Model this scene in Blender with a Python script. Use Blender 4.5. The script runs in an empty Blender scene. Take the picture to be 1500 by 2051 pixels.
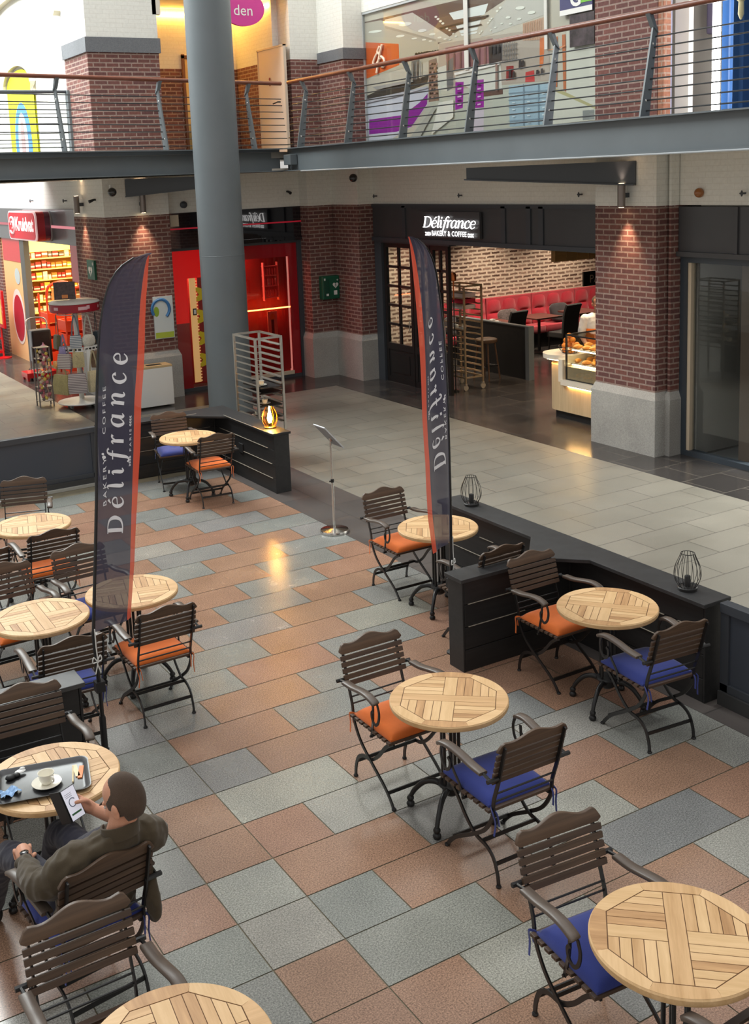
import bpy, bmesh, math, random
from mathutils import Vector, Matrix
PI = math.pi
scene = bpy.context.scene
COL = scene.collection
rnd = random.Random(7)

def lin(*c):
    return tuple((((x/255+.055)/1.055)**2.4 if x > 10.3 else x/255/12.92) for x in c[:3])

# ------------------------------------------------------------------ mesh builder
class MB:
    def __init__(s):
        s.v = []; s.f = []; s.m = []; s.M = Matrix.Identity(4); s.cols = None
    def at(s, x=0, y=0, z=0, rz=0, rx=0, ry=0):
        s.M = Matrix.Translation((x, y, z)) @ Matrix.Rotation(rz, 4, 'Z') @ Matrix.Rotation(ry, 4, 'Y') @ Matrix.Rotation(rx, 4, 'X')
        return s
    def addv(s, p):
        s.v.append(tuple(s.M @ Vector(p))); return len(s.v)-1
    def face(s, idx, m=0):
        s.f.append(tuple(idx)); s.m.append(m)
    def poly(s, pts, m=0):
        s.face([s.addv(p) for p in pts], m)
    def box(s, x0, y0, z0, x1, y1, z1, m=0):
        a = [s.addv(p) for p in ((x0,y0,z0),(x1,y0,z0),(x1,y1,z0),(x0,y1,z0),(x0,y0,z1),(x1,y0,z1),(x1,y1,z1),(x0,y1,z1))]
        for q in ((0,3,2,1),(4,5,6,7),(0,1,5,4),(1,2,6,5),(2,3,7,6),(3,0,4,7)):
            s.face([a[i] for i in q], m)
        return s
    def cbox(s, c, d, m=0):
        return s.box(c[0]-d[0]/2, c[1]-d[1]/2, c[2]-d[2]/2, c[0]+d[0]/2, c[1]+d[1]/2, c[2]+d[2]/2, m)
    def _frames(s, pts, closed, up):
        P = [Vector(p) for p in pts]; n = len(P); out = []
        prev = None
        for i in range(n):
            if closed: t = P[(i+1) % n]-P[i-1]
            else: t = P[min(i+1, n-1)]-P[max(i-1, 0)]
            t = t.normalized() if t.length > 1e-9 else Vector((0,0,1))
            if up is not None:
                a = Vector(up)-t*t.dot(Vector(up))
                if a.length < 1e-4: a = t.orthogonal()
                a.normalize()
            elif prev is None:
                a = t.orthogonal().normalized()
            else:
                a = prev-t*t.dot(prev)
                a = a.normalized() if a.length > 1e-6 else t.orthogonal().normalized()
            prev = a
            out.append((P[i], a, t.cross(a)))
        return out
    def sweep(s, pts, prof, closed=False, up=None, m=0, caps=True):
        """prof(i) -> list of (a, b) offsets"""
        fr = s._frames(pts, closed, up); rings = []
        for i, (p, a, b) in enumerate(fr):
            rings.append([s.addv(p+a*u+b*w) for u, w in prof(i)])
        k = len(rings[0]); n = len(rings)
        for i in range(n if closed else n-1):
            r0, r1 = rings[i], rings[(i+1) % n]
            for j in range(k):
                s.face((r0[j], r0[(j+1) % k], r1[(j+1) % k], r1[j]), m)
        if caps and not closed:
            s.face(rings[0][::-1], m); s.face(rings[-1], m)
        return s
    def tube(s, pts, r, n=8, closed=False, m=0, caps=True):
        rr = r if isinstance(r, (list, tuple)) else [r]*len(pts)
        cs = [(math.cos(2*PI*j/n), math.sin(2*PI*j/n)) for j in range(n)]
        return s.sweep(pts, lambda i: [(rr[i]*c, rr[i]*d) for c, d in cs], closed, None, m, caps)
    def bar(s, pts, w, t, up=(0,0,1), closed=False, m=0):
        """flat bar: t along up, w across"""
        return s.sweep(pts, lambda i: [(-t/2,-w/2),(t/2,-w/2),(t/2,w/2),(-t/2,w/2)], closed, up, m)
    def lathe(s, prof, n=24, c=(0,0,0), m=0, a0=0, a1=2*PI, capb=True, capt=True):
        full = abs(a1-a0-2*PI) < 1e-6
        k = n if full else n+1
        rings = []
        for r, z in prof:
            rings.append([s.addv((c[0]+r*math.cos(a0+(a1-a0)*j/n), c[1]+r*math.sin(a0+(a1-a0)*j/n), c[2]+z)) for j in range(k)])
        for i in range(len(rings)-1):
            for j in range(k if full else k-1):
                s.face((rings[i][j], rings[i][(j+1) % k], rings[i+1][(j+1) % k], rings[i+1][j]), m)
        if capb and prof[0][0] > 1e-5: s.face(rings[0][::-1], m)
        if capt and prof[-1][0] > 1e-5: s.face(rings[-1], m)
        return s
    def prism(s, poly, z0, z1, m=0, mtop=None):
        a = [s.addv((x, y, z0)) for x, y in poly]; b = [s.addv((x, y, z1)) for x, y in poly]
        n = len(poly)
        for i in range(n):
            s.face((a[i], a[(i+1) % n], b[(i+1) % n], b[i]), m)
        s.face(a[::-1], m); s.face(b, m if mtop is None else mtop)
        return s
    def ell(s, c, d, n=16, k=10, m=0, e=1.0):
        rings = []
        for i in range(1, k):
            t = PI*i/k-PI/2
            ct = abs(math.cos(t))**e; st = math.copysign(abs(math.sin(t))**e, math.sin(t))
            ring = []
            for j in range(n):
                p = 2*PI*j/n
                cx = math.copysign(abs(math.cos(p))**e, math.cos(p)); sx = math.copysign(abs(math.sin(p))**e, math.sin(p))
                ring.append(s.addv((c[0]+d[0]*ct*cx, c[1]+d[1]*ct*sx, c[2]+d[2]*st)))
            rings.append(ring)
        b = s.addv((c[0], c[1], c[2]-d[2])); t = s.addv((c[0], c[1], c[2]+d[2]))
        for i in range(len(rings)-1):
            for j in range(n):
                s.face((rings[i][j], rings[i][(j+1) % n], rings[i+1][(j+1) % n], rings[i+1][j]), m)
        for j in range(n):
            s.face((b, rings[0][(j+1) % n], rings[0][j]), m); s.face((t, rings[-1][j], rings[-1][(j+1) % n]), m)
        return s
    def mesh(s, name, mats, smooth=None, bevel=0):
        me = bpy.data.meshes.new(name)
        me.from_pydata(s.v, [], s.f)
        for mt in (mats if isinstance(mats, (list, tuple)) else [mats]): me.materials.append(mt)
        me.polygons.foreach_set('material_index', s.m)
        bm = bmesh.new(); bm.from_mesh(me)
        bmesh.ops.recalc_face_normals(bm, faces=bm.faces)
        if bevel:
            ed = [e for e in bm.edges if e.is_manifold and e.calc_face_angle(0) > .6]
            bmesh.ops.bevel(bm, geom=ed, offset=bevel, segments=2, affect='EDGES', profile=.6, clamp_overlap=True)
        bm.to_mesh(me); bm.free()
        if smooth is not None:
            me.polygons.foreach_set('use_smooth', [True]*len(me.polygons))
            me.set_sharp_from_angle(angle=math.radians(smooth))
        me.update()
        return me
    def build(s, name, mats, parent=None, smooth=None, bevel=0, label=None):
        o = bpy.data.objects.new(name, s.mesh(name, mats, smooth, bevel))
        COL.objects.link(o)
        if parent is not None: o.parent = parent
        if label: o['label'] = label
        return o

def smoothpath(pts, k=6, closed=False):
    P = [Vector(p) for p in pts]; n = len(P); out = []
    for i in range(n if closed else n-1):
        if closed: a, b, c, d = P[i-1], P[i], P[(i+1) % n], P[(i+2) % n]
        else: a, b, c, d = P[max(i-1, 0)], P[i], P[i+1], P[min(i+2, n-1)]
        for j in range(k):
            t = j/k
            out.append(.5*((2*b)+(c-a)*t+(2*a-5*b+4*c-d)*t*t+(3*b-a-3*c+d)*t**3))
    if not closed: out.append(P[-1])
    return out

def tag(o, label, cat, group=None, kind=None):
    o['label'] = label; o['category'] = cat
    if group: o['group'] = group
    if kind: o['kind'] = kind
    return o
def thing(name, label, cat, loc=(0,0,0), rz=0, group=None):
    o = bpy.data.objects.new(name, None); COL.objects.link(o); o.empty_display_size = .1
    o.location = loc; o.rotation_euler = (0, 0, rz)
    return tag(o, label, cat, group)
def place(o, loc=(0,0,0), rz=0):
    o.location = loc; o.rotation_euler = (0, 0, rz); return o
def struct(name, mb, mats, smooth=None, bevel=0):
    o = mb.build(name, mats, None, smooth, bevel); o['kind'] = 'structure'; return o
def dup(root, loc, rz=0, label=None, group=None):
    r = root.copy(); COL.objects.link(r); r.location = loc; r.rotation_euler = (0, 0, rz)
    if label: r['label'] = label
    if group: r['group'] = group
    for ch in list(root.children):
        c = ch.copy(); COL.objects.link(c); c.parent = r
        for g in list(ch.children):
            d = g.copy(); COL.objects.link(d); d.parent = c
    return r

# ------------------------------------------------------------------ materials
class NT:
    def __init__(s, name):
        s.mat = bpy.data.materials.new(name); s.mat.use_nodes = True
        s.t = s.mat.node_tree; s.t.nodes.clear()
        s.out = s.n('ShaderNodeOutputMaterial')
        s.b = s.n('ShaderNodeBsdfPrincipled'); s.l(s.b.outputs[0], s.out.inputs[0])
    def n(s, typ, **kw):
        nd = s.t.nodes.new(typ)
        for k, v in kw.items():
            if hasattr(nd, k): setattr(nd, k, v)
            else: nd.inputs[k].default_value = v
        return nd
    def l(s, a, b): s.t.links.new(a, b)
    def col(s, c): s.b.inputs['Base Color'].default_value = (*c, 1)
    def mix(s, fac, a, b, mode='MIX'):
        m = s.n('ShaderNodeMix', data_type='RGBA', blend_type=mode)
        for sock, v in ((m.inputs[0], fac), (m.inputs[6], a), (m.inputs[7], b)):
            if hasattr(v, 'is_linked'): s.l(v, sock)
            elif isinstance(v, (int, float)): sock.default_value = v
            else: sock.default_value = (*v[:3], 1)
        return m.outputs[2]
    def ramp(s, fac, stops):
        r = s.n('ShaderNodeValToRGB'); s.l(fac, r.inputs[0])
        e = r.color_ramp.elements
        while len(e) < len(stops): e.new(.5)
        for x, (p, c) in zip(e, stops):
            x.position = p; x.color = (*c, 1) if len(c) == 3 else c
        return r.outputs[0]
    def noise(s, scale, vec=None, detail=3, rough=.55):
        nd = s.n('ShaderNodeTexNoise'); nd.inputs['Scale'].default_value = scale
        nd.inputs['Detail'].default_value = detail; nd.inputs['Roughness'].default_value = rough
        if vec is not None: s.l(vec, nd.inputs['Vector'])
        return nd.outputs[0]
    def pos(s, sx=1, sy=1, sz=1, obj=False):
        if obj: src = s.n('ShaderNodeTexCoord').outputs['Object']
        else: src = s.n('ShaderNodeNewGeometry').outputs['Position']
        mp = s.n('ShaderNodeMapping'); s.l(src, mp.inputs[0]); mp.inputs['Scale'].default_value = (sx, sy, sz)
        return mp.outputs[0]
    def bump(s, h, strength=.3, dist=.01):
        bp = s.n('ShaderNodeBump'); bp.inputs['Strength'].default_value = strength; bp.inputs['Distance'].default_value = dist
        s.l(h, bp.inputs['Height']); s.l(bp.outputs[0], s.b.inputs['Normal'])

def mat(name, c, rough=.5, metal=0, spec=.5, var=0, scale=8, bump=0, bscale=60, coat=0, obj=True, emit=None, es=0):
    t = NT(name); t.col(c); b = t.b.inputs
    b['Roughness'].default_value = rough; b['Metallic'].default_value = metal; b['Specular IOR Level'].default_value = spec
    b['Coat Weight'].default_value = coat
    if var:
        n = t.noise(scale, t.pos(obj=obj), 4)
        k = t.ramp(n, [(.3, tuple(x*(1-var) for x in c)), (.7, tuple(min(1, x*(1+var)) for x in c))])
        t.l(k, b['Base Color'])
    if bump:
        t.bump(t.noise(bscale, t.pos(obj=obj), 3), bump)
    if emit:
        b['Emission Color'].default_value = (*emit, 1); b['Emission Strength'].default_value = es
    return t.mat
def emission(name, c, s):
    t = NT(name); e = t.n('ShaderNodeEmission'); e.inputs[0].default_value = (*c, 1); e.inputs[1].default_value = s
    t.l(e.outputs[0], t.out.inputs[0]); return t.mat
def wood(name, c1, c2, rough=.5, sc=(3, 60, 60), axis=0, spec=.5, coat=0):
    t = NT(name)
    s = [sc[1]]*3; s[axis] = sc[0]
    v = t.pos(*s, obj=True)
    n = t.noise(1, v, 5, .6)
    w = t.noise(.35, v, 2)
    m = t.mix(.5, n, w)
    t.l(t.ramp(m, [(.3, c1), (.68, c2)]), t.b.inputs['Base Color'])
    t.b.inputs['Roughness'].default_value = rough; t.b.inputs['Specular IOR Level'].default_value = spec; t.b.inputs['Coat Weight'].default_value = coat
    t.bump(n, .12, .004); return t.mat
def brick(name, c1, c2, cm, bw=.22, bh=.071, mort=.011, rough=.8, bump=.5, sep=1.0, wob=0, spec=.3, offy=0, grime=.55):
    t = NT(name)
    g = t.n('ShaderNodeNewGeometry'); sx = t.n('ShaderNodeSeparateXYZ'); t.l(g.outputs['Position'], sx.inputs[0])
    a = t.n('ShaderNodeMath', operation='ADD'); t.l(sx.outputs[0], a.inputs[0]); t.l(sx.outputs[1], a.inputs[1])
    cb = t.n('ShaderNodeCombineXYZ'); t.l(a.outputs[0], cb.inputs[0])
    a2 = t.n('ShaderNodeMath', operation='ADD'); t.l(sx.outputs[2], a2.inputs[0]); a2.inputs[1].default_value = offy
    t.l(a2.outputs[0], cb.inputs[1])
    vec = cb.outputs[0]
    if wob:
        nz = t.n('ShaderNodeTexNoise'); nz.inputs['Scale'].default_value = 9; t.l(vec, nz.inputs['Vector'])
        vm = t.n('ShaderNodeVectorMath', operation='MULTIPLY_ADD'); t.l(nz.outputs[1], vm.inputs[0])
        vm.inputs[1].default_value = (wob, wob, 0); t.l(vec, vm.inputs[2]); vec = vm.outputs[0]
    br = t.n('ShaderNodeTexBrick'); t.l(vec, br.inputs['Vector'])
    br.inputs['Color1'].default_value = (*c1, 1); br.inputs['Color2'].default_value = (*c2, 1); br.inputs['Mortar'].default_value = (*cm, 1)
    br.inputs['Scale'].default_value = 1; br.inputs['Brick Width'].default_value = bw; br.inputs['Row Height'].default_value = bh
    br.inputs['Mortar Size'].default_value = mort; br.inputs['Mortar Smooth'].default_value = .15; br.inputs['Bias'].default_value = 0
    n = t.noise(22, vec, 4)
    c = t.mix(grime, br.outputs[0], t.ramp(n, [(.3, (.45,.45,.45)), (.7, (1,1,1))]), 'MULTIPLY')
    t.l(c, t.b.inputs['Base Color'])
    t.b.inputs['Roughness'].default_value = rough; t.b.inputs['Specular IOR Level'].default_value = spec
    inv = t.n('ShaderNodeMath', operation='SUBTRACT'); inv.inputs[0].default_value = 1; t.l(br.outputs[1], inv.inputs[1])
    t.bump(inv.outputs[0], bump, .008); return t.mat
def stone(name, c1, c2, scale=180, rough=.6, spec=.4, big=1.2, bump=.1):
    t = NT(name); v = t.pos()
    f = t.noise(scale, v, 2, .7); b = t.noise(big, v, 4)
    m = t.mix(.45, f, b)
    t.l(t.ramp(m, [(.36, c1), (.64, c2)]), t.b.inputs['Base Color'])
    t.b.inputs['Roughness'].default_value = rough; t.b.inputs['Specular IOR Level'].default_value = spec
    t.bump(f, bump, .003); return t.mat
def paving(name, c1, c2, cm, bw, bh, mort=.006, rough=.5, spec=.5, ox=0, oy=0, sp=160, coat=0, sw=False):
    t = NT(name)
    v = t.pos()
    mp = t.n('ShaderNodeMapping'); t.l(v, mp.inputs[0]); mp.inputs['Location'].default_value = (ox, oy, 0)
    if sw: mp.inputs['Rotation'].default_value = (0, 0, PI/2)
    br = t.n('ShaderNodeTexBrick'); t.l(mp.outputs[0], br.inputs['Vector'])
    br.inputs['Color1'].default_value = (*c1, 1); br.inputs['Color2'].default_value = (*c2, 1); br.inputs['Mortar'].default_value = (*cm, 1)
    br.inputs['Scale'].default_value = 1; br.inputs['Brick Width'].default_value = bw; br.inputs['Row Height'].default_value = bh
    br.inputs['Mortar Size'].default_value = mort; br.inputs['Bias'].default_value = 0
    n = t.noise(sp, v, 2, .7)
    b = t.noise(1.3, v, 4)
    c = t.mix(.6, br.outputs[0], t.ramp(t.mix(.35, n, b), [(.35, (.62,.62,.62)), (.65, (1,1,1))]), 'MULTIPLY')
    t.l(c, t.b.inputs['Base Color'])
    t.l(t.ramp(b, [(.3, (rough*.75,)*3), (.7, (min(1, rough*1.2),)*3)]), t.b.inputs['Roughness'])
    t.b.inputs['Specular IOR Level'].default_value = spec
    return t.mat
def glass(name, tint=(1,1,1), alpha=.12, rough=.02):
    t = NT(name)
    tr = t.n('ShaderNodeBsdfTransparent'); tr.inputs[0].default_value = (*tint, 1)
    gl = t.n('ShaderNodeBsdfGlossy'); gl.inputs['Roughness'].default_value = rough; gl.inputs[0].default_value = (1,1,1,1)
    lw = t.n('ShaderNodeLayerWeight'); lw.inputs[0].default_value = .5
    pw = t.n('ShaderNodeMath', operation='POWER'); t.l(lw.outputs[1], pw.inputs[0]); pw.inputs[1].default_value = 4.5
    ad = t.n('ShaderNodeMath', operation='MULTIPLY_ADD'); t.l(pw.outputs[0], ad.inputs[0]); ad.inputs[1].default_value = .9; ad.inputs[2].default_value = alpha*.5
    ad.use_clamp = True
    mx = t.n('ShaderNodeMixShader'); t.l(ad.outputs[0], mx.inputs[0]); t.l(tr.outputs[0], mx.inputs[1]); t.l(gl.outputs[0], mx.inputs[2])
    t.l(mx.outputs[0], t.out.inputs[0]); return t.mat
def fabric(name, c, rough=.9, scale=420, var=.15, sheen=.3, bump=.15):
    t = NT(name); v = t.pos(obj=True)
    n = t.noise(scale, v, 2); b = t.noise(6, v, 3)
    t.l(t.ramp(t.mix(.5, n, b), [(.3, tuple(x*(1-var) for x in c)), (.7, tuple(min(1, x*(1+var)) for x in c))]), t.b.inputs['Base Color'])
    t.b.inputs['Roughness'].default_value = rough; t.b.inputs['Sheen Weight'].default_value = sheen; t.b.inputs['Specular IOR Level'].default_value = .2
    t.bump(n, bump, .002); return t.mat

M = {}
M['brick'] = brick('red_brick', lin(128,84,76), lin(106,72,70), lin(160,138,128))
M['whitebrick'] = brick('white_painted_brick', lin(230,229,222), lin(228,227,220), lin(221,219,211), mort=.005, bump=.2, rough=.6, grime=.16)
M['oldbrick'] = brick('whitewashed_old_brick', lin(92,68,58), lin(168,142,126), lin(226,208,190), bw=.24, bh=.08, mort=.022, wob=.045, bump=.6)
M['bluestone'] = stone('grey_stone', lin(148,146,142), lin(182,180,174), 70, .75, .3)
M['darkstone'] = stone('dark_grey_stone', lin(96,98,102), lin(118,120,124), 60, .7, .3)
M['promenade'] = paving('light_granite_paving', lin(138,133,122), lin(127,123,113), lin(96,92,85), .84, .42, .006, .42, .5, .1, .05)
M['darkfloor'] = paving('dark_polished_paving', lin(70,66,64), lin(56,53,52), lin(100,94,87), .6, .6, .007, .2, .55)
M['strip'] = paving('dark_border_paving', lin(92,84,80), lin(80,76,74), lin(64,60,58), .9, .55, .006, .4, .5, sw=True)
M['steel_grey'] = mat('grey_painted_steel', lin(102,109,113), .42, spec=.5, var=.05, scale=2)
M['steel_dark'] = mat('dark_grey_painted_steel', lin(62,66,72), .4, spec=.5)
M['charcoal'] = mat('charcoal_panel', lin(66,66,69), .4, spec=.5, var=.06, scale=2)
M['black_metal'] = mat('black_painted_metal', lin(30,29,29), .38, spec=.5)
M['black'] = mat('matt_black', lin(26,26,27), .55)
M['blackwood'] = wood('black_stained_wood', lin(24,24,25), lin(40,39,39), .5, (4, 40, 40), spec=.5)
M['blackwood_y'] = wood('black_stained_wood_long', lin(24,24,25), lin(40,39,39), .5, (4, 40, 40), axis=1, spec=.5)
M['scuff'] = mat('bare_wood_scuff', lin(150,140,126), .8, var=.3, scale=40)
M['slat'] = wood('brown_varnished_slat', lin(68,52,40), lin(100,78,60), .5, (4, 70, 70), spec=.5)
M['slat2'] = wood('dark_brown_varnished_slat', lin(60,46,37), lin(88,68,54), .5, (4, 70, 70), spec=.5)
M['arm'] = wood('grey_brown_armrest', lin(74,62,54), lin(104,92,82), .42, (4, 60, 60), axis=1)
for i, (a, b) in enumerate([((186,144,96),(222,182,134)), ((204,164,114),(230,194,146)), ((168,126,84),(210,166,118)), ((212,172,124),(234,198,150))]):
    M['teak%d' % i] = wood('light_teak_%d' % i, lin(*a), lin(*b), .5, (5, 60, 60), spec=.35)
    M['teaky%d' % i] = wood('light_teak_across_%d' % i, lin(*a), lin(*b), .5, (5, 60, 60), axis=1, spec=.35)
M['groove'] = mat('dark_groove', lin(104,70,42), .8)
M['orange'] = fabric('orange_cushion_fabric', lin(232,118,50))
M['blue'] = fabric('blue_cushion_fabric', lin(54,66,138))
M['chrome'] = mat('brushed_stainless', lin(214,212,208), .16, 1.0)
M['steelrail'] = mat('stainless_rack', lin(176,172,166), .35, 1.0)
M['rail'] = wood('varnished_handrail', lin(98,52,36), lin(128,72,50), .45, (2, 30, 30), coat=.1)
M['wire'] = mat('dark_steel_wire', lin(70,72,74), .4, .6)
M['white'] = mat('white_lacquer', lin(226,226,222), .4)
M['ceramic'] = mat('white_ceramic', lin(240,236,222), .2, coat=.4)
M['beige'] = mat('beige_paint', lin(206,190,166), .6)
M['soffit'] = mat('soffit_plaster', lin(214,206,192), .8, var=.04, scale=3)
M['green'] = mat('safety_green', lin(16,86,62), .45)
M['greendark'] = mat('dark_green_cabinet', lin(16,70,54), .4)
M['red'] = mat('red_gloss_panel', lin(206,20,26), .25, coat=.4)
M['redsign'] = mat('red_sign_face', lin(196,30,44), .35, emit=lin(196,30,44), es=.25)
M['crimson'] = mat('crimson_band', lin(158,28,44), .4)
M['glass'] = glass('clear_glass', (.96,.98,.97), .06)
M['tglass'] = glass('grey_shop_glass', (.86,.88,.88), .08)
# ------------------------------------------------------------------ terrace floor: one quad per slab, each with its own stone colour
def tilemat():
    t = NT('terrace_granite')
    at = t.n('ShaderNodeAttribute', attribute_name='slab'); 
    v = t.pos()
    f = t.noise(115, v, 3, .85); b = t.noise(2.2, v, 5, .6)
    g = t.ramp(f, [(.34, (.36,.36,.36)), (.5, (.86,.86,.86)), (.66, (1.42,1.42,1.40))])
    c = t.mix(1, at.outputs[0], g, 'MULTIPLY')
    c = t.mix(.55, c, t.ramp(b, [(.25, (.70,.70,.72)), (.7, (1.1,1.1,1.08))]), 'MULTIPLY')
    t.l(c, t.b.inputs['Base Color'])
    t.l(t.ramp(b, [(.3, (.19,)*3), (.75, (.31,)*3)]), t.b.inputs['Roughness'])
    t.b.inputs['Specular IOR Level'].default_value = .5
    t.bump(f, .02, .001)
    return t.mat
PINK = lin(166,130,108); PINK2 = lin(156,125,107); GREY = lin(144,144,139); GREYD = lin(134,136,134); LIGHT = lin(164,162,152)
X0, Y0, UX, UY = 2.421, 6.764, .4075, .4
TILES = {(-17, 1):'P', (-17, 3):'P', (-17, 5):'G', (-17, 7):'G', (-16, 0):'P', (-16, 2):'G', (-16, 4):'G', (-16, 6):'G', (-15, 1):'G', (-15, 3):'P', (-15, 5):'G', (-15, 7):'P', (-14, 0):'G', (-14, 2):'P', (-14, 4):'P', (-14, 6):'P', (-13, 1):'P', (-13, 3):'G', (-13, 5):'P', (-13, 7):'G', (-12, 0):'P', (-12, 2):'P', (-12, 4):'G', (-12, 6):'P', (-11, 1):'G', (-11, 3):'P', (-11, 5):'G', (-11, 7):'P', (-10, 2):'L', (-10, 4):'P', (-10, 6):'G', (-9, 1):'P', (-9, 3):'G', (-9, 5):'P', (-9, 7):'G', (-8, 2):'G', (-8, 4):'P', (-8, 6):'G', (-7, 1):'G', (-7, 3):'P', (-7, 5):'G', (-7, 7):'P', (-6, 0):'P', (-6, 2):'P', (-6, 4):'G', (-6, 6):'P', (-5, 1):'P', (-5, 3):'G', (-5, 5):'P', (-5, 7):'G', (-4, 0):'P', (-4, 2):'G', (-4, 4):'P', (-4, 6):'G', (-3, -1):'G', (-3, 1):'G', (-3, 3):'P', (-3, 5):'L', (-3, 7):'P', (-2, -2):'P', (-2, 0):'G', (-2, 2):'P', (-2, 4):'G', (-2, 6):'P', (-1, -1):'G', (-1, 0):'G', (-1, 1):'P', (-1, 3):'G', (-1, 5):'P', (-1, 7):'P', (0, -2):'P', (0, -1):'G', (0, 0):'P', (0, 2):'G', (0, 4):'P', (0, 6):'P', (1, -1):'G', (1, 0):'D', (1, 1):'Q', (1, 3):'G', (1, 5):'P', (1, 7):'P', (2, -2):'G', (2, -1):'P', (2, 0):'L', (2, 2):'P', (2, 4):'G', (2, 6):'P', (3, -3):'G', (3, -1):'P', (3, 0):'P', (3, 1):'L', (3, 3):'G', (3, 5):'L', (3, 7):'P', (4, -2):'P', (4, -1):'L', (4, 0):'P', (4, 2):'G', (4, 4):'P', (4, 6):'G', (5, -3):'G', (5, -1):'L', (5, 0):'G', (5, 1):'P', (5, 3):'L', (5, 5):'P', (5, 7):'G', (6, -2):'G', (6, -1):'P', (6, 0):'G', (6, 2):'P', (6, 4):'D', (6, 6):'P', (7, -1):'P', (7, 0):'P', (7, 1):'L', (7, 3):'P', (7, 5):'L', (8, 0):'P', (8, 2):'G', (8, 4):'P'}
def terrace():
    r = random.Random(3)
    v = []; f = []; cols = []
    def add(xa, xb, ya, yb, c):
        g = .0035
        i = len(v)
        v.extend([(xa+g, ya+g, 0), (xb-g, ya+g, 0), (xb-g, yb-g, 0), (xa+g, yb-g, 0)])
        f.append((i, i+1, i+2, i+3)); cols.append(c)
    XR = 5.66
    for k in range(-17, 15):
        yb = Y0-k*UY; ya = yb-UY
        if yb > 13.55: continue
        if k < -1:
            st = [i for i in range(-8, 10) if (i-k) % 2 == 0]
        else:
            st = [i for i in range(-8, 0) if (i == -1 or i < -1 and (i-k) % 2 == 0)]+[i for i in range(0, 10) if i == 0 or (i-k) % 2 == 0]
        for a, i in enumerate(st):
            j = st[a+1] if a+1 < len(st) else i+2
            xa, xb = X0+i*UX, min(X0+j*UX, XR)
            if xa >= XR: continue
            t = TILES.get((k, i))
            if t is None: t = 'PG'[(i*7+k*13+(i*k) % 5) % 3 == 0] if r.random() < .9 else 'L'
            base = {'P': PINK, 'Q': PINK2, 'G': GREY, 'D': GREYD, 'L': LIGHT}[t]
            q = 1+(r.random()-.5)*.14
            c = tuple(min(1, x*q*(1+(r.random()-.5)*.05)) for x in base)
            add(xa, xb, ya, min(yb, 13.55), c)
    me = bpy.data.meshes.new('floor_terrace')
    n = len(f)
    # grout bed
    i = len(v); v.extend([(X0-8*UX, .9, -.004), (XR, .9, -.004), (XR, 13.55, -.004), (X0-8*UX, 13.55, -.004)]); f.append((i, i+1, i+2, i+3))
    me.from_pydata(v, [], f)
    me.materials.append(tilemat()); me.materials.append(mat('grout', lin(120,112,92), .9, var=.15, scale=9, obj=False))
    at = me.attributes.new('slab', 'FLOAT_COLOR', 'FACE')
    for k, c in enumerate(cols+[(.1,.1,.1)]): at.data[k].color = (*c, 1)
    me.polygons[n].material_index = 1
    o = bpy.data.objects.new('floor_terrace', me); COL.objects.link(o); o['kind'] = 'structure'
terrace()

def rect(name, rs, m, z=0):
    b = MB()
    for x0, y0, x1, y1 in rs: b.box(x0, y0, z-.05, x1, y1, z)
    return struct(name, b, m)
rect('floor_border', [(5.66, .9, 6.5, 13.55)], M['strip'])
rect('floor_promenade', [(6.5, .9, 9.83, 13.55), (-4, 13.55, 9.83, 17.12), (-4, 17.12, 5.3, 40)], M['promenade'])
rect('floor_shopfront', [(9.83, .9, 19.2, 18.5), (5.3, 17.12, 9.83, 40)], M['darkfloor'])

# ------------------------------------------------------------------ ground-level walls and piers
ZB, ZW, ZS = .83, 3.22, 3.86       # stone plinth top, brick top, soffit
def pier(name, x0, y0, x1, y1, zt=ZS, up=None):
    b = MB()
    b.box(x0, y0, ZB, x1, y1, ZW, 0); b.box(x0, y0, ZW, x1, y1, zt, 1)
    o = .045
    b.box(x0-o, y0-o, 0, x1+o, y1+o, ZB-.09, 2)
    # chamfered head of the plinth
    a = [(x0-o, y0-o), (x1+o, y0-o), (x1+o, y1+o), (x0-o, y1+o)]; c = [(x0-.004, y0-.004), (x1+.004, y0-.004), (x1+.004, y1+.004), (x0-.004, y1+.004)]
    lo = [b.addv((*p, ZB-.09)) for p in a]; hi = [b.addv((*p, ZB+.01)) for p in c]
    for i in range(4): b.face((lo[i], lo[(i+1) % 4], hi[(i+1) % 4], hi[i]), 2)
    b.face(hi, 2)
    return struct(name, b, [M['brick'], M['whitebrick'], M['bluestone']])
pier('wall_pier_front', 10.48, 10.04, 10.95, 11.12)
pier('wall_pier_step', 10.66, 9.96, 10.95, 10.0)
pier('wall_pier_corner', 10.48, 17.2, 10.95, 18.12)
pier('wall_pier_return', 9.95, 18.1, 10.47, 18.7)
pier('wall_pier_passage', 6.1, 18.2, 7.26, 19.9)
b = MB()      # painted brick band above the shop fascias
b.box(10.80, 11.12, ZW, 10.95, 17.2, ZS); b.box(10.80, 2, ZW, 10.95, 9.95, ZS)
b.box(7.26, 18.42, ZW, 9.95, 18.6, ZS)
b.box(6.2, 19.9, 3.34, 6.4, 34, 4.4)
struct('wall_upper_band', b, M['whitebrick'])
b = MB(); b.box(9.3, 2, ZS, 11, 17.6, ZS+.06); b.box(-1, 17.6, ZS, 11, 20.2, ZS+.06)
b.poly([(-1, 15.45, ZS), (4.1, 16.4, ZS), (9.3, 17.5, ZS), (9.3, 17.6, ZS), (-1, 17.6, ZS)])
struct('ceiling_gallery_soffit', b, M['soffit'])
b = MB(); b.box(9.3, 2, 4.1, 11.0, 17.6, 4.2); b.box(-1, 17.6, 4.1, 13, 22, 4.2)
b.poly([(-1, 15.5, 4.2), (4.1, 16.45, 4.2), (9.3, 17.5, 4.2), (9.3, 17.6, 4.2), (-1, 17.6, 4.2)])
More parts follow.
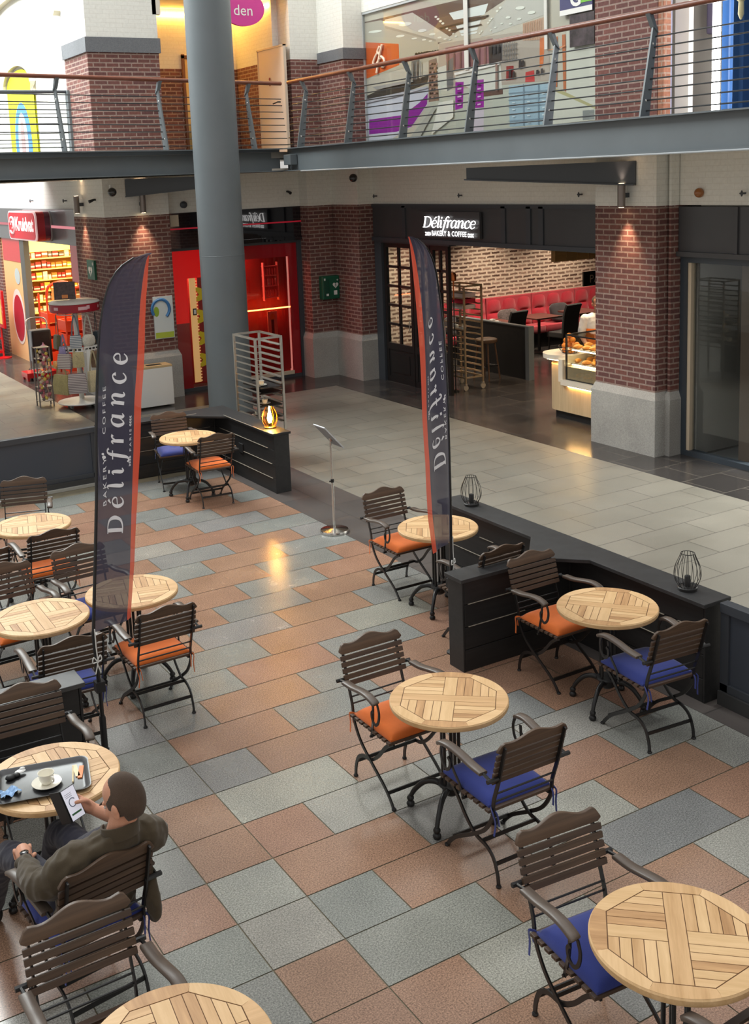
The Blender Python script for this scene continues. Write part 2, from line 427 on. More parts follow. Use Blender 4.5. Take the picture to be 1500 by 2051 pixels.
struct('floor_gallery', b, mat('gallery_floor', lin(150,146,140), .5))

# steel column standing free in the promenade
b = MB(); b.lathe([(.353, 0), (.353, 2.6), (.355, 2.602), (.355, 2.608), (.353, 2.61), (.353, 9)], 48, (7.22, 16.0, 0))
struct('column', b, M['steel_grey'], 40)
# ------------------------------------------------------------------ lettering
def text_mesh(txt, size=1, shear=0, offset=0, space=1, align='CENTER', width=None):
    cu = bpy.data.curves.new('tmp', 'FONT'); cu.body = txt; cu.size = size; cu.shear = shear; cu.offset = offset
    cu.space_character = space; cu.align_x = align; cu.resolution_u = 3
    o = bpy.data.objects.new('tmp', cu); COL.objects.link(o)
    dg = bpy.context.evaluated_depsgraph_get(); dg.update()
    me = o.evaluated_get(dg).to_mesh()
    v = [tuple(p.co) for p in me.vertices]; f = [tuple(p.vertices) for p in me.polygons]
    o.evaluated_get(dg).to_mesh_clear()
    bpy.data.objects.remove(o); bpy.data.curves.remove(cu)
    if width:
        xs = [p[0] for p in v]; k = width/(max(xs)-min(xs))
        v = [(p[0]*k, p[1]*k, 0) for p in v]
    return v, f
GL = {
 'D': (1.2, [[(.2,.03,.19),(.2,1.4,.19)], [(-.02,1.37,.07),(.5,1.38,.08),(.9,1.22,.13),(1.06,.75,.2),(.92,.25,.14),(.5,.03,.08),(-.02,.03,.07)]]),
 'e': (.84, [[(.13,.5,.05),(.42,.53,.05),(.7,.58,.06),(.7,.82,.09),(.46,.98,.07),(.2,.78,.14),(.13,.4,.19),(.3,.06,.13),(.55,.05,.08),(.76,.26,.05)]]),
 'l': (.46, [[(.0,1.36,.05),(.2,1.45,.1),(.21,.8,.18),(.2,.22,.18),(.28,.04,.1),(.44,.14,.05)]]),
 'i': (.48, [[(.0,.84,.05),(.18,.96,.11),(.21,.6,.18),(.2,.22,.18),(.28,.04,.1),(.46,.14,.05)], [(.2,1.2,.17),(.22,1.37,.17)]]),
 'f': (.62, [[(.82,1.27,.13),(.7,1.43,.09),(.52,1.36,.11),(.4,1.0,.16),(.32,.4,.18),(.22,-.25,.14),(.06,-.43,.08),(-.12,-.34,.13)], [(.06,.92,.07),(.68,.92,.07)]]),
 'r': (.66, [[(.0,.84,.05),(.18,.96,.11),(.21,.5,.18),(.2,.02,.18)], [(.22,.5,.06),(.36,.84,.08),(.5,.96,.1),(.62,.88,.17)]]),
 'a': (.96, [[(.74,.8,.05),(.5,.98,.08),(.24,.85,.12),(.11,.45,.19),(.24,.06,.13),(.46,.12,.06),(.68,.5,.05)], [(.78,.96,.14),(.72,.5,.18),(.7,.2,.17),(.78,.04,.1),(.95,.15,.05)]]),
 'n': (.98, [[(.0,.84,.05),(.18,.96,.11),(.21,.5,.18),(.18,.02,.18)], [(.2,.45,.06),(.42,.86,.07),(.62,.95,.11),(.73,.75,.18),(.69,.25,.18),(.77,.04,.1),(.95,.15,.05)]]),
 'c': (.8, [[(.66,.76,.19),(.62,.93,.1),(.46,.98,.07),(.2,.78,.14),(.13,.4,.19),(.3,.06,.13),(.55,.05,.08),(.76,.26,.05)]]),
}
GL['E'] = (GL['e'][0], GL['e'][1]+[[(.36,1.14,.06),(.62,1.38,.15)]])      # e with acute accent
def script_word(word, gap=0., shear=.22, bold=1.):
    """quads of a serif italic word, x-height 1, starting at x=0"""
    v = []; f = []; x = 0
    for ch in word:
        adv, strokes = GL[ch]
        for st in strokes:
            P = smoothpath([(a, c, w) for a, c, w in st], 6) if len(st) > 2 else [Vector(p) for p in st]
            i0 = len(v)
            for k, p in enumerate(P):
                q = P[min(k+1, len(P)-1)]-P[max(k-1, 0)]
                d = Vector((q.x, q.y, 0)).normalized(); nn = Vector((-d.y, d.x, 0))
                w = p.z*bold/2
                for s in (1, -1):
                    a = p.x+nn.x*w*s; c = p.y+nn.y*w*s
                    v.append((x+a+shear*c, c, 0))
            for k in range(len(P)-1):
                a = i0+2*k; f.append((a, a+1, a+3, a+2))
        x += adv+gap
    return v, f, x-gap
def put(b, v, f, fn, m=0):
    """append a flat letter mesh through fn((x,y)) -> 3D"""
    idx = [b.addv(fn(p)) for p in v]
    for q in f: b.face([idx[i] for i in q], m)
def wheat(n=4, s=1):
    """ear of wheat: pairs of leaves along +x"""
    v = []; f = []
    for k in range(n):
        for sg in (1, -1):
            i = len(v); x = k*.55*s
            v += [(x, sg*.06*s, 0), (x+.3*s, sg*.42*s, 0), (x+.62*s, sg*.36*s, 0), (x+.4*s, sg*.06*s, 0)]
            f.append((i, i+1, i+2, i+3))
    return v, f
def bean(c, r):
    v = [(c[0]+r*.62*math.cos(2*PI*i/14)*1.0+.25*r*math.sin(2*PI*i/14), c[1]+r*math.sin(2*PI*i/14), 0) for i in range(14)]
    return v, [tuple(range(14))]

M['signlit'] = emission('sign_letters_lit', (1, .97, .95), 3)

# ------------------------------------------------------------------ bakery front (plane x = 10.85)
b = MB()
b.box(10.78, 11.13, 2.62, 10.9, 17.18, 3.2, 0)
for y in (12.55, 12.83, 13.42, 16.15): b.box(10.755, y-.05, 2.63, 10.79, y+.05, 3.19, 1)
b.box(10.74, 11.13, 2.56, 10.9, 17.18, 2.63, 1); b.box(10.755, 11.13, 3.16, 10.79, 17.18, 3.22, 1)
tag(b.build('shop_fascia', [M['charcoal'], M['steel_dark']]), 'long charcoal fascia above the bakery opening carrying the lit sign', 'shop fascia')
sg = thing('shop_sign', 'lit white lettering on the charcoal fascia above the bakery', 'sign', (10.70, 14.72, 2.84))
b = MB()
v, f, w = script_word('DElifrance', -.06, .2, 1.2)
k = 1.46/w; th = .03
put(b, v, f, lambda p: (-.02, .73-p[0]*k*.985, p[1]*.128-.0))
b.build('lettering', M['signlit'], sg)
b = MB()
v, f = text_mesh('BAKERY & COFFEE', 1, 0, .012, 1.12, width=.95)
put(b, v, f, lambda p: (-.02, -p[0]-.0, p[1]*1.1-.13))
for s in (1, -1):
    v, f = wheat(4, .075)
    put(b, v, f, lambda p: (-.02, s*(.50+p[0]), p[1]-.105))
b.build('tagline_lettering', M['signlit'], sg)
b = MB(); b.box(0.012, -.78, -.16, .055, .78, .26); b.build('backing_panel', M['charcoal'], sg)

# folding glazed doors, opened flat along the front
def glazed_door(y0, y1, label):
    w = y1-y0
    d = thing('folding_glazed_door', label, 'door', (10.85, y0, 0), 0, 'folding doors of the bakery')
    b = MB(); t = .03
    b.box(-t, 0, 0, t, .07, 2.53); b.box(-t, w-.07, 0, t, w, 2.53); b.box(-t, .07, 2.45, t, w-.07, 2.53)
    b.box(-t, .07, 0, t, w-.07, .1); b.box(-t, .07, .6, t, w-.07, .72)
    b.box(-t*.5, .07, .1, t*.5, w-.07, .6); b.box(-t*.8, .17, .18, t*.8, w-.17, .52)
    for k in range(1, 5): z = .72+k*1.73/5; b.box(-t*.7, .07, z-.022, t*.7, w-.07, z+.022)
    nc = 2
    for k in range(1, nc): y = .07+(w-.14)*k/nc; b.box(-t*.7, y-.025, .72, t*.7, y+.025, 2.45)
    b.build('door_frame', M['black_metal'], d)
    g = MB(); g.box(-.004, .07, .72, .004, w-.07, 2.45); g.build('glazing', M['glass'], d)
    h = MB(); h.tube([(-.05, .045, 1.0), (-.09, .045, 1.0), (-.09, .045, 1.18), (-.05, .045, 1.18)], .009, 6); h.build('handle', M['steelrail'], d)
for i, (a, c, l) in enumerate([(16.02, 16.92, 'black glazed folding door leaf beside the green defibrillator corner'), (15.48, 16.0, 'narrow black glazed folding door leaf between two other leaves'), (14.95, 15.46, 'black glazed folding door leaf at the edge of the bakery opening')]):
    glazed_door(a, c, l)
b = MB(); b.box(10.78, 16.94, 0, 10.92, 17.16, 2.57); b.box(10.78, 14.86, 2.53, 10.92, 16.94, 2.57)
struct('trim_1', b, M['steel_dark'])

# bakery interior shell
b = MB(); b.box(10.96, 18.42, 0, 20, 18.6, 3.2); struct('wall_bakery_side', b, M['oldbrick'])
b = MB(); b.box(19.2, 8, 0, 19.4, 18.41, 3.2); b.box(10.95, 8.9, 0, 19.2, 9.1, 3.2); struct('wall_bakery_back', b, mat('dark_taupe_wall', lin(92,76,64), .8))
b = MB(); b.box(10.96, 9.1, 3.2, 19.4, 18.6, 3.3); struct('ceiling_bakery', b, mat('dark_ceiling', lin(60,52,46), .8))

# tufted red bench
def bench():
    t = thing('tufted_bench', 'long crimson velvet tufted bench along the whitewashed brick wall', 'bench', (12.95, 18.41, 0))
    vel = fabric('crimson_velvet', lin(172,18,44), .75, 300, .22, .6)
    n = 5; w = 1.22
    for i in range(n):
        b = MB(); x = i*w
        # pillowed back panel 2 x 2 tufts
        NX, NZ = 24, 16
        for iz in range(NZ+1):
            for ix in range(NX+1):
                u, q = ix/NX, iz/NZ
                d = .04*abs(math.sin(PI*u*3))**.45*abs(math.sin(PI*q*2))**.45
                b.addv((x+.01+u*(w-.02), -.16-d+q*.06, .45+q*.65))
        for iz in range(NZ):
            for ix in range(NX):
                a = iz*(NX+1)+ix; b.face((a, a+1, a+NX+2, a+NX+1))
        b.box(x+.01, -.13, .4, x+w-.01, -.02, 1.09)
        b.build('back_cushion', vel, t, 50)
        b = MB(); b.box(x+.005, -.62, .3, x+w-.005, -.16, .46); b.build('seat_cushion', vel, t, 40, .03)
    b = MB(); b.box(0, -.58, 0, n*w, -.02, .3); b.build('plinth', M['black'], t)
bench()
def cushion(name, label, loc, rz, mt, tilt=.35, s=.4):
    b = MB(); b.ell((0, 0, .2), (s/2, .07, s*.42), 16, 8, 0, .55)
    b2 = MB()
    R = Matrix.Rotation(rz, 4, 'Z') @ Matrix.Rotation(-tilt, 4, 'X')
    b.v = [tuple(R @ Vector(p)) for p in b.v]
    return place(tag(b.build(name, mt, None, 60), label, 'cushion', 'scatter cushions on the red bench'), loc)
cg = fabric('charcoal_cushion', lin(58,54,58), .9, 300, .3); cz = fabric('patterned_cushion', lin(88,78,78), .9, 40, .7)
cushion('scatter_cushion', 'plain charcoal cushion on the red bench nearest the doors', (13.15, 17.93, .47), .2, cg, s=.5)
cushion('scatter_cushion', 'zigzag patterned grey cushion in the middle of the red bench', (14.55, 17.95, .47), -.1, cz, s=.5)
cushion('scatter_cushion', 'grey cushion on the red bench behind the far table', (15.95, 17.95, .47), 0, cg, s=.5)

def cafe_table(x, y, label, w=.75):
    t = thing('cafe_table', label, 'table', (x, y, 0), 0, 'brown tables along the red bench')
    b = MB(); b.box(-w/2, -w/2, .72, w/2, w/2, .75); b.build('tabletop', mat('brown_tabletop', lin(88,52,46), .35), t, None, .006)
    b = MB(); b.lathe([(.22, 0), (.22, .015), (.03, .03), (.03, .72)], 16); b.build('pedestal', M['black_metal'], t, 40)
cafe_table(14.83, 17.38, 'brown square cafe table before the red bench', .68); cafe_table(15.95, 17.36, 'brown square cafe table farther along the red bench', .68)
cafe_table(13.68, 17.38, 'brown cafe table holding papers behind the dark half wall', .66)
def parson_chair(x, y, rz, label):
    t = thing('dining_chair', label, 'chair', (x, y, 0), rz, 'black upholstered chairs at the cafe tables')
    bl = fabric('black_upholstery', lin(22,20,22), .85, 300, .2)
    b = MB(); b.box(-.22, -.22, .36, .22, .22, .47); b.build('seat', bl, t, None, .02)
    b = MB()
    b.sweep(smoothpath([(0, -.19, .38), (0, -.21, .6), (0, -.24, .85), (0, -.31, 1.04)], 3), lambda i: [(-.03,-.22),(.03,-.22),(.03,.22),(-.03,.22)], up=(0,1,0))
    b.build('backrest', bl, t, None, .012)
    for sx in (-1, 1):
        for sy in (-1, 1):
            b = MB(); b.tube([(sx*.19, sy*.19, 0), (sx*.18, sy*.18, .37)], [.016, .022], 6); b.build('leg', M['black'], t)
parson_chair(14.98, 16.85, .12, 'black upholstered chair with its back to the opening at the middle table')
parson_chair(15.75, 16.75, .1, 'black upholstered chair beside the person in orange')
parson_chair(13.58, 16.82, .1, 'black upholstered chair behind the dark half wall')
b = MB(); b.box(-.16, -.11, 0, .14, .1, .006); b.box(-.1, -.08, .006, .16, .12, .012); b.box(.02, .0, .012, .1, .08, .05)
place(tag(b.build('papers', M['white']), 'white papers lying on the cafe table behind the half wall', 'papers'), (13.6, 17.36, .75), .2)
# dark half wall
hw = thing('half_wall', 'dark half-height partition with steel edge trim inside the bakery', 'partition', (0, 0, 0))
b = MB(); b.box(12.68, 15.22, 0, 12.76, 17.3, .95); b.build('panel', mat('dark_blue_panel', lin(12,13,17), .6), hw)
b = MB(); b.box(12.66, 15.12, 0, 12.78, 15.22, .97); b.box(12.67, 15.22, .95, 12.77, 17.3, .97); b.build('edge_trim', M['steel_grey'], hw)
# high stool behind the rack
t = thing('bar_stool', 'wooden-legged high stool behind the steel tray trolley', 'stool', (12.2, 15.75, 0), .3)
b = MB(); b.lathe([(.19, .68), (.2, .7), (.2, .735), (.18, .75)], 20); b.build('seat', mat('pale_seat', lin(96,74,56), .5), t, 40)
for a in range(4):
    b = MB(); c, s = math.cos(a*PI/2+.78), math.sin(a*PI/2+.78); b.tube([(.24*c, .24*s, 0), (.15*c, .15*s, .69)], .016, 6); b.build('leg', mat('stool_leg', lin(96,72,54), .5), t)
b = MB(); b.tube([(.21*math.cos(a*PI/2+.78), .21*math.sin(a*PI/2+.78), .25) for a in range(4)], .01, 6, True); b.build('footrest', M['black_metal'], t)

# steel tray trolley
def tray_rack(name, label, x0, y0, x1, y1, h, n, zlo, gold, wheels=True, cat='tray rack'):
    t = thing(name, label, cat, ((x0+x1)/2, (y0+y1)/2, 0))
    a, c = (x1-x0)/2, (y1-y0)/2
    z0 = .12 if wheels else .0
    for sx in (-1, 1):
        for sy in (-1, 1):
            b = MB(); b.box(sx*a-.014, sy*c-.014, z0, sx*a+.014, sy*c+.014, h); b.build('post', gold, t)
            if wheels:
                b = MB(); b.at(sx*a, sy*c, .05, 0, PI/2); b.lathe([(.05, -.012), (.05, .012)], 14); b.at(sx*a, sy*c, 0); b.box(-.02, -.02, .095, .02, .02, .12)
                b.build('caster', mat('caster_grey', lin(150,140,124), .5), t, 40)
    b = MB()
    for z in ((h-.014, z0+.1) if wheels else (h-.014,)):
        for s in (-1, 1):
            b.box(-a, s*c-.012, z-.012, a, s*c+.012, z+.014); b.box(s*a-.012, -c, z-.012, s*a+.012, c, z+.014)
    b.build('frame', gold, t)
    for i in range(n):
        z = zlo+(h-.12-zlo)*i/(n-1)
        for s in (-1, 1):
            b = MB(); b.box(s*a-.014 if s > 0 else s*a, -c, z-.006, s*a if s > 0 else s*a+.014, c, z+.012); b.box(s*(a-.03)-.016, -c, z-.006, s*(a-.03)+.016, c, z-.002); b.build('runner', gold, t)
    return t
M['warm_lit_steel'] = mat('warm_lit_stainless', lin(214,192,158), .45, .9)  # plain stainless with the warm interior light put into its colour
tray_rack('tray_trolley', 'tall wheeled steel tray trolley beside the bakery doors', 11.27, 15.14, 11.64, 15.76, 1.82, 14, .3, M['warm_lit_steel'])
b = MB(); b.box(-.17, -.24, 0, .17, .24, .012); place(tag(b.build('tray', M['black'], None, None, .004), 'black tray with cups slid into the wheeled trolley', 'tray'), (11.455, 15.45, 1.023))
for i, (dx, dy) in enumerate([(-.06, -.12), (.05, .02), (-.04, .12)]):
    b = MB(); b.lathe([(.02, 0), (.04, .01), (.042, .06), (.037, .058), (.02, .01)], 14); place(tag(b.build('coffee_cup', M['ceramic'], None, 40), 'white cup on the tray in the wheeled trolley', 'cup', 'cups on the trolley tray'), (11.455+dx, 15.45+dy, 1.035))
b = MB()
for k in range(3): b.box(-.14, -.2, k*.1, .14, .2, k*.1+.07, k % 2)
place(tag(b.build('red_white_boxes', [mat('boxw', lin(226,200,190), .6), mat('boxr', lin(170,30,50), .6)]), 'red and white carton stack on a trolley shelf', 'cartons'), (11.455, 15.45, 1.4))

# service counter with glass display
ct = thing('service_counter', 'curved pale wood service counter with glowing underside beside the brick pier', 'counter', (0, 0, 0))
wl = wood('pale_counter_wood', lin(200,172,132), lin(226,200,160), .5, (2, 30, 30), axis=2)
def rrect(x0, y0, x1, y1, r, n=8):
    out = []
    for cx, cy, a in ((x1-r, y0+r, -PI/2), (x1-r, y1-r, 0), (x0+r, y1-r, PI/2), (x0+r, y0+r, PI)):
        for i in range(n+1): out.append((cx+r*math.cos(a+PI/2*i/n), cy+r*math.sin(a+PI/2*i/n)))
    return out
b = MB(); b.prism(rrect(11.05, 10.2, 11.85, 12.85, .28), .12, .82); b.build('body', wl, ct, 40)
b = MB(); b.prism(rrect(11.1, 10.25, 11.8, 12.8, .26), 0, .12); b.build('plinth', M['black'], ct, 40)
b = MB(); b.prism(rrect(10.98, 12.34, 11.9, 12.98, .3), .90, .97); b.prism(rrect(11.0, 12.38, 11.88, 12.48, .02), .58, .92)
b.prism(rrect(10.98, 10.2, 11.9, 12.43, .05), .54, .62); b.build('worktop', mat('white_solid_surface', lin(240,228,208), .3), ct, 40)
b = MB(); b.box(11.035, 10.3, .52, 11.048, 12.3, .535); b.box(11.03, 12.42, .885, 11.046, 12.75, .897); b.build('led_strip', emission('warm_led', (1, .60, .22), 70), ct)
b = MB()
for k in range(9): b.box(11.04, 11.3, .2+k*.028, 11.052, 11.62, .212+k*.028)
b.build('vent', M['black'], ct)
dc = thing('display_case', 'glass pastry display case on the service counter', 'display case', (0, 0, 0))
b = MB()
for x in (11.05, 11.8):
    for y in (10.25, 12.34): b.box(x-.012, y-.012, .62, x+.012, y+.012, 1.3)
    b.box(x-.01, 10.25, 1.285, x+.01, 12.34, 1.305); b.box(x-.01, 10.25, .62, x+.01, 12.34, .635)
for y in (10.25, 12.34): b.box(11.05, y-.01, 1.285, 11.8, y+.01, 1.305)
b.build('frame', M['black_metal'], dc)
b = MB(); b.box(11.044, 10.26, .635, 11.05, 12.33, 1.285); b.box(11.06, 12.334, .635, 11.79, 12.34, 1.285); b.box(11.06, 10.26, 1.29, 11.79, 12.33, 1.296); b.build('glazing', M['glass'], dc)
for z in (.64, .86, 1.08):
    b = MB(); b.box(11.1, 10.3, z, 11.75, 12.3, z+.012); b.build('shelf', mat('shelf_pale', lin(200,190,170), .3), dc)
lt = emission('case_lamp', (1, .78, .45), 14)
for z in (.85, 1.07, 1.28):
    b = MB(); b.box(11.12, 10.3, z-.012, 11.15, 12.3, z-.002); b.build('lamp_strip', lt, dc)
def pastry(label, loc, rz, s=1, c=(214,140,60)):
    b = MB(); P = []; n = 9
    for i in range(n):
        t = i/(n-1)-.5; P.append((t*.14*s, -.10*s*t*t*1.2, .028*s))
    b.tube(P, [.006+.026*s*math.cos(PI*(i/(n-1)-.5))**.7*(1+.12*(i % 2)) for i in range(n)], 8)
    return place(tag(b.build('croissant', PASTRY, None, 50), label, 'pastry', 'pastries in the display'), loc, rz)
PASTRY = mat('golden_crust', lin(222,150,66), .5, var=.35, scale=18)
p0 = pastry('golden croissant in the glass display case', (11.2, 12.22, .652), .3, 1.1)
for z in (.652, .872, 1.092):
    for i in range(10):
        for j in range(3):
            dup(p0, (11.17+.2*j+rnd.uniform(-.03, .03), 12.22-.17*i+rnd.uniform(-.03, .03), z), rnd.uniform(-.6, .6))
# wire basket of oranges on the counter end
bk = thing('wire_basket', 'wire basket heaped with oranges on the counter end', 'basket', (11.3, 12.55, .97))
b = MB()
for z, r in ((.005, .1), (.06, .15), (.11, .17)): b.tube([(r*math.cos(2*PI*i/20), r*math.sin(2*PI*i/20), z) for i in range(20)], .004, 5, True)
for i in range(12): a = 2*PI*i/12; b.tube([(.1*math.cos(a), .1*math.sin(a), .005), (.15*math.cos(a), .15*math.sin(a), .06), (.17*math.cos(a), .17*math.sin(a), .11)], .003, 5)
b.build('wires', M['black_metal'], bk)
OR = mat('orange_peel', lin(236,140,40), .45, bump=.1, bscale=200)
o0 = None
for i, (dx, dy, dz) in enumerate([(.06,0,.045),(-.05,.05,.045),(-.03,-.06,.045),(.1,.07,.11),(0,.09,.12),(-.1,0,.12),(.02,-.09,.12),(.1,-.05,.12),(.0,.01,.13),(.05,.06,.19),(-.04,.03,.195),(.03,-.04,.2),(.01,.02,.26)]):
    if o0 is None:
        b = MB(); b.ell((0, 0, 0), (.044, .044, .042), 14, 9); o0 = place(tag(b.build('orange', OR, None, 60), 'orange in the wire basket on the counter end', 'orange', 'oranges in the wire basket'), (11.3+dx, 12.55+dy, .97+dz))
    else: dup(o0, (11.3+dx, 12.55+dy, .97+dz))
# hanging wood panel and black menu sign inside
b = MB(); b.box(14.05, 16.0, 1.97, 16.6, 16.1, 2.7)
for k in range(9): b.box(14.05+k*.28, 15.985, 1.97, 14.06+k*.28, 16.0, 2.7)
tag(b.build('hanging_wood_panel', wood('ochre_wood', lin(180,146,92), lin(204,170,116), .6)), 'ochre wooden panel hanging from the bakery ceiling', 'panel')
ps = thing('hanging_sign', 'black hanging sign with pale letters half hidden by the brick pier', 'sign', (14.76, 16.0, 1.59))
b = MB(); b.box(0, -.02, -.14, .9, .02, .14); b.build('board', M['black'], ps)
b = MB(); v, f = text_mesh('PARIS', .22, align='LEFT'); put(b, v, f, lambda p: (.14+p[0], -.024, p[1]-.08)); b.build('lettering', M['beige'], ps)
# lantern glow on rack top: small copper lamp by the door
lp = thing('copper_table_lamp', 'small glowing copper lamp beside the bakery doors', 'lamp', (11.1, 15.2, 1.9))
b = MB(); b.lathe([(.012, -.3), (.012, .0), (.05, .02), (.055, .12), (.03, .16)], 14); b.build('shade', mat('copper', lin(200,110,60), .3, .8), lp, 40)
b = MB(); b.ell((0, 0, .06), (.03, .03, .05), 10, 8); b.build('bulb', emission('amber', (1, .5, .12), 12), lp)
b = MB(); b.lathe([(.06, -1.9), (.06, -1.88), (.01, -1.86), (.01, -.3)], 12); b.build('stem', M['black_metal'], lp)

# defibrillator cabinet in the corner
ae = thing('defibrillator_cabinet', 'green defibrillator cabinet mounted in the brick corner', 'cabinet', (10.3, 17.98, 1.68))
b = MB(); b.box(-.19, -.02, -.21, .18, .12, .23); b.build('housing', M['green'], ae, None, .025)
b = MB(); b.box(-.17, -.035, -.15, -.05, -.018, .17); b.build('window', M['greendark'], ae, None, .006)
def heart(s, n=24):
    out = []
    for i in range(n):
        t = 2*PI*i/n
        out.append((s*16*math.sin(t)**3/17, s*(13*math.cos(t)-5*math.cos(2*t)-2*math.cos(3*t)-math.cos(4*t))/17))
    return out
b = MB(); b.poly([(.09+x, -.0225, .05+z) for x, z in heart(.065)]); b.box(.05, -.024, -.13, .12, -.021, -.05); b.box(-.16, -.037, .15, -.13, -.034, .19); b.box(-.12, -.037, -.14, -.07, -.034, -.1)
b.box(.115, -.024, .14, .15, -.021, .15); b.box(.127, -.024, .128, .137, -.021, .162)
b.poly([(.10, -.026, .095), (.07, -.026, .045), (.09, -.026, .045), (.08, -.026, -.0), (.11, -.026, .055), (.09, -.026, .055)], 1)
b.build('symbols', [M['white'], M['green']], ae)

# ------------------------------------------------------------------ glazed vacant shop beside the brick pier
b = MB(); b.box(10.78, 2, 2.63, 10.9, 9.95, 3.2); b.box(10.74, 2, 2.58, 10.9, 9.95, 2.64); b.box(10.755, 9.02, 2.64, 10.79, 9.06, 3.2)
tag(b.build('dark_fascia', M['charcoal']), 'plain charcoal fascia above the vacant glazed shop', 'shop fascia')
b = MB(); b.box(10.82, 9.84, 0, 10.94, 9.95, 2.58, 0); b.box(10.84, 9.79, 0, 10.92, 9.84, 2.58, 1); b.box(10.82, 2, 0, 10.94, 9.84, .07, 0); b.box(10.82, 2, 2.5, 10.94, 9.84, 2.58, 0); b.box(10.84, 6.2, .07, 10.92, 6.3, 2.5, 0)
struct('window_1', b, [mat('blue_grey_frame', lin(56,64,72), .4), M['beige']])
b = MB(); b.box(10.875, 2, .07, 10.885, 9.77, 2.5); g = struct('window_1_glass', b, M['tglass'])
b = MB(); b.box(14.2, 0, 0, 14.3, 9.1, 3.2); b.box(10.96, 9.78, 0, 14.2, 9.9, 3.2); struct('wall_vacant_shop', b, mat('pale_plaster', lin(176,172,166), .8))
b = MB(); b.box(10.95, 2, -.05, 14.2, 9.7, .004); struct('floor_vacant_shop', b, mat('grey_screed', lin(120,120,120), .5))
b = MB(); b.box(10.9, 2, 3.2, 14.3, 9.7, 3.25); struct('ceiling_vacant_shop', b, M['soffit'])

# ------------------------------------------------------------------ red shop front (plane y = 18.45)
b = MB(); b.box(7.26, 18.40, 2.66, 9.95, 18.5, 3.22, 0); b.box(7.26, 18.385, 2.93, 9.95, 18.41, 2.955, 1); b.box(7.26, 18.38, 2.6, 9.95, 18.5, 2.67, 0)
gl = mat('glossy_black_fascia', lin(22,23,28), .03, spec=1, coat=1)
tag(b.build('glossy_fascia', [gl, mat('red_line', lin(150,24,44), .4, emit=lin(190,30,50), es=.3)]), 'glossy black fascia with a red line above the red shop front', 'shop fascia')
b = MB(); b.box(7.34, 18.375, 2.99, 7.5, 18.4, 3.19); tag(b.build('wall_box', M['beige']), 'small beige box on the glossy black fascia', 'box')
rs = thing('red_shop_window', 'red glazed shop front behind the grey column', 'shop front', (0, 18.45, 0))
b = MB(); b.box(7.27, 0, 0, 7.36, .08, 2.6); b.box(9.86, -.02, 0, 9.97, .08, 2.6); b.box(7.36, 0, 0, 9.86, .08, .06); b.box(7.36, 0, 2.55, 9.86, .08, 2.6); b.build('frame', M['steel_dark'], rs)
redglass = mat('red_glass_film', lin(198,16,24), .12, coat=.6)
reddark = mat('red_film_shaded', lin(150,18,28), .12, coat=.6)  # darker copy of the red film, shade put into its colour
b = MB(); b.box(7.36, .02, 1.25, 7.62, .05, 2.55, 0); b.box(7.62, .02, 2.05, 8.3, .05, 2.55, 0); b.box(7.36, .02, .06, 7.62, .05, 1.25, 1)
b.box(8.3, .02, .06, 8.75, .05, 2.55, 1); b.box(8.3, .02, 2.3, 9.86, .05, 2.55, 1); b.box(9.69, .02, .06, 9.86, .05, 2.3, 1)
b.build('red_film', [mat('bright_red_film', lin(226,14,20), .2, emit=lin(226,10,16), es=.25), reddark], rs)  # bright copy of the film glows faintly in place of light on it
b = MB(); b.box(7.66, .03, .15, 7.78, .045, 2.05, 0)
for k in range(34): b.box(7.78, .028, .16+k*.055, 7.805, .045, .187+k*.055, 0)
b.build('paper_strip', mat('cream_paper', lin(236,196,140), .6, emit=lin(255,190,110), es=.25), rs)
b = MB(); b.box(7.70, .02, 1.38, 7.77, .03, 1.5, 0); b.box(7.715, .015, 1.40, 7.755, .021, 1.48, 1); b.build('notice', [M['black'], M['white']], rs)
b = MB(); b.box(7.82, .03, .15, 8.25, .045, 2.05, 0)
for k in range(4):      # yellow paw-like splashes
    z = .55+k*.4
    b.poly([(7.92+.13*math.cos(a)*(1+.35*math.cos(5*a)), .026, z+.15*math.sin(a)*(1+.3*math.cos(5*a))) for a in [2*PI*i/30 for i in range(30)]], 1)
b.build('poster_strip', [mat('rust_red', lin(140,36,30), .5), mat('yellow_print', lin(224,196,40), .6)], rs)
# shelves with glasses and a lit counter seen through the red glass
b = MB(); b.box(8.6, .62, .05, 9.95, .66, 2.4); b.build('inner_wall', mat('deep_red_wall', lin(120,16,24), .6), rs)
b = MB(); b.box(8.8, .40, 1.285, 9.88, .44, 1.305); b.build('light_strip', emission('orange_strip', (1, .45, .10), 22), rs)
b = MB()
for z in (1.5, 1.72, 1.92, 2.1): b.box(9.36, .42, z, 9.66, .54, z+.012)
for x in (9.36, 9.66): b.box(x-.008, .42, 1.45, x+.008, .5, 2.18)
for z in (1.52, 1.735, 1.935):
    for i in range(5): b.lathe([(.012, z), (.016, z+.1), (.01, z+.13)], 8, (9.4+i*.055, .48, 0))
b.build('glass_shelves', mat('pinkish_white', lin(214,170,176), .4), rs)
b = MB(); b.box(9.33, .30, .62, 9.53, .315, 1.26, 0)
b.poly([(9.43+.05*math.cos(a), .296, 1.15+.07*math.sin(a)) for a in [2*PI*i/16 for i in range(16)]], 1); b.box(9.40, .296, .8, 9.46, .299, 1.1, 2)
b.build('poster', [mat('poster_paper', lin(206,176,160), .6), mat('poster_yellow', lin(206,160,50), .6), mat('poster_brown', lin(96,50,40), .6)], rs)
b = MB(); b.box(8.75, .04, .06, 9.69, .046, 2.3); b.build('glazing', glass('red_tinted_glass', (.93,.52,.48), .06), rs)
b = MB(); b.box(8.6, -.01, .06, 9.69, .02, .13); b.build('sill', M['beige'], rs)
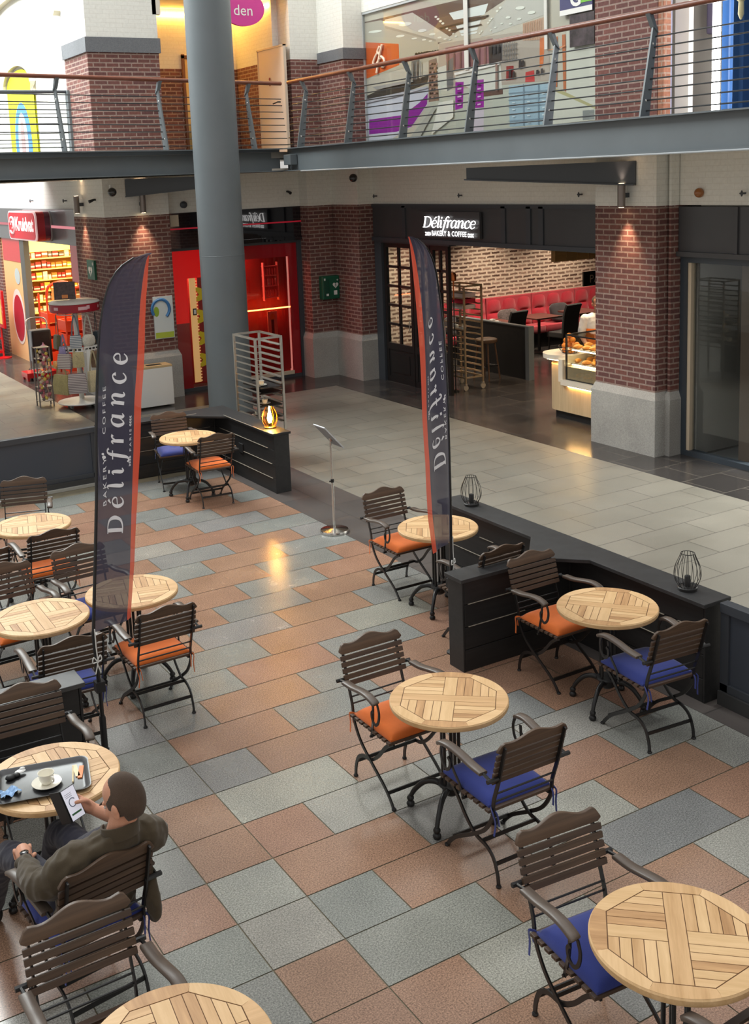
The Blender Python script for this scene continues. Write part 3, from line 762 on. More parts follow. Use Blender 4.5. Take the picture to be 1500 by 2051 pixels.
b = MB(); b.box(7.3, 19.1, 0, 9.95, 19.2, 3.2); b.box(7.27, 18.6, 2.7, 9.95, 19.2, 2.75); struct('wall_red_shop_back', b, mat('warm_red_back', lin(150,40,34), .7))

# ------------------------------------------------------------------ drugstore on the passage side (plane x = 6.2)
b = MB(); b.box(6.14, 19.9, 2.68, 6.3, 34, 3.34, 0); b.box(6.125, 19.9, 2.98, 6.15, 34, 3.03, 1)
tag(b.build('grey_fascia', [mat('grey_fascia_panel', lin(96,96,98), .3, coat=.3), emission('pale_red_line', lin(236,150,156), .9)]), 'grey fascia with a pale red line above the drugstore entrance', 'shop fascia')
ks = thing('drugstore_sign', 'red rounded lightbox sign projecting over the drugstore entrance', 'sign', (5.83, 22.56, 3.02))
def rpoly(w, h, r, n=6):
    out = []
    for cx, cy, a in ((w/2-r, -h/2+r, -PI/2), (w/2-r, h/2-r, 0), (-w/2+r, h/2-r, PI/2), (-w/2+r, -h/2+r, PI)):
        for i in range(n+1): out.append((cx+r*math.cos(a+PI/2*i/n), cy+r*math.sin(a+PI/2*i/n)))
    return out
def upright(b, poly, x0, x1, y0, z0, m):   # (y, z) outline extruded along x
    a = [b.addv((x0, y0+p, z0+q)) for p, q in poly]; c = [b.addv((x1, y0+p, z0+q)) for p, q in poly]
    n = len(poly)
    for i in range(n): b.face((a[i], a[(i+1) % n], c[(i+1) % n], c[i]), m)
    b.face(a[::-1], m); b.face(c, m)
KW, KH = 2.08, .58
b = MB(); upright(b, rpoly(KW, KH, .13), .03, .18, 0, 0, 0); upright(b, rpoly(KW, KH, .13), .18, .31, 0, 0, 1); upright(b, rpoly(KW+.03, KH+.03, .14), .285, .312, 0, 0, 2)
b.build('box', [mat('red_side', lin(176,24,40), .3, coat=.4), mat('plum_side', lin(104,40,60), .25, coat=.5), mat('grey_rim', lin(170,166,166), .4)], ks, 40)
b = MB(); upright(b, rpoly(KW, KH, .13), 0, .03, 0, 0, 0); b.build('rim', mat('pale_rim', lin(240,206,206), .4, emit=lin(240,200,200), es=.35), ks, 40)
b = MB(); upright(b, rpoly(KW-.12, KH-.06, .11), -.01, 0, 0, 0, 0); b.build('face', M['redsign'], ks, 40)
b = MB(); v, f = text_mesh('Kruidvat', .2, 0, .008, .92, width=1.36)
put(b, v, f, lambda p: (-.014, -.22-p[0], p[1]*.88-.09))
b.tube([(-.016, .7+.2*math.cos(a), .11*1.5*math.sin(a)) for a in [2*PI*i/20*.86+.4 for i in range(20)]], .02, 5)
b.tube([(-.016, .7+.09*math.cos(a), .01+.07*math.sin(a)) for a in [2*PI*i/12*.8 for i in range(12)]], .016, 5)
b.build('lettering', mat('pale_pink_letters', lin(244,214,214), .4, emit=lin(244,206,206), es=.5), ks)
# entrance surround
b = MB(); b.box(6.16, 23.85, 0, 6.28, 24.19, 2.68, 0); struct('wall_drugstore_pillar', b, mat('grey_pillar', lin(92,90,86), .5))
b = MB(); b.box(6.16, 25.9, 0, 6.28, 34, 2.66); struct('wall_drugstore_front', b, M['brick'])
dp = thing('entrance_banner_panel', 'tall peach and red promotional panel beside the drugstore entrance', 'banner', (6.2, 24.2, 0))
b = MB(); b.box(-.03, 0, 0, .05, 1.55, 2.68); b.build('panel', mat('peach_panel', lin(236,176,122), .6), dp)
b = MB(); b.box(-.036, 0, 2.18, -.028, 1.5, 2.68); b.build('red_header', M['red'], dp)
b = MB()
b.poly([(-.036, .55+.52*math.cos(a), .95+.62*math.sin(a)) for a in [2*PI*i/30 for i in range(30)]], 0); b.poly([(-.04, .55+.42*math.cos(a), .92+.52*math.sin(a)) for a in [2*PI*i/30 for i in range(30)]], 1)
b.poly([(-.036, .4+.22*math.cos(a), 1.86+.18*math.sin(a)) for a in [2*PI*i/20 for i in range(20)]], 2)
b.build('printed_ovals', [mat('pale_oval', lin(232,206,196), .6), mat('red_oval', lin(176,30,50), .5), mat('grey_oval', lin(180,186,184), .6)], dp)
b = MB(); b.box(6.14, 19.95, 0, 6.26, 20.08, 2.68); b.box(6.14, 20.08, 2.0, 6.2, 20.45, 2.68); struct('trim_2', b, [M['red']])
# lit shelving seen through the entrance
b = MB(); b.box(6.31, 27.0, 0, 9.5, 27.1, 3.2); b.box(9.5, 19.9, 0, 9.6, 27.1, 3.2); struct('wall_drugstore_back', b, mat('yellow_shop_wall', lin(250,226,130), .7))
b = MB(); b.box(6.31, 19.9, 2.9, 9.6, 27.1, 3.0); struct('ceiling_drugstore', b, mat('yellowish_ceiling', lin(252,240,170), .7))
sh = thing('shop_shelving', 'brightly lit shelving full of goods inside the drugstore', 'shelving', (6.35, 26.6, 0))
SY = mat('cream_shelf', lin(255,232,150), .5)
b = MB(); b.box(0, .3, 0, 2.6, .34, 2.3); b.build('back_panel', mat('warm_back_panel', lin(246,190,90), .6), sh)
b = MB(); b.box(0, -.1, 2.25, 2.6, .34, 2.8); b.build('header_panel', mat('lemon_header', lin(255,250,150), .5, emit=(1,.9,.25), es=.5), sh)
for k in range(8):
    b = MB(); b.box(0, -.1, .25+k*.26, 2.6, .3, .28+k*.26); b.build('shelf', SY, sh)
GC = [mat('goods_%d' % i, lin(*c), .5) for i, c in enumerate([(214,90,40),(240,180,60),(190,50,40),(246,226,190),(150,60,40),(220,130,50),(120,90,60)])]
g0 = {}
for k in range(8):
    x = .04
    while x < 2.45:
        w = rnd.uniform(.07, .16); hgt = rnd.uniform(.1, .2); ci = rnd.randrange(7)
        key = ci
        if key not in g0:
            b = MB(); b.box(-.055, -.05, 0, .055, .05, .15, 0); b.box(-.056, -.052, .05, .056, -.049, .09, 1)
            g0[key] = place(tag(b.build('packaged_product', [GC[ci], M['white']]), 'small coloured pack on the lit drugstore shelves', 'package', 'packs on the drugstore shelves'), (6.35+x+w/2, 26.57, .28+k*.26))
        else:
            o = g0[key].copy(); COL.objects.link(o); o.location = (6.35+x+w/2, 26.57, .28+k*.26); o.scale = (w/.12, 1, hgt/.15)
        x += w+.015
# ------------------------------------------------------------------ gallery edge: steel beams, leaning posts, wires, handrail
def gallery(name, label, p0, p1, posts, zt=4.265, zb=3.865, group=None, ext=0, rise=0, rrise=0):
    """edge line p0 -> p1 in plan; the void lies on its camera side; posts: distances along the edge"""
    d = Vector((p1[0]-p0[0], p1[1]-p0[1], 0)); L = d.length; d.normalize()
    n = Vector((-d.y, d.x, 0))                # towards the gallery
    if n.dot(Vector((p0[0], p0[1], 0))) < 0: n = -n
    P = lambda s, o, z: tuple(Vector((p0[0], p0[1], 0))+d*s+n*o+Vector((0, 0, z+(rise if z < zt+.5 else rrise)*max(0, 1-s/L))))
    bt = tag(bpy.data.objects.new('steel_edge_beam', None), label[0], 'beam'); COL.objects.link(bt)
    def slab(b, o0, o1, z0, z1):
        q = [P(0, o0, z0), P(L, o0, z0), P(L, o1, z0), P(0, o1, z0)]; r = [P(0, o0, z1), P(L, o0, z1), P(L, o1, z1), P(0, o1, z1)]
        a = [b.addv(x) for x in q+r]
        for f in ((0,3,2,1),(4,5,6,7),(0,1,5,4),(1,2,6,5),(2,3,7,6),(3,0,4,7)): b.face([a[i] for i in f])
    b = MB(); slab(b, .09, .12, zb, zt); b.build('web', M['steel_grey'], bt)
    b = MB(); slab(b, 0, .22, zt-.018, zt); b.build('top_flange', M['steel_grey'], bt)
    b = MB(); slab(b, .0, .22, zb, zb+.018); b.build('bottom_flange', M['steel_grey'], bt)
    rt = tag(bpy.data.objects.new('gallery_railing', None), label[1], 'railing', group); COL.objects.link(rt)
    for s in posts:
        b = MB(); w = .018
        # tapered flat post leaning back over the gallery
        q = [(.02, zt), (.16, zt), (.275, zt+.93), (.215, zt+.98)]
        a = [b.addv(P(s-.012, o, z)) for o, z in q]+[b.addv(P(s+.012, o, z)) for o, z in q]
        for f in ((0,1,2,3),(7,6,5,4),(0,4,5,1),(1,5,6,2),(2,6,7,3),(3,7,4,0)): b.face([a[i] for i in f])
        q = [(.205, zt+.96), (.275, zt+.9), (.19, zt+1.1), (.13, zt+1.1)]
        a = [b.addv(P(s-.03, o, z)) for o, z in q]+[b.addv(P(s+.03, o, z)) for o, z in q]
        for f in ((0,1,2,3),(7,6,5,4),(0,4,5,1),(1,5,6,2),(2,6,7,3),(3,7,4,0)): b.face([a[i] for i in f])
        po = b.build('post', M['steel_grey'], rt)
        b = MB()
        for t in (.18, .8): b.ell(P(s, .08+.17*t, zt+.98*t), (.02, .02, .02), 8, 6)
        b.build('bolt', M['chrome'], po, 40)
    for k in range(8):
        t = (k+.55)/8.6; z = zt+.98*t; o = .1+.17*t
        b = MB(); b.tube([P(0, o, z), P(L+ext, o, z)], .0085, 6); b.build('wire', M['wire'], rt, 40)
    b = MB(); b.tube([P(0, .17, zt+1.12), P(L+ext*.75, .17, zt+1.12)], .034, 12); b.build('handrail', M['rail'], rt, 40)
gallery('right', ('grey steel edge beam of the gallery above the bakery', 'leaning-post wire railing with wooden handrail above the bakery'), (9.2, 17.55), (9.2, 2), [.5, 2.08, 3.65, 5.26, 6.86, 8.46, 10.06])
LD = Vector((9.1-4.1, 17.36-16.35, 0)).normalized()
q0 = Vector((9.2, 17.55, 0)); q1 = q0-LD*10.6
gallery('left', ('grey steel edge beam of the gallery passing behind the column', 'leaning-post wire railing with wooden handrail over the passage'), (q1.x, q1.y), (q0.x, q0.y), [10.6-.55, 10.6-2.35, 10.6-4.17], ext=.22, rise=.06, rrise=.04)
# rear railing over the passage, seen through the front one
rr = thing('rear_railing', 'plain wire railing at the far side of the gallery over the passage', 'railing', (0, 19.4, 4.2))
b = MB(); b.tube([(1, -.25, 1.18), (6.05, 0, 1.18)], .03, 8); b.build('top_rail', M['steel_dark'], rr, 40)
for k in range(6):
    b = MB(); b.tube([(1, -.25, .15+k*.165), (6.05, 0, .15+k*.165)], .008, 6); b.build('wire', M['wire'], rr)
b = MB(); b.box(5.98, -.1, 0, 6.1, .05, 1.2); b.build('post', M['steel_grey'], rr)
# tapered cross beams under the gallery, set diagonally
def cross(label, p0, p1, z0, z1, zt, m):
    """from wall point p0 (bottom z0) to gallery edge p1 (bottom z1)"""
    t = thing('cross_beam', label, 'beam', (0, 0, 0))
    d = Vector((p1[0]-p0[0], p1[1]-p0[1], 0)).normalized(); n = Vector((-d.y, d.x, 0))
    A = Vector((*p0, 0)); B = Vector((*p1, 0))
    def hexa(b, hw, za0, za1, zb0, zb1):
        a = [b.addv(A-n*hw+Vector((0,0,za0))), b.addv(B-n*hw+Vector((0,0,zb0))), b.addv(B+n*hw+Vector((0,0,zb0))), b.addv(A+n*hw+Vector((0,0,za0))), b.addv(A-n*hw+Vector((0,0,za1))), b.addv(B-n*hw+Vector((0,0,zb1))), b.addv(B+n*hw+Vector((0,0,zb1))), b.addv(A+n*hw+Vector((0,0,za1)))]
        for f in ((0,3,2,1),(4,5,6,7),(0,1,5,4),(1,2,6,5),(2,3,7,6),(3,0,4,7)): b.face([a[i] for i in f])
    b = MB(); hexa(b, .012, z0, zt, z1, zt); b.build('web', m, t)
    b = MB(); hexa(b, .09, z0-.018, z0, z1-.018, z1); b.build('flange', m, t)
M['bs'] = mat('black_gloss_steel', lin(30,34,40), .3, coat=.3)
cross('black steel cross beam under the gallery beside the brick pier', (10.47, 10.38), (9.4, 12.5), 3.50, 3.64, 3.79, M['bs'])
cross('shiny black steel cross beam under the gallery beside the column', (6.5, 18.19), (7.95, 17.35), 3.56, 3.68, 3.84, M['bs'])

# ------------------------------------------------------------------ upper walls
b = MB(); b.box(10.48, 10.27, 4.2, 10.95, 11.12, 8.0); b.box(10.48, 10.04, 4.2, 10.6, 10.27, 8.0); struct('wall_upper_pier', b, M['brick'])
b = MB(); b.box(10.485, 9.94, 4.2, 10.6, 10.035, 8.0); struct('trim_3', b, brick('pale_orange_brick', lin(176,118,92), lin(164,108,86), lin(180,150,132)))
# corner pier of the gallery: brick with grey capstones and white brick above
def upier(name, boxes, zc=5.76, cap=.2, caps=True):
    b = MB()
    for x0, y0, x1, y1 in boxes:
        b.box(x0, y0, 4.2, x1, y1, zc, 0)
        if caps: b.box(x0-.03, y0-.03, zc, x1+.03, y1+.03, zc+cap, 2)
        b.box(x0, y0, zc+(cap if caps else 0), x1, y1, 9.5, 1)
    return struct(name, b, [M['brick'], M['whitebrick'], M['darkstone']])
upier('wall_upper_corner', [(10.4, 17.35, 10.95, 18.3)], 5.78, .19)
upier('wall_upper_corner_return', [(9.82, 18.25, 10.6, 18.7)], 5.86, .19, False)
upier('wall_upper_passage', [(6.02, 18.2, 7.27, 19.45)], 5.92, .24)
b = MB(); b.box(6.2, 19.9, 4.2, 6.4, 40, 12); struct('wall_upper_side', b, M['whitebrick'])
# arch moulding and banner niche on that wall
b = MB()
A = [(23.0+3.0*math.cos(a), 6.62+.92*math.sin(a)) for a in [PI*(.06+.88*i/30) for i in range(31)]]
b.bar([(6.142, y, z) for y, z in A], .12, .13, up=(1, 0, 0))
tag(b.build('arch_moulding', mat('cream_moulding', lin(196,188,166), .7)), 'cream arched moulding on the white passage wall', 'moulding')
bn = thing('wall_banner', 'yellow arched banner with a blue oval on the white passage wall', 'banner', (6.19, 23.05, 4.2))
b = MB()
arc = [(-1.0, 0), (1.0, 0), (1.0, 1.55)]+[(1.0*math.cos(PI*i/12), 1.55+.36*math.sin(PI*i/12)) for i in range(1, 12)]+[(-1.0, 1.55)]
b.poly([(-.03, y, z) for y, z in arc]); b.poly([(0, y, z) for y, z in arc][::-1]); b.build('panel', mat('lime_yellow', lin(226,226,40), .6), bn)
b = MB(); b.bar([(-.05, y, z) for y, z in [(-1.05, 1.4)]+[(1.06*math.cos(PI*(1-i/14)), 1.6+.42*math.sin(PI*(1-i/14))) for i in range(15)]], .1, .08, up=(0,0,1)); b.build('arch_rim', mat('cream_rim', lin(214,206,184), .7), bn)
for nm, ry, rz, cc, x in (('blue_oval', .62, .82, (84,140,220), -.035), ('white_oval', .36, .62, (236,228,232), -.04), ('pink_figure', .14, .5, (206,150,150), -.045)):
    b = MB(); pts = [(x, ry*math.cos(a), .45+rz*math.sin(a)) for a in [2*PI*i/30 for i in range(30)]]
    pts = [(p[0], p[1], max(p[2], .01)) for p in pts]; b.poly(pts); b.build(nm, mat(nm, lin(*cc), .6), bn)

# warm recess between the two gallery piers
b = MB(); YB = 20.3
b.box(7.0, YB, 5.88, 9.9, YB+.1, 7.6, 1); b.box(7.0, YB, 4.2, 9.9, YB+.1, 5.88, 0)
b.box(9.7, 18.7, 5.88, 9.82, YB, 7.6, 1); b.box(9.7, 19.32, 4.2, 9.82, YB, 5.88, 0)
b.box(7.0, 18.6, 4.2, 7.2, YB, 7.6, 1)
struct('wall_recess', b, [M['brick'], M['whitebrick']])
b = MB(); b.box(7.0, 18.25, 6.98, 9.9, YB, 7.05); b.box(7.2, 18.2, 6.55, 7.35, 18.3, 7.0); struct('ceiling_recess', b, M['soffit'])
dd = thing('passage_door', 'beige double door in the recess wall of the gallery', 'door', (9.7, 18.2, 4.2))
b = MB(); b.box(-.01, .08, 0, .02, 1.1, 1.9); b.build('leaf', mat('pale_pink_beige', lin(216,200,186), .6), dd)
b = MB(); b.box(-.02, .05, 0, .03, .08, 1.93); b.box(-.02, 1.1, 0, .03, 1.13, 1.93); b.box(-.02, .05, 1.9, .03, 1.13, 1.93); b.build('frame', mat('beige_frame', lin(204,188,170), .6), dd)
b = MB(); b.tube([(-.04, .22, .92), (-.1, .22, .92), (-.1, .4, .9)], .013, 6); b.build('handle', M['black'], dd)
b = MB(); b.ell((-.035, .62, 1.36), (.008, .03, .03), 10, 6); b.ell((-.035, .62, 1.26), (.008, .03, .03), 10, 6); b.build('round_signs', mat('dark_red_dot', lin(130,40,36), .5), dd)
d2 = thing('glazed_door', 'pale yellow door with a round green emblem at the back of the recess', 'door', (8.6, YB, 4.2))
b = MB(); b.box(0, -.03, 0, .95, .01, 1.86); b.build('leaf', mat('pale_yellow_leaf', lin(222,190,120), .6), d2)
b = MB(); b.box(-.05, -.05, 0, 0, .0, 1.95); b.box(-.05, -.05, 1.87, 1.0, .0, 1.93); b.box(.95, -.05, 0, 1.0, .0, 1.95); b.build('frame', mat('brown_frame', lin(110,70,50), .6), d2)
b = MB(); b.lathe([(.2, 0), (.2, .012)], 20); b.v = [(p[0]+.36, -.035-p[2], p[1]*1.2+1.42) for p in b.v]; b.build('emblem', mat('green_emblem', lin(150,156,96), .5), d2)
b = MB(); b.box(.06, -.25, .02, .5, -.04, .62); b.build('dark_bin', M['black'], d2)
for nm, x0, y0, x1, y1 in (('light_strip_back', 7.2, YB-.06, 9.7, YB-.02), ('light_strip_side', 9.64, 18.75, 9.68, YB-.06)):
    b = MB(); b.box(x0, y0, 6.86, x1, y1, 6.89)
    tag(b.build('cove_light', emission('cove_amber', (1, .50, .08), 60)), 'amber cove light strip along the %s wall of the recess' % ('back' if 'back' in nm else 'side'), 'light strip')
pk = thing('hanging_disc_sign', 'magenta round sign with white letters hanging beside the column', 'sign', (8.93, 18.3, 6.72))
b = MB(); b.lathe([(.42, -.03), (.42, .03)], 40); b.v = [(p[0], p[2], p[1]*.72) for p in b.v]; b.build('disc', mat('magenta', lin(200,44,140), .4), pk, 40)
b = MB(); v, f = text_mesh('den', .26); put(b, v, f, lambda p: (p[0], -.034, p[1]-.12)); b.build('lettering', M['white'], pk)

# ------------------------------------------------------------------ upper shop window with its printed scene (plane x = 10.85)
b = MB(); b.box(10.80, 11.12, 6.58, 10.95, 17.4, 9.5, 0); b.box(10.8, 17.4, 5.9, 10.95, 18.0, 9.5, 0)
struct('wall_above_window', b, M['whitebrick'])
wp = thing('printed_window', 'shop window covered with a printed shoe shop interior above the bakery', 'window print', (10.86, 0, 0))
b = MB(); b.box(0, 11.12, 4.22, .05, 17.38, 6.6); b.build('backing', mat('print_ground', lin(196,186,174), .45), wp)
POSTER=[
((0.162,0.098,0.08),[(17.36,6.42),(14.37,6.38),(13.22,6.26),(15.13,5.78),(17.36,6.19)]),
((0.527,0.468,0.402),[(17.36,6.4),(16.82,6.38),(14.71,5.8),(15.08,5.8),(17.36,6.19)]),
((0.631,0.578,0.515),[(16.68,6.37),(15.83,6.37),(14.73,5.82),(15.18,5.86),(16.68,6.27)]),
((0.402,0.352,0.305),[(16.68,6.27),(15.18,5.86),(15.19,5.83),(16.69,6.23)]),
((0.617,0.578,0.539),[(13.35,6.23),(12.42,6.21),(12.43,5.89),(13.8,5.76),(14.02,5.76)]),
((0.871,0.896,0.913),[(14.81,6.22),(13.81,6.22),(13.9,6.07),(14.69,6.1)]),
((0.871,0.896,0.913),[(14.65,6.02),(13.99,6.01),(14.04,5.94),(14.6,5.95)]),
((0.871,0.896,0.913),[(14.56,5.92),(14.06,5.91),(14.09,5.87),(14.51,5.87)]),
((0.871,0.896,0.913),[(14.52,5.86),(14.09,5.85),(14.11,5.82),(14.49,5.83)]),
((0.552,0.491,0.402),[(17.36,6.19),(15.13,5.81),(15.14,5.61),(15.4,5.54),(17.36,5.45)]),
((0.578,0.578,0.515),[(15.47,5.06),(15.11,5.15),(12.44,4.96),(12.45,4.33),(13.27,4.33),(16.0,4.33),(15.49,4.8)]),
((0.503,0.413,0.361),[(15.1,5.78),(13.75,5.74),(12.43,5.69),(12.44,4.96),(14.91,5.04),(15.15,5.33)]),
((0.352,0.156,0.181),[(14.93,5.7),(13.71,5.7),(13.72,5.35),(14.9,5.33)]),
((0.761,0.127,0.023),[(17.33,6.07),(16.27,5.92),(16.27,5.57),(17.36,5.44)]),
((0.061,0.054,0.048),[(17.36,5.14),(16.87,5.22),(15.89,5.28),(15.41,5.32),(15.46,5.19),(16.41,5.07),(17.36,5.07)]),
((0.045,0.026,0.021),[(15.82,5.68),(15.44,5.71),(15.08,5.66),(15.11,5.62),(15.76,5.65)]),
((0.156,0.15,0.15),[(15.9,5.59),(15.66,5.6),(15.7,5.29),(15.92,5.28)]),
((0.305,0.195,0.156),[(15.4,5.55),(15.18,5.57),(15.13,4.89),(15.43,4.89)]),
((0.672,0.672,0.807),[(17.36,5.02),(16.41,5.05),(15.42,5.12),(15.45,5.0),(15.48,4.84),(15.96,4.52),(16.57,4.35),(17.36,4.34)]),
((0.296,0.023,0.352),[(17.3,4.72),(16.2,4.73),(15.7,4.9),(15.45,5.03),(15.48,4.86),(15.96,4.52),(16.42,4.46),(17.32,4.46)]),
((0.73,0.716,0.672),[(15.17,5.41),(14.92,5.43),(14.91,5.02),(15.16,5.07)]),
((0.162,0.162,0.181),[(14.91,5.47),(14.71,5.54),(14.74,5.06),(14.91,5.02)]),
((0.761,0.73,0.687),[(14.68,5.28),(13.54,5.33),(13.51,4.95),(13.96,4.88),(14.68,5.16)]),
((0.376,0.021,0.402),[(14.68,5.14),(14.46,5.13),(14.5,4.73),(14.7,4.71)]),
((0.376,0.021,0.402),[(14.28,5.13),(13.95,5.12),(13.96,4.7),(14.29,4.71)]),
((0.687,0.591,0.701),[(14.29,4.7),(13.96,4.69),(13.98,4.33),(14.3,4.34)]),
((0.138,0.072,0.061),[(13.96,4.94),(13.49,4.93),(13.49,4.86),(13.96,4.86)]),
((0.045,0.034,0.038),[(13.82,5.6),(13.49,5.63),(13.5,5.35),(13.81,5.33)]),
((0.61,0.376,0.262),[(13.01,5.82),(12.53,5.85),(12.54,5.54),(13.01,5.58)]),
((0.776,0.188,0.045),[(12.64,5.57),(12.53,5.57),(12.57,5.19),(12.65,5.17)]),
((0.61,0.042,0.048),[(12.96,5.13),(12.77,5.14),(12.76,4.98),(12.97,4.99)]),
((0.305,0.021,0.026),[(13.4,5.26),(13.23,5.25),(13.23,5.05),(13.41,5.05)]),
((0.392,0.539,0.672),[(13.35,4.97),(12.35,4.94),(12.38,4.36),(13.34,4.37)]),
((0.761,0.73,0.658),[(12.08,5.61),(11.49,5.61),(11.49,4.36),(12.45,4.35),(12.37,4.83),(12.09,4.76)]),
((0.552,0.491,0.262),[(12.37,4.86),(12.09,4.77),(11.51,4.54),(11.51,4.5),(12.09,4.72),(12.37,4.82)]),
((0.61,0.188,0.08),[(12.3,5.55),(12.26,5.55),(12.28,4.86),(12.32,4.87)]),
((0.61,0.188,0.08),[(12.17,5.56),(12.1,5.56),(12.09,4.78),(12.15,4.81)]),
((0.305,0.314,0.314),[(11.76,4.5),(11.53,4.5),(11.53,4.37),(11.76,4.37)]),
]

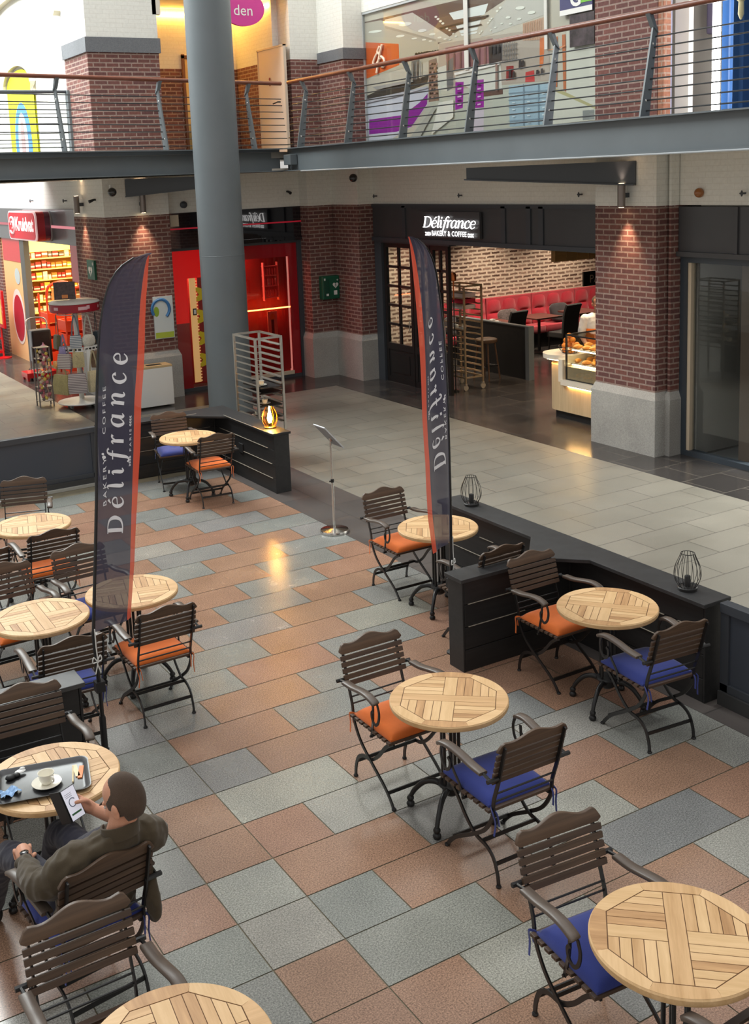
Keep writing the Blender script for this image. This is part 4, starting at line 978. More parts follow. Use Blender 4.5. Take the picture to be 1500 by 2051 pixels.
POSTER += [
((0.922,0.905,0.839),[(16.771,6.199),(16.814,6.19),(16.927,6.189),(17.068,6.198),(17.182,6.213),(17.226,6.229),(17.18,6.239),(17.065,6.239),(16.924,6.23),(16.812,6.215)]),
((0.922,0.905,0.839),[(15.854,6.2),(15.893,6.184),(15.991,6.179),(16.114,6.187),(16.213,6.205),(16.251,6.227),(16.211,6.243),(16.11,6.248),(15.988,6.24),(15.891,6.222)]),
((0.922,0.905,0.839),[(15.432,6.039),(15.456,6.025),(15.52,6.02),(15.598,6.024),(15.661,6.038),(15.684,6.054),(15.659,6.068),(15.595,6.074),(15.517,6.069),(15.455,6.056)]),
((0.922,0.905,0.839),[(15.183,5.948),(15.201,5.937),(15.247,5.933),(15.305,5.936),(15.351,5.946),(15.368,5.959),(15.349,5.97),(15.303,5.974),(15.246,5.971),(15.2,5.961)]),
((0.922,0.905,0.839),[(16.078,6.032),(16.104,6.021),(16.171,6.018),(16.254,6.022),(16.321,6.034),(16.346,6.048),(16.319,6.059),(16.251,6.062),(16.169,6.057),(16.102,6.046)]),
((0.922,0.905,0.839),[(15.706,5.945),(15.723,5.938),(15.766,5.935),(15.819,5.938),(15.862,5.945),(15.879,5.955),(15.862,5.963),(15.818,5.965),(15.765,5.962),(15.722,5.955)]),
((0.922,0.905,0.839),[(15.449,5.892),(15.462,5.884),(15.493,5.881),(15.532,5.883),(15.564,5.89),(15.575,5.899),(15.563,5.907),(15.531,5.911),(15.492,5.908),(15.461,5.901)]),
((0.922,0.905,0.839),[(15.28,5.851),(15.29,5.845),(15.316,5.842),(15.348,5.844),(15.374,5.849),(15.383,5.856),(15.373,5.863),(15.347,5.865),(15.315,5.864),(15.289,5.858)]),
((0.922,0.905,0.839),[(15.014,5.874),(15.026,5.866),(15.056,5.863),(15.094,5.865),(15.124,5.872),(15.135,5.881),(15.123,5.888),(15.093,5.892),(15.055,5.89),(15.025,5.883)]),
((0.922,0.905,0.839),[(14.881,5.834),(14.89,5.828),(14.912,5.825),(14.94,5.826),(14.962,5.832),(14.971,5.839),(14.962,5.845),(14.939,5.848),(14.911,5.846),(14.889,5.841)]),
((0.922,0.905,0.839),[(14.769,5.806),(14.776,5.801),(14.793,5.799),(14.814,5.8),(14.831,5.804),(14.838,5.809),(14.831,5.814),(14.813,5.816),(14.792,5.815),(14.775,5.811)]),
((0.922,0.905,0.839),[(15.12,6.207),(15.128,6.198),(15.149,6.193),(15.174,6.195),(15.194,6.202),(15.201,6.213),(15.193,6.222),(15.173,6.227),(15.147,6.225),(15.128,6.218)]),
((0.922,0.905,0.839),[(15.062,6.165),(15.07,6.156),(15.09,6.151),(15.115,6.153),(15.135,6.16),(15.142,6.171),(15.134,6.18),(15.114,6.185),(15.089,6.183),(15.069,6.176)]),
((0.922,0.905,0.839),[(14.998,6.123),(15.006,6.113),(15.027,6.109),(15.051,6.11),(15.071,6.118),(15.078,6.128),(15.07,6.138),(15.05,6.142),(15.025,6.141),(15.005,6.133)]),
((0.922,0.905,0.839),[(14.935,6.081),(14.943,6.071),(14.963,6.066),(14.988,6.068),(15.008,6.075),(15.015,6.086),(15.007,6.095),(14.987,6.1),(14.962,6.098),(14.942,6.091)]),
((0.922,0.905,0.839),[(14.835,5.991),(14.842,5.983),(14.859,5.979),(14.881,5.981),(14.898,5.987),(14.904,5.995),(14.897,6.003),(14.879,6.007),(14.858,6.006),(14.841,6.0)]),
((0.922,0.905,0.839),[(14.763,5.954),(14.77,5.946),(14.787,5.942),(14.808,5.943),(14.825,5.949),(14.831,5.958),(14.824,5.966),(14.807,5.97),(14.786,5.968),(14.769,5.962)]),
((0.922,0.905,0.839),[(14.673,5.886),(14.678,5.88),(14.693,5.877),(14.711,5.878),(14.726,5.883),(14.731,5.889),(14.725,5.896),(14.71,5.899),(14.692,5.898),(14.678,5.893)]),
((0.922,0.905,0.839),[(14.602,5.841),(14.608,5.835),(14.622,5.832),(14.64,5.833),(14.654,5.837),(14.66,5.844),(14.654,5.85),(14.639,5.854),(14.621,5.853),(14.607,5.848)]),
((0.922,0.905,0.839),[(13.697,5.99),(13.703,5.983),(13.716,5.979),(13.732,5.98),(13.745,5.986),(13.75,5.994),(13.745,6.001),(13.731,6.005),(13.715,6.004),(13.702,5.999)]),
((0.922,0.905,0.839),[(13.742,5.965),(13.747,5.957),(13.761,5.953),(13.777,5.954),(13.79,5.96),(13.795,5.968),(13.79,5.975),(13.777,5.979),(13.76,5.978),(13.747,5.973)]),
((0.922,0.905,0.839),[(13.787,5.936),(13.793,5.929),(13.806,5.925),(13.823,5.926),(13.836,5.931),(13.841,5.939),(13.835,5.947),(13.822,5.951),(13.805,5.95),(13.792,5.944)]),
((0.922,0.905,0.839),[(13.952,5.836),(13.957,5.83),(13.968,5.827),(13.982,5.828),(13.993,5.832),(13.997,5.839),(13.993,5.845),(13.981,5.848),(13.967,5.847),(13.956,5.843)]),
((0.922,0.905,0.839),[(13.998,5.81),(14.003,5.804),(14.014,5.8),(14.028,5.801),(14.04,5.806),(14.044,5.812),(14.039,5.818),(14.028,5.822),(14.014,5.821),(14.002,5.816)]),
((0.922,0.905,0.839),[(13.481,6.114),(13.487,6.103),(13.505,6.098),(13.526,6.099),(13.543,6.107),(13.549,6.118),(13.543,6.129),(13.525,6.134),(13.504,6.133),(13.487,6.125)]),
((0.922,0.905,0.839),[(13.559,6.077),(13.565,6.068),(13.581,6.064),(13.599,6.065),(13.615,6.072),(13.62,6.081),(13.614,6.09),(13.599,6.095),(13.58,6.094),(13.565,6.087)]),
((0.922,0.905,0.839),[(12.955,6.041),(12.975,6.027),(13.028,6.022),(13.095,6.026),(13.148,6.039),(13.169,6.056),(13.148,6.069),(13.094,6.075),(13.027,6.07),(12.974,6.057)]),
((0.922,0.905,0.839),[(12.723,5.943),(12.74,5.931),(12.784,5.926),(12.838,5.929),(12.883,5.94),(12.899,5.955),(12.882,5.967),(12.838,5.973),(12.783,5.969),(12.739,5.958)]),
((0.922,0.905,0.839),[(13.276,5.949),(13.287,5.939),(13.317,5.934),(13.354,5.936),(13.383,5.945),(13.395,5.956),(13.383,5.966),(13.353,5.971),(13.316,5.968),(13.287,5.96)]),
((0.922,0.905,0.839),[(13.035,5.895),(13.045,5.886),(13.07,5.882),(13.1,5.884),(13.125,5.891),(13.135,5.901),(13.125,5.909),(13.1,5.913),(13.069,5.911),(13.045,5.904)]),
((0.922,0.905,0.839),[(13.249,5.853),(13.256,5.845),(13.275,5.842),(13.299,5.843),(13.317,5.849),(13.325,5.857),(13.317,5.864),(13.298,5.868),(13.274,5.866),(13.256,5.861)]),
((0.922,0.905,0.839),[(13.452,5.884),(13.459,5.879),(13.476,5.876),(13.497,5.877),(13.515,5.882),(13.521,5.888),(13.514,5.894),(13.497,5.897),(13.476,5.896),(13.458,5.891)]),
((0.922,0.905,0.839),[(13.609,5.847),(13.615,5.841),(13.631,5.838),(13.65,5.839),(13.665,5.844),(13.67,5.85),(13.664,5.856),(13.649,5.859),(13.63,5.858),(13.615,5.853)]),
((0.922,0.905,0.839),[(13.724,5.821),(13.729,5.817),(13.743,5.815),(13.759,5.816),(13.772,5.819),(13.777,5.824),(13.772,5.829),(13.759,5.831),(13.742,5.83),(13.729,5.826)]),
((0.042,0.025,0.023),[(15.068,6.033),(13.878,6.04),(13.87,6.012),(15.044,6.001)]),
((0.042,0.025,0.023),[(14.773,5.953),(13.971,5.945),(13.967,5.923),(14.754,5.928)]),
((0.042,0.025,0.023),[(14.29,6.055),(13.788,6.054),(13.811,6.025),(14.281,6.024)]),
((0.552,0.305,0.262),[(15.369,5.507),(15.322,5.508),(15.323,5.479),(15.37,5.478)]),
((0.076,0.042,0.037),[(15.307,5.501),(15.26,5.502),(15.262,5.473),(15.308,5.472)]),
((0.076,0.042,0.037),[(15.245,5.494),(15.199,5.495),(15.2,5.466),(15.246,5.465)]),
((0.552,0.305,0.262),[(15.184,5.488),(15.138,5.489),(15.139,5.46),(15.185,5.459)]),
((0.076,0.042,0.037),[(15.372,5.44),(15.325,5.441),(15.327,5.412),(15.373,5.411)]),
((0.076,0.042,0.037),[(15.31,5.434),(15.263,5.435),(15.265,5.406),(15.311,5.405)]),
((0.552,0.305,0.262),[(15.248,5.428),(15.202,5.429),(15.203,5.4),(15.25,5.399)]),
((0.076,0.042,0.037),[(15.187,5.422),(15.141,5.423),(15.142,5.394),(15.188,5.393)]),
((0.076,0.042,0.037),[(15.375,5.374),(15.328,5.375),(15.33,5.346),(15.377,5.344)]),
((0.552,0.305,0.262),[(15.313,5.367),(15.266,5.369),(15.268,5.34),(15.314,5.338)]),
((0.076,0.042,0.037),[(15.251,5.361),(15.205,5.363),(15.206,5.334),(15.253,5.333)]),
((0.076,0.042,0.037),[(15.19,5.355),(15.144,5.357),(15.145,5.328),(15.191,5.327)]),
((0.552,0.305,0.262),[(15.378,5.307),(15.332,5.308),(15.333,5.279),(15.38,5.277)]),
((0.076,0.042,0.037),[(15.316,5.301),(15.27,5.302),(15.271,5.273),(15.318,5.272)]),
((0.076,0.042,0.037),[(15.254,5.295),(15.208,5.296),(15.209,5.267),(15.256,5.266)]),
((0.552,0.305,0.262),[(15.193,5.289),(15.147,5.291),(15.148,5.262),(15.194,5.26)]),
((0.076,0.042,0.037),[(15.382,5.24),(15.335,5.241),(15.336,5.212),(15.383,5.21)]),
((0.076,0.042,0.037),[(15.319,5.234),(15.273,5.236),(15.274,5.206),(15.321,5.205)]),
((0.552,0.305,0.262),[(15.258,5.228),(15.211,5.23),(15.212,5.201),(15.259,5.199)]),
((0.076,0.042,0.037),[(15.196,5.223),(15.15,5.224),(15.151,5.195),(15.197,5.194)]),
((0.076,0.042,0.037),[(15.385,5.172),(15.338,5.174),(15.339,5.145),(15.386,5.143)]),
((0.552,0.305,0.262),[(15.323,5.167),(15.276,5.169),(15.277,5.14),(15.324,5.138)]),
((0.076,0.042,0.037),[(15.261,5.162),(15.214,5.163),(15.215,5.134),(15.262,5.133)]),
((0.076,0.042,0.037),[(15.199,5.156),(15.153,5.158),(15.154,5.129),(15.2,5.127)]),
((0.552,0.305,0.262),[(15.388,5.105),(15.341,5.107),(15.342,5.078),(15.39,5.076)]),
((0.076,0.042,0.037),[(15.326,5.1),(15.279,5.102),(15.28,5.073),(15.327,5.071)]),
((0.076,0.042,0.037),[(15.264,5.095),(15.217,5.097),(15.219,5.068),(15.265,5.066)]),
((0.552,0.305,0.262),[(15.202,5.089),(15.156,5.091),(15.157,5.062),(15.203,5.06)]),
((0.076,0.042,0.037),[(15.391,5.038),(15.344,5.04),(15.346,5.011),(15.393,5.009)]),
((0.076,0.042,0.037),[(15.329,5.033),(15.282,5.035),(15.283,5.006),(15.33,5.004)]),
((0.552,0.305,0.262),[(15.267,5.028),(15.22,5.03),(15.222,5.001),(15.268,4.999)]),
((0.076,0.042,0.037),[(15.205,5.023),(15.159,5.025),(15.16,4.996),(15.206,4.994)]),
((0.076,0.042,0.037),[(15.395,4.97),(15.347,4.973),(15.349,4.943),(15.396,4.941)]),
((0.552,0.305,0.262),[(15.332,4.966),(15.285,4.968),(15.287,4.939),(15.334,4.936)]),
((0.076,0.042,0.037),[(15.27,4.961),(15.223,4.963),(15.225,4.934),(15.271,4.932)]),
((0.076,0.042,0.037),[(15.208,4.956),(15.162,4.958),(15.163,4.929),(15.21,4.927)]),
((0.021,0.014,0.014),[(15.693,5.685),(15.702,5.67),(15.724,5.663),(15.75,5.666),(15.771,5.678),(15.779,5.695),(15.77,5.709),(15.748,5.716),(15.721,5.713),(15.7,5.702)]),
((0.021,0.014,0.014),[(15.613,5.682),(15.622,5.668),(15.644,5.66),(15.67,5.663),(15.691,5.675),(15.698,5.692),(15.689,5.706),(15.667,5.713),(15.641,5.71),(15.62,5.699)]),
((0.021,0.014,0.014),[(15.534,5.679),(15.542,5.665),(15.564,5.658),(15.59,5.66),(15.611,5.672),(15.618,5.689),(15.609,5.703),(15.587,5.71),(15.561,5.707),(15.541,5.696)]),
((0.021,0.014,0.014),[(15.455,5.676),(15.463,5.662),(15.485,5.655),(15.511,5.658),(15.531,5.669),(15.539,5.686),(15.53,5.7),(15.508,5.707),(15.482,5.704),(15.462,5.693)]),
((0.021,0.014,0.014),[(15.376,5.674),(15.385,5.659),(15.406,5.652),(15.432,5.655),(15.452,5.667),(15.46,5.683),(15.451,5.697),(15.43,5.704),(15.404,5.701),(15.384,5.69)]),
((0.021,0.014,0.014),[(15.299,5.671),(15.307,5.656),(15.328,5.649),(15.354,5.652),(15.374,5.664),(15.381,5.68),(15.373,5.694),(15.352,5.701),(15.326,5.699),(15.306,5.687)]),
((0.021,0.014,0.014),[(15.222,5.668),(15.23,5.654),(15.251,5.646),(15.276,5.649),(15.296,5.661),(15.304,5.677),(15.295,5.691),(15.274,5.699),(15.249,5.696),(15.229,5.684)]),
((0.021,0.014,0.014),[(15.145,5.665),(15.153,5.651),(15.174,5.644),(15.199,5.647),(15.219,5.658),(15.226,5.674),(15.218,5.689),(15.197,5.696),(15.172,5.693),(15.152,5.681)]),
((0.021,0.014,0.014),[(15.069,5.662),(15.077,5.648),(15.098,5.641),(15.123,5.644),(15.143,5.655),(15.15,5.671),(15.141,5.686),(15.121,5.693),(15.096,5.69),(15.076,5.678)]),
((0.102,0.007,0.127),[(14.611,5.099),(14.505,5.098),(14.506,5.076),(14.612,5.076)]),
((0.102,0.007,0.127),[(14.222,5.065),(14.138,5.066),(14.138,5.044),(14.222,5.043)]),
((0.102,0.007,0.127),[(14.092,5.053),(14.009,5.054),(14.009,5.032),(14.092,5.031)]),
((0.839,0.578,0.839),[(14.614,5.04),(14.507,5.039),(14.508,5.017),(14.615,5.017)]),
((0.839,0.578,0.839),[(14.224,5.007),(14.14,5.008),(14.14,4.986),(14.224,4.984)]),
((0.839,0.578,0.839),[(14.094,4.996),(14.011,4.997),(14.011,4.975),(14.094,4.974)]),
((0.102,0.007,0.127),[(14.616,4.98),(14.51,4.98),(14.51,4.958),(14.617,4.958)]),
((0.102,0.007,0.127),[(14.226,4.948),(14.141,4.95),(14.142,4.928),(14.226,4.926)]),
((0.102,0.007,0.127),[(14.095,4.938),(14.012,4.939),(14.013,4.917),(14.096,4.916)]),
((0.839,0.578,0.839),[(14.618,4.921),(14.512,4.921),(14.513,4.898),(14.619,4.898)]),
((0.839,0.578,0.839),[(14.228,4.89),(14.143,4.892),(14.144,4.87),(14.228,4.868)]),
((0.839,0.578,0.839),[(14.097,4.88),(14.014,4.881),(14.015,4.859),(14.098,4.858)]),
((0.102,0.007,0.127),[(14.621,4.861),(14.514,4.862),(14.515,4.839),(14.622,4.839)]),
((0.102,0.007,0.127),[(14.23,4.832),(14.145,4.834),(14.146,4.811),(14.23,4.809)]),
((0.102,0.007,0.127),[(14.099,4.822),(14.016,4.824),(14.017,4.802),(14.1,4.8)]),
((0.839,0.578,0.839),[(14.623,4.802),(14.516,4.803),(14.517,4.78),(14.624,4.779)]),
((0.839,0.578,0.839),[(14.232,4.773),(14.147,4.775),(14.148,4.753),(14.232,4.751)]),
((0.839,0.578,0.839),[(14.101,4.764),(14.018,4.766),(14.019,4.744),(14.102,4.741)]),
((0.188,0.262,0.352),[(13.005,4.968),(12.99,4.967),(13.002,4.376),(13.017,4.372)]),
((0.188,0.262,0.352),[(12.673,4.948),(12.658,4.947),(12.668,4.356),(12.682,4.353)]),
((0.246,0.332,0.434),[(13.348,4.868),(12.363,4.838),(12.363,4.829),(13.349,4.858)]),
((0.246,0.332,0.434),[(13.351,4.766),(12.365,4.742),(12.365,4.732),(13.351,4.757)]),
((0.246,0.332,0.434),[(13.353,4.664),(12.366,4.645),(12.366,4.636),(13.354,4.655)]),
((0.246,0.332,0.434),[(13.356,4.562),(12.367,4.548),(12.367,4.539),(13.356,4.552)]),
((0.246,0.332,0.434),[(13.358,4.46),(12.368,4.451),(12.368,4.441),(13.358,4.45)]),
((0.761,0.839,0.905),[(13.256,4.827),(13.194,4.824),(13.195,4.81),(13.256,4.812)]),
((0.761,0.839,0.905),[(12.914,4.814),(12.855,4.811),(12.855,4.797),(12.915,4.799)]),
((0.761,0.839,0.905),[(12.585,4.801),(12.527,4.799),(12.527,4.785),(12.585,4.787)]),
((0.761,0.839,0.905),[(13.258,4.725),(13.197,4.723),(13.197,4.709),(13.259,4.711)]),
((0.761,0.839,0.905),[(12.916,4.714),(12.857,4.712),(12.857,4.698),(12.917,4.7)]),
((0.761,0.839,0.905),[(12.586,4.703),(12.529,4.701),(12.529,4.687),(12.586,4.689)]),
((0.761,0.839,0.905),[(13.261,4.624),(13.199,4.622),(13.199,4.607),(13.261,4.609)]),
((0.761,0.839,0.905),[(12.918,4.614),(12.859,4.613),(12.859,4.598),(12.919,4.6)]),
((0.761,0.839,0.905),[(12.588,4.605),(12.53,4.603),(12.53,4.589),(12.588,4.591)]),
((0.761,0.839,0.905),[(13.263,4.522),(13.201,4.521),(13.202,4.506),(13.263,4.508)]),
((0.761,0.839,0.905),[(12.92,4.514),(12.86,4.513),(12.861,4.499),(12.92,4.5)]),
((0.761,0.839,0.905),[(12.589,4.507),(12.531,4.505),(12.532,4.491),(12.589,4.493)]),
((0.761,0.839,0.905),[(13.266,4.42),(13.204,4.419),(13.204,4.404),(13.266,4.405)]),
((0.761,0.839,0.905),[(12.922,4.414),(12.862,4.413),(12.863,4.399),(12.922,4.4)]),
((0.761,0.839,0.905),[(12.591,4.408),(12.533,4.407),(12.533,4.393),(12.591,4.394)]),
((0.262,0.117,0.107),[(14.857,5.69),(14.833,5.69),(14.847,5.339),(14.872,5.339)]),
((0.262,0.117,0.107),[(14.69,5.687),(14.666,5.687),(14.68,5.337),(14.705,5.337)]),
((0.262,0.117,0.107),[(14.526,5.685),(14.502,5.685),(14.515,5.335),(14.539,5.334)]),
((0.262,0.117,0.107),[(14.364,5.683),(14.341,5.683),(14.353,5.333),(14.377,5.332)]),
((0.262,0.117,0.107),[(14.205,5.681),(14.182,5.681),(14.194,5.331),(14.217,5.33)]),
((0.262,0.117,0.107),[(14.048,5.679),(14.025,5.679),(14.037,5.328),(14.06,5.328)]),
((0.262,0.117,0.107),[(13.894,5.677),(13.871,5.677),(13.882,5.326),(13.905,5.326)]),
((0.188,0.162,0.162),[(13.472,5.603),(13.455,5.601),(13.463,5.31),(13.48,5.312)]),
((0.188,0.162,0.162),[(13.412,5.601),(13.395,5.599),(13.402,5.309),(13.419,5.311)]),
((0.188,0.162,0.162),[(13.352,5.599),(13.335,5.597),(13.342,5.308),(13.359,5.31)]),
((0.188,0.162,0.162),[(13.293,5.597),(13.276,5.595),(13.283,5.307),(13.3,5.309)]),
((0.188,0.162,0.162),[(13.234,5.595),(13.217,5.593),(13.223,5.306),(13.24,5.308)]),
((0.188,0.162,0.162),[(13.175,5.594),(13.158,5.592),(13.164,5.305),(13.181,5.307)]),
((0.188,0.162,0.162),[(13.473,5.563),(13.113,5.558),(13.113,5.547),(13.474,5.553)]),
((0.188,0.162,0.162),[(13.475,5.494),(13.114,5.49),(13.115,5.48),(13.475,5.484)]),
((0.188,0.162,0.162),[(13.477,5.426),(13.116,5.423),(13.116,5.412),(13.477,5.415)]),
((0.188,0.162,0.162),[(13.479,5.357),(13.117,5.355),(13.117,5.345),(13.479,5.346)]),
((0.034,0.027,0.032),[(13.767,5.584),(13.713,5.583),(13.708,5.47),(13.779,5.472)]),
((0.034,0.027,0.032),[(13.678,5.595),(13.625,5.594),(13.62,5.465),(13.69,5.468)]),
((0.034,0.027,0.032),[(13.59,5.603),(13.537,5.602),(13.532,5.48),(13.602,5.482)]),
((0.034,0.027,0.032),[(13.319,5.211),(13.268,5.211),(13.262,5.084),(13.33,5.085)]),
((0.034,0.027,0.032),[(13.235,5.166),(13.184,5.166),(13.178,5.06),(13.246,5.061)]),
((0.034,0.027,0.032),[(13.085,5.318),(13.035,5.318),(13.029,5.193),(13.096,5.194)]),
((0.034,0.027,0.032),[(13.023,5.304),(12.973,5.304),(12.967,5.22),(13.033,5.222)]),
((0.034,0.027,0.032),[(12.701,5.137),(12.653,5.137),(12.646,5.065),(12.71,5.066)]),
((0.034,0.027,0.032),[(12.601,5.145),(12.554,5.145),(12.547,5.063),(12.61,5.064)]),
((0.434,0.216,0.138),[(12.969,5.815),(12.958,5.816),(12.963,5.586),(12.974,5.585)]),
((0.434,0.216,0.138),[(12.917,5.818),(12.906,5.819),(12.911,5.58),(12.922,5.579)]),
((0.434,0.216,0.138),[(12.866,5.82),(12.855,5.821),(12.859,5.573),(12.87,5.572)]),
((0.434,0.216,0.138),[(12.814,5.822),(12.803,5.823),(12.808,5.567),(12.819,5.566)]),
((0.434,0.216,0.138),[(12.763,5.825),(12.752,5.826),(12.757,5.561),(12.768,5.56)]),
((0.434,0.216,0.138),[(12.712,5.827),(12.701,5.828),(12.706,5.555),(12.717,5.554)]),
((0.434,0.216,0.138),[(12.662,5.83),(12.651,5.83),(12.656,5.549),(12.666,5.548)]),
((0.434,0.216,0.138),[(12.612,5.832),(12.601,5.833),(12.605,5.543),(12.616,5.542)]),
((0.776,0.305,0.138),[(12.433,5.386),(12.087,5.402),(12.088,5.394),(12.434,5.376)]),
((0.776,0.305,0.138),[(12.328,5.383),(12.087,5.411),(12.087,5.402),(12.329,5.374)]),
((0.776,0.305,0.138),[(12.224,5.38),(12.087,5.42),(12.087,5.411),(12.225,5.371)]),
((0.434,0.445,0.515),[(17.36,5.079),(16.409,5.102),(15.418,5.146),(15.419,5.117),(16.412,5.047),(17.36,5.011)]),
((0.434,0.434,0.392),[(15.972,4.344),(15.278,4.797),(15.201,4.777),(15.671,4.344)]),
((0.745,0.745,0.687),[(15.12,4.859),(14.718,4.872),(14.729,4.6),(15.35,4.358)]),
((0.839,0.807,0.776),[(14.677,5.286),(13.544,5.337),(13.537,5.299),(14.669,5.246)]),
((0.305,0.188,0.162),[(13.632,5.328),(13.58,5.328),(13.591,4.921),(13.644,4.92)]),
((0.352,0.342,0.332),[(17.108,5.276),(16.17,5.287),(15.839,5.272),(15.84,5.254),(16.99,5.219)]),
((0.262,0.246,0.231),[(15.851,5.557),(15.824,5.557),(15.838,5.287),(15.866,5.287)]),
((0.262,0.246,0.231),[(15.732,5.559),(15.705,5.559),(15.719,5.285),(15.746,5.285)]),
((0.262,0.246,0.231),[(15.614,5.562),(15.587,5.562),(15.601,5.283),(15.628,5.283)]),
]

pal = {}
b = MB(); mats = []
for i, (c, pts) in enumerate(POSTER):
    if c not in pal: pal[c] = len(mats); mats.append(mat('print_colour', tuple(x*.86 for x in c), .4))
    b.poly([(-.002-.00012*i, y, z) for y, z in pts], pal[c])
b.build('printed_picture', mats, wp)
b = MB()
cx, cz = 16.85, 5.74
for st in ([(.10,.22),(.0,.02),(-.10,-.24)], [(.06,.03),(.16,-.04),(.13,-.15),(.02,-.12)], [(-.02,.12),(-.13,.04),(-.2,-.06),(-.12,-.1),(.02,.0)], [(.02,.2),(-.05,.12),(.04,.06)]):
    b.tube([(-.036, cx-p.x, cz+p.y) for p in smoothpath([(a, c, 0) for a, c in st], 5)], .022, 6)
b.build('monogram', mat('cream_print', lin(240,214,190), .5), wp)
for y in (17.37, 11.15):
    b = MB(); b.box(-.05, y-.03, 4.2, 0, y+.03, 6.6); b.build('frame_side', mat('pale_frame', lin(186,190,192), .4), wp)
b = MB(); b.box(-.05, 11.12, 6.54, 0, 17.4, 6.62); b.build('frame_top', mat('pale_frame', lin(186,190,192), .4), wp)
for y, w in ((14.33, .05), (12.47, .03)):
    b = MB(); b.box(-.045, y-w, 5.3 if w > .04 else 5.4, -.03, y+w, 6.55); b.build('mullion', mat('pale_mullion', lin(206,206,200), .4), wp)
g = MB(); g.box(-.028, 11.16, 4.22, -.024, 17.34, 6.55); g.build('glazing', M['glass'], wp)
us = thing('window_sign', 'dark blue and green window sign with a large white letter', 'sign', (10.79, 0, 0))
b = MB(); b.box(0, 11.5, 5.80, .02, 12.14, 6.3); b.build('board', mat('indigo_sign', lin(60,62,104), .5), us)
b = MB(); b.box(-.004, 11.5, 5.92, 0, 11.72, 6.3); b.build('green_block', mat('grass_green', lin(110,180,60), .5), us)
b = MB(); b.box(-.003, 11.5, 5.80, 0, 12.14, 5.87); v, f = text_mesh('G', .3, 0, .01); put(b, v, f, lambda p: (-.006, 11.82-p[0], 5.9+p[1]))
b.build('lettering', M['white'], us)
up = tag(MB().box(10.795, 11.47, 5.36, 10.81, 11.95, 5.78).build('dark_poster', mat('dark_photo', lin(62,54,58), .4, var=.8, scale=7)), 'dark photographic poster in the upper shop window beside the brick pier', 'poster')

# upper window beyond the brick pier: lit display with a blue curtain
b = MB(); b.box(10.8, 10.16, 4.2, 10.86, 10.25, 8); struct('window_2', b, mat('lilac_frame', lin(176,180,206), .4))
b = MB(); b.box(11.6, 6, 4.2, 11.7, 10.9, 8); b.box(10.96, 10.86, 4.2, 11.6, 10.9, 8); struct('wall_display_back', b, mat('warm_grey_display', lin(164,158,150), .7))
b = MB(); b.box(10.9, 9.93, 4.2, 10.98, 10.15, 8); tag(b.build('white_display_panel', mat('white_lit_panel', lin(236,232,222), .5, emit=(1,.97,.9), es=.25)), 'white slim display panel beside the lilac window frame', 'panel')
lt_ = tag(MB().box(10.86, 9.44, 4.25, 10.9, 9.53, 8).build('led_tube', emission('white_led', (1,.99,.97), 22)), 'bright white vertical light tube in the upper display window', 'light tube')
b = MB(); n = 60
for i in range(n):
    y0, y1 = 9.55-2.8*i/n, 9.55-2.8*(i+1)/n
    xa, xb = 11.05+.06*math.sin(i*.9)+.02*math.sin(i*2.3), 11.05+.06*math.sin((i+1)*.9)+.02*math.sin((i+1)*2.3)
    b.poly([(xa, y0, 4.25), (xb, y1, 4.25), (xb, y1, 8), (xa, y0, 8)])
tag(b.build('blue_curtain', fabric('royal_blue_drape', lin(22,60,104), .8, 200, .2), None, 60), 'pleated royal blue curtain in the upper display window', 'curtain')
b = MB(); b.lathe([(.01, -.42), (.035, -.36), (.03, -.22), (.05, -.2), (.055, 0), (.02, .08), (.01, .4)], 14, (10.9, 9.15, 5.78)); tag(b.build('curtain_tassel', mat('pale_gold', lin(206,196,150), .5), None, 40), 'pale gold tassel hanging before the blue curtain', 'tassel')
b = MB(); b.box(11.25, 9.83, 5.3, 11.35, 9.98, 6.4); tag(b.build('dark_coat', mat('dark_plum', lin(70,62,80), .8), None, None, .03), 'dark plum garment hanging in the upper display window', 'garment')

# ------------------------------------------------------------------ fittings on walls and beams
def anchor(loc, label, c='steel'):
    b = MB(); b.at(*loc); b.tube([(0, 0, 0), (-.06, 0, 0)], .012, 6); b.ell((-.065, 0, 0), (.014, .038, .014), 8, 6); b.ell((-.065, 0, 0), (.014, .014, .038), 8, 6)
    return tag(b.build('wall_anchor', M['steel_dark'], None, 40), label, 'wall anchor', 'tie bolts on the cream band above the shops')
for y, lb in ((17.05, 'small steel tie bolt nearest the gallery corner on the cream band'), (14.5, 'small steel tie bolt above the lit bakery lettering'), (11.72, 'small steel tie bolt between the cross beam and the brick pier'), (8.95, 'small steel tie bolt above the vacant glazed shop')):
    anchor((10.8, y, 3.36), lb)
for y, lb in ((20.6, 'small tie bolt on the white band near the brick pier'), (22.9, 'small tie bolt on the white band above the red lightbox')):
    anchor((6.2, y, 3.5), lb)
b = MB(); b.at(7.62, 18.42, 3.36); b.lathe([(.06, 0), (.06, .05), (.03, .07)], 16); b.v = [(p[0], 18.42-(p[2]-3.36), 3.36+(p[1]-18.42)) for p in b.v]
tag(b.build('round_detector', M['steel_dark'], None, 40), 'round grey detector on the band above the red shop front', 'detector')
b = MB(); b.ell((10.77, 9.62, 3.37), (.06, .06, .06), 16, 10); tag(b.build('amber_beacon', mat('amber_lens', lin(150,90,36), .3, coat=.5), None, 60), 'round amber beacon on the cream band beside the brick pier', 'beacon')
def dome_cam(loc, label, d):
    t = thing('dome_camera', label, 'camera', loc)
    b = MB(); b.tube([(0, 0, .1), (0, 0, .02), (d[0]*.05, d[1]*.05, 0)], .022, 8); b.build('bracket', M['white'], t, 40)
    b = MB(); b.ell((d[0]*.07, d[1]*.07, -.02), (.075, .075, .075), 16, 10); b.build('housing', mat('smoked_dome', lin(40,40,42), .2, coat=.5), t, 60)
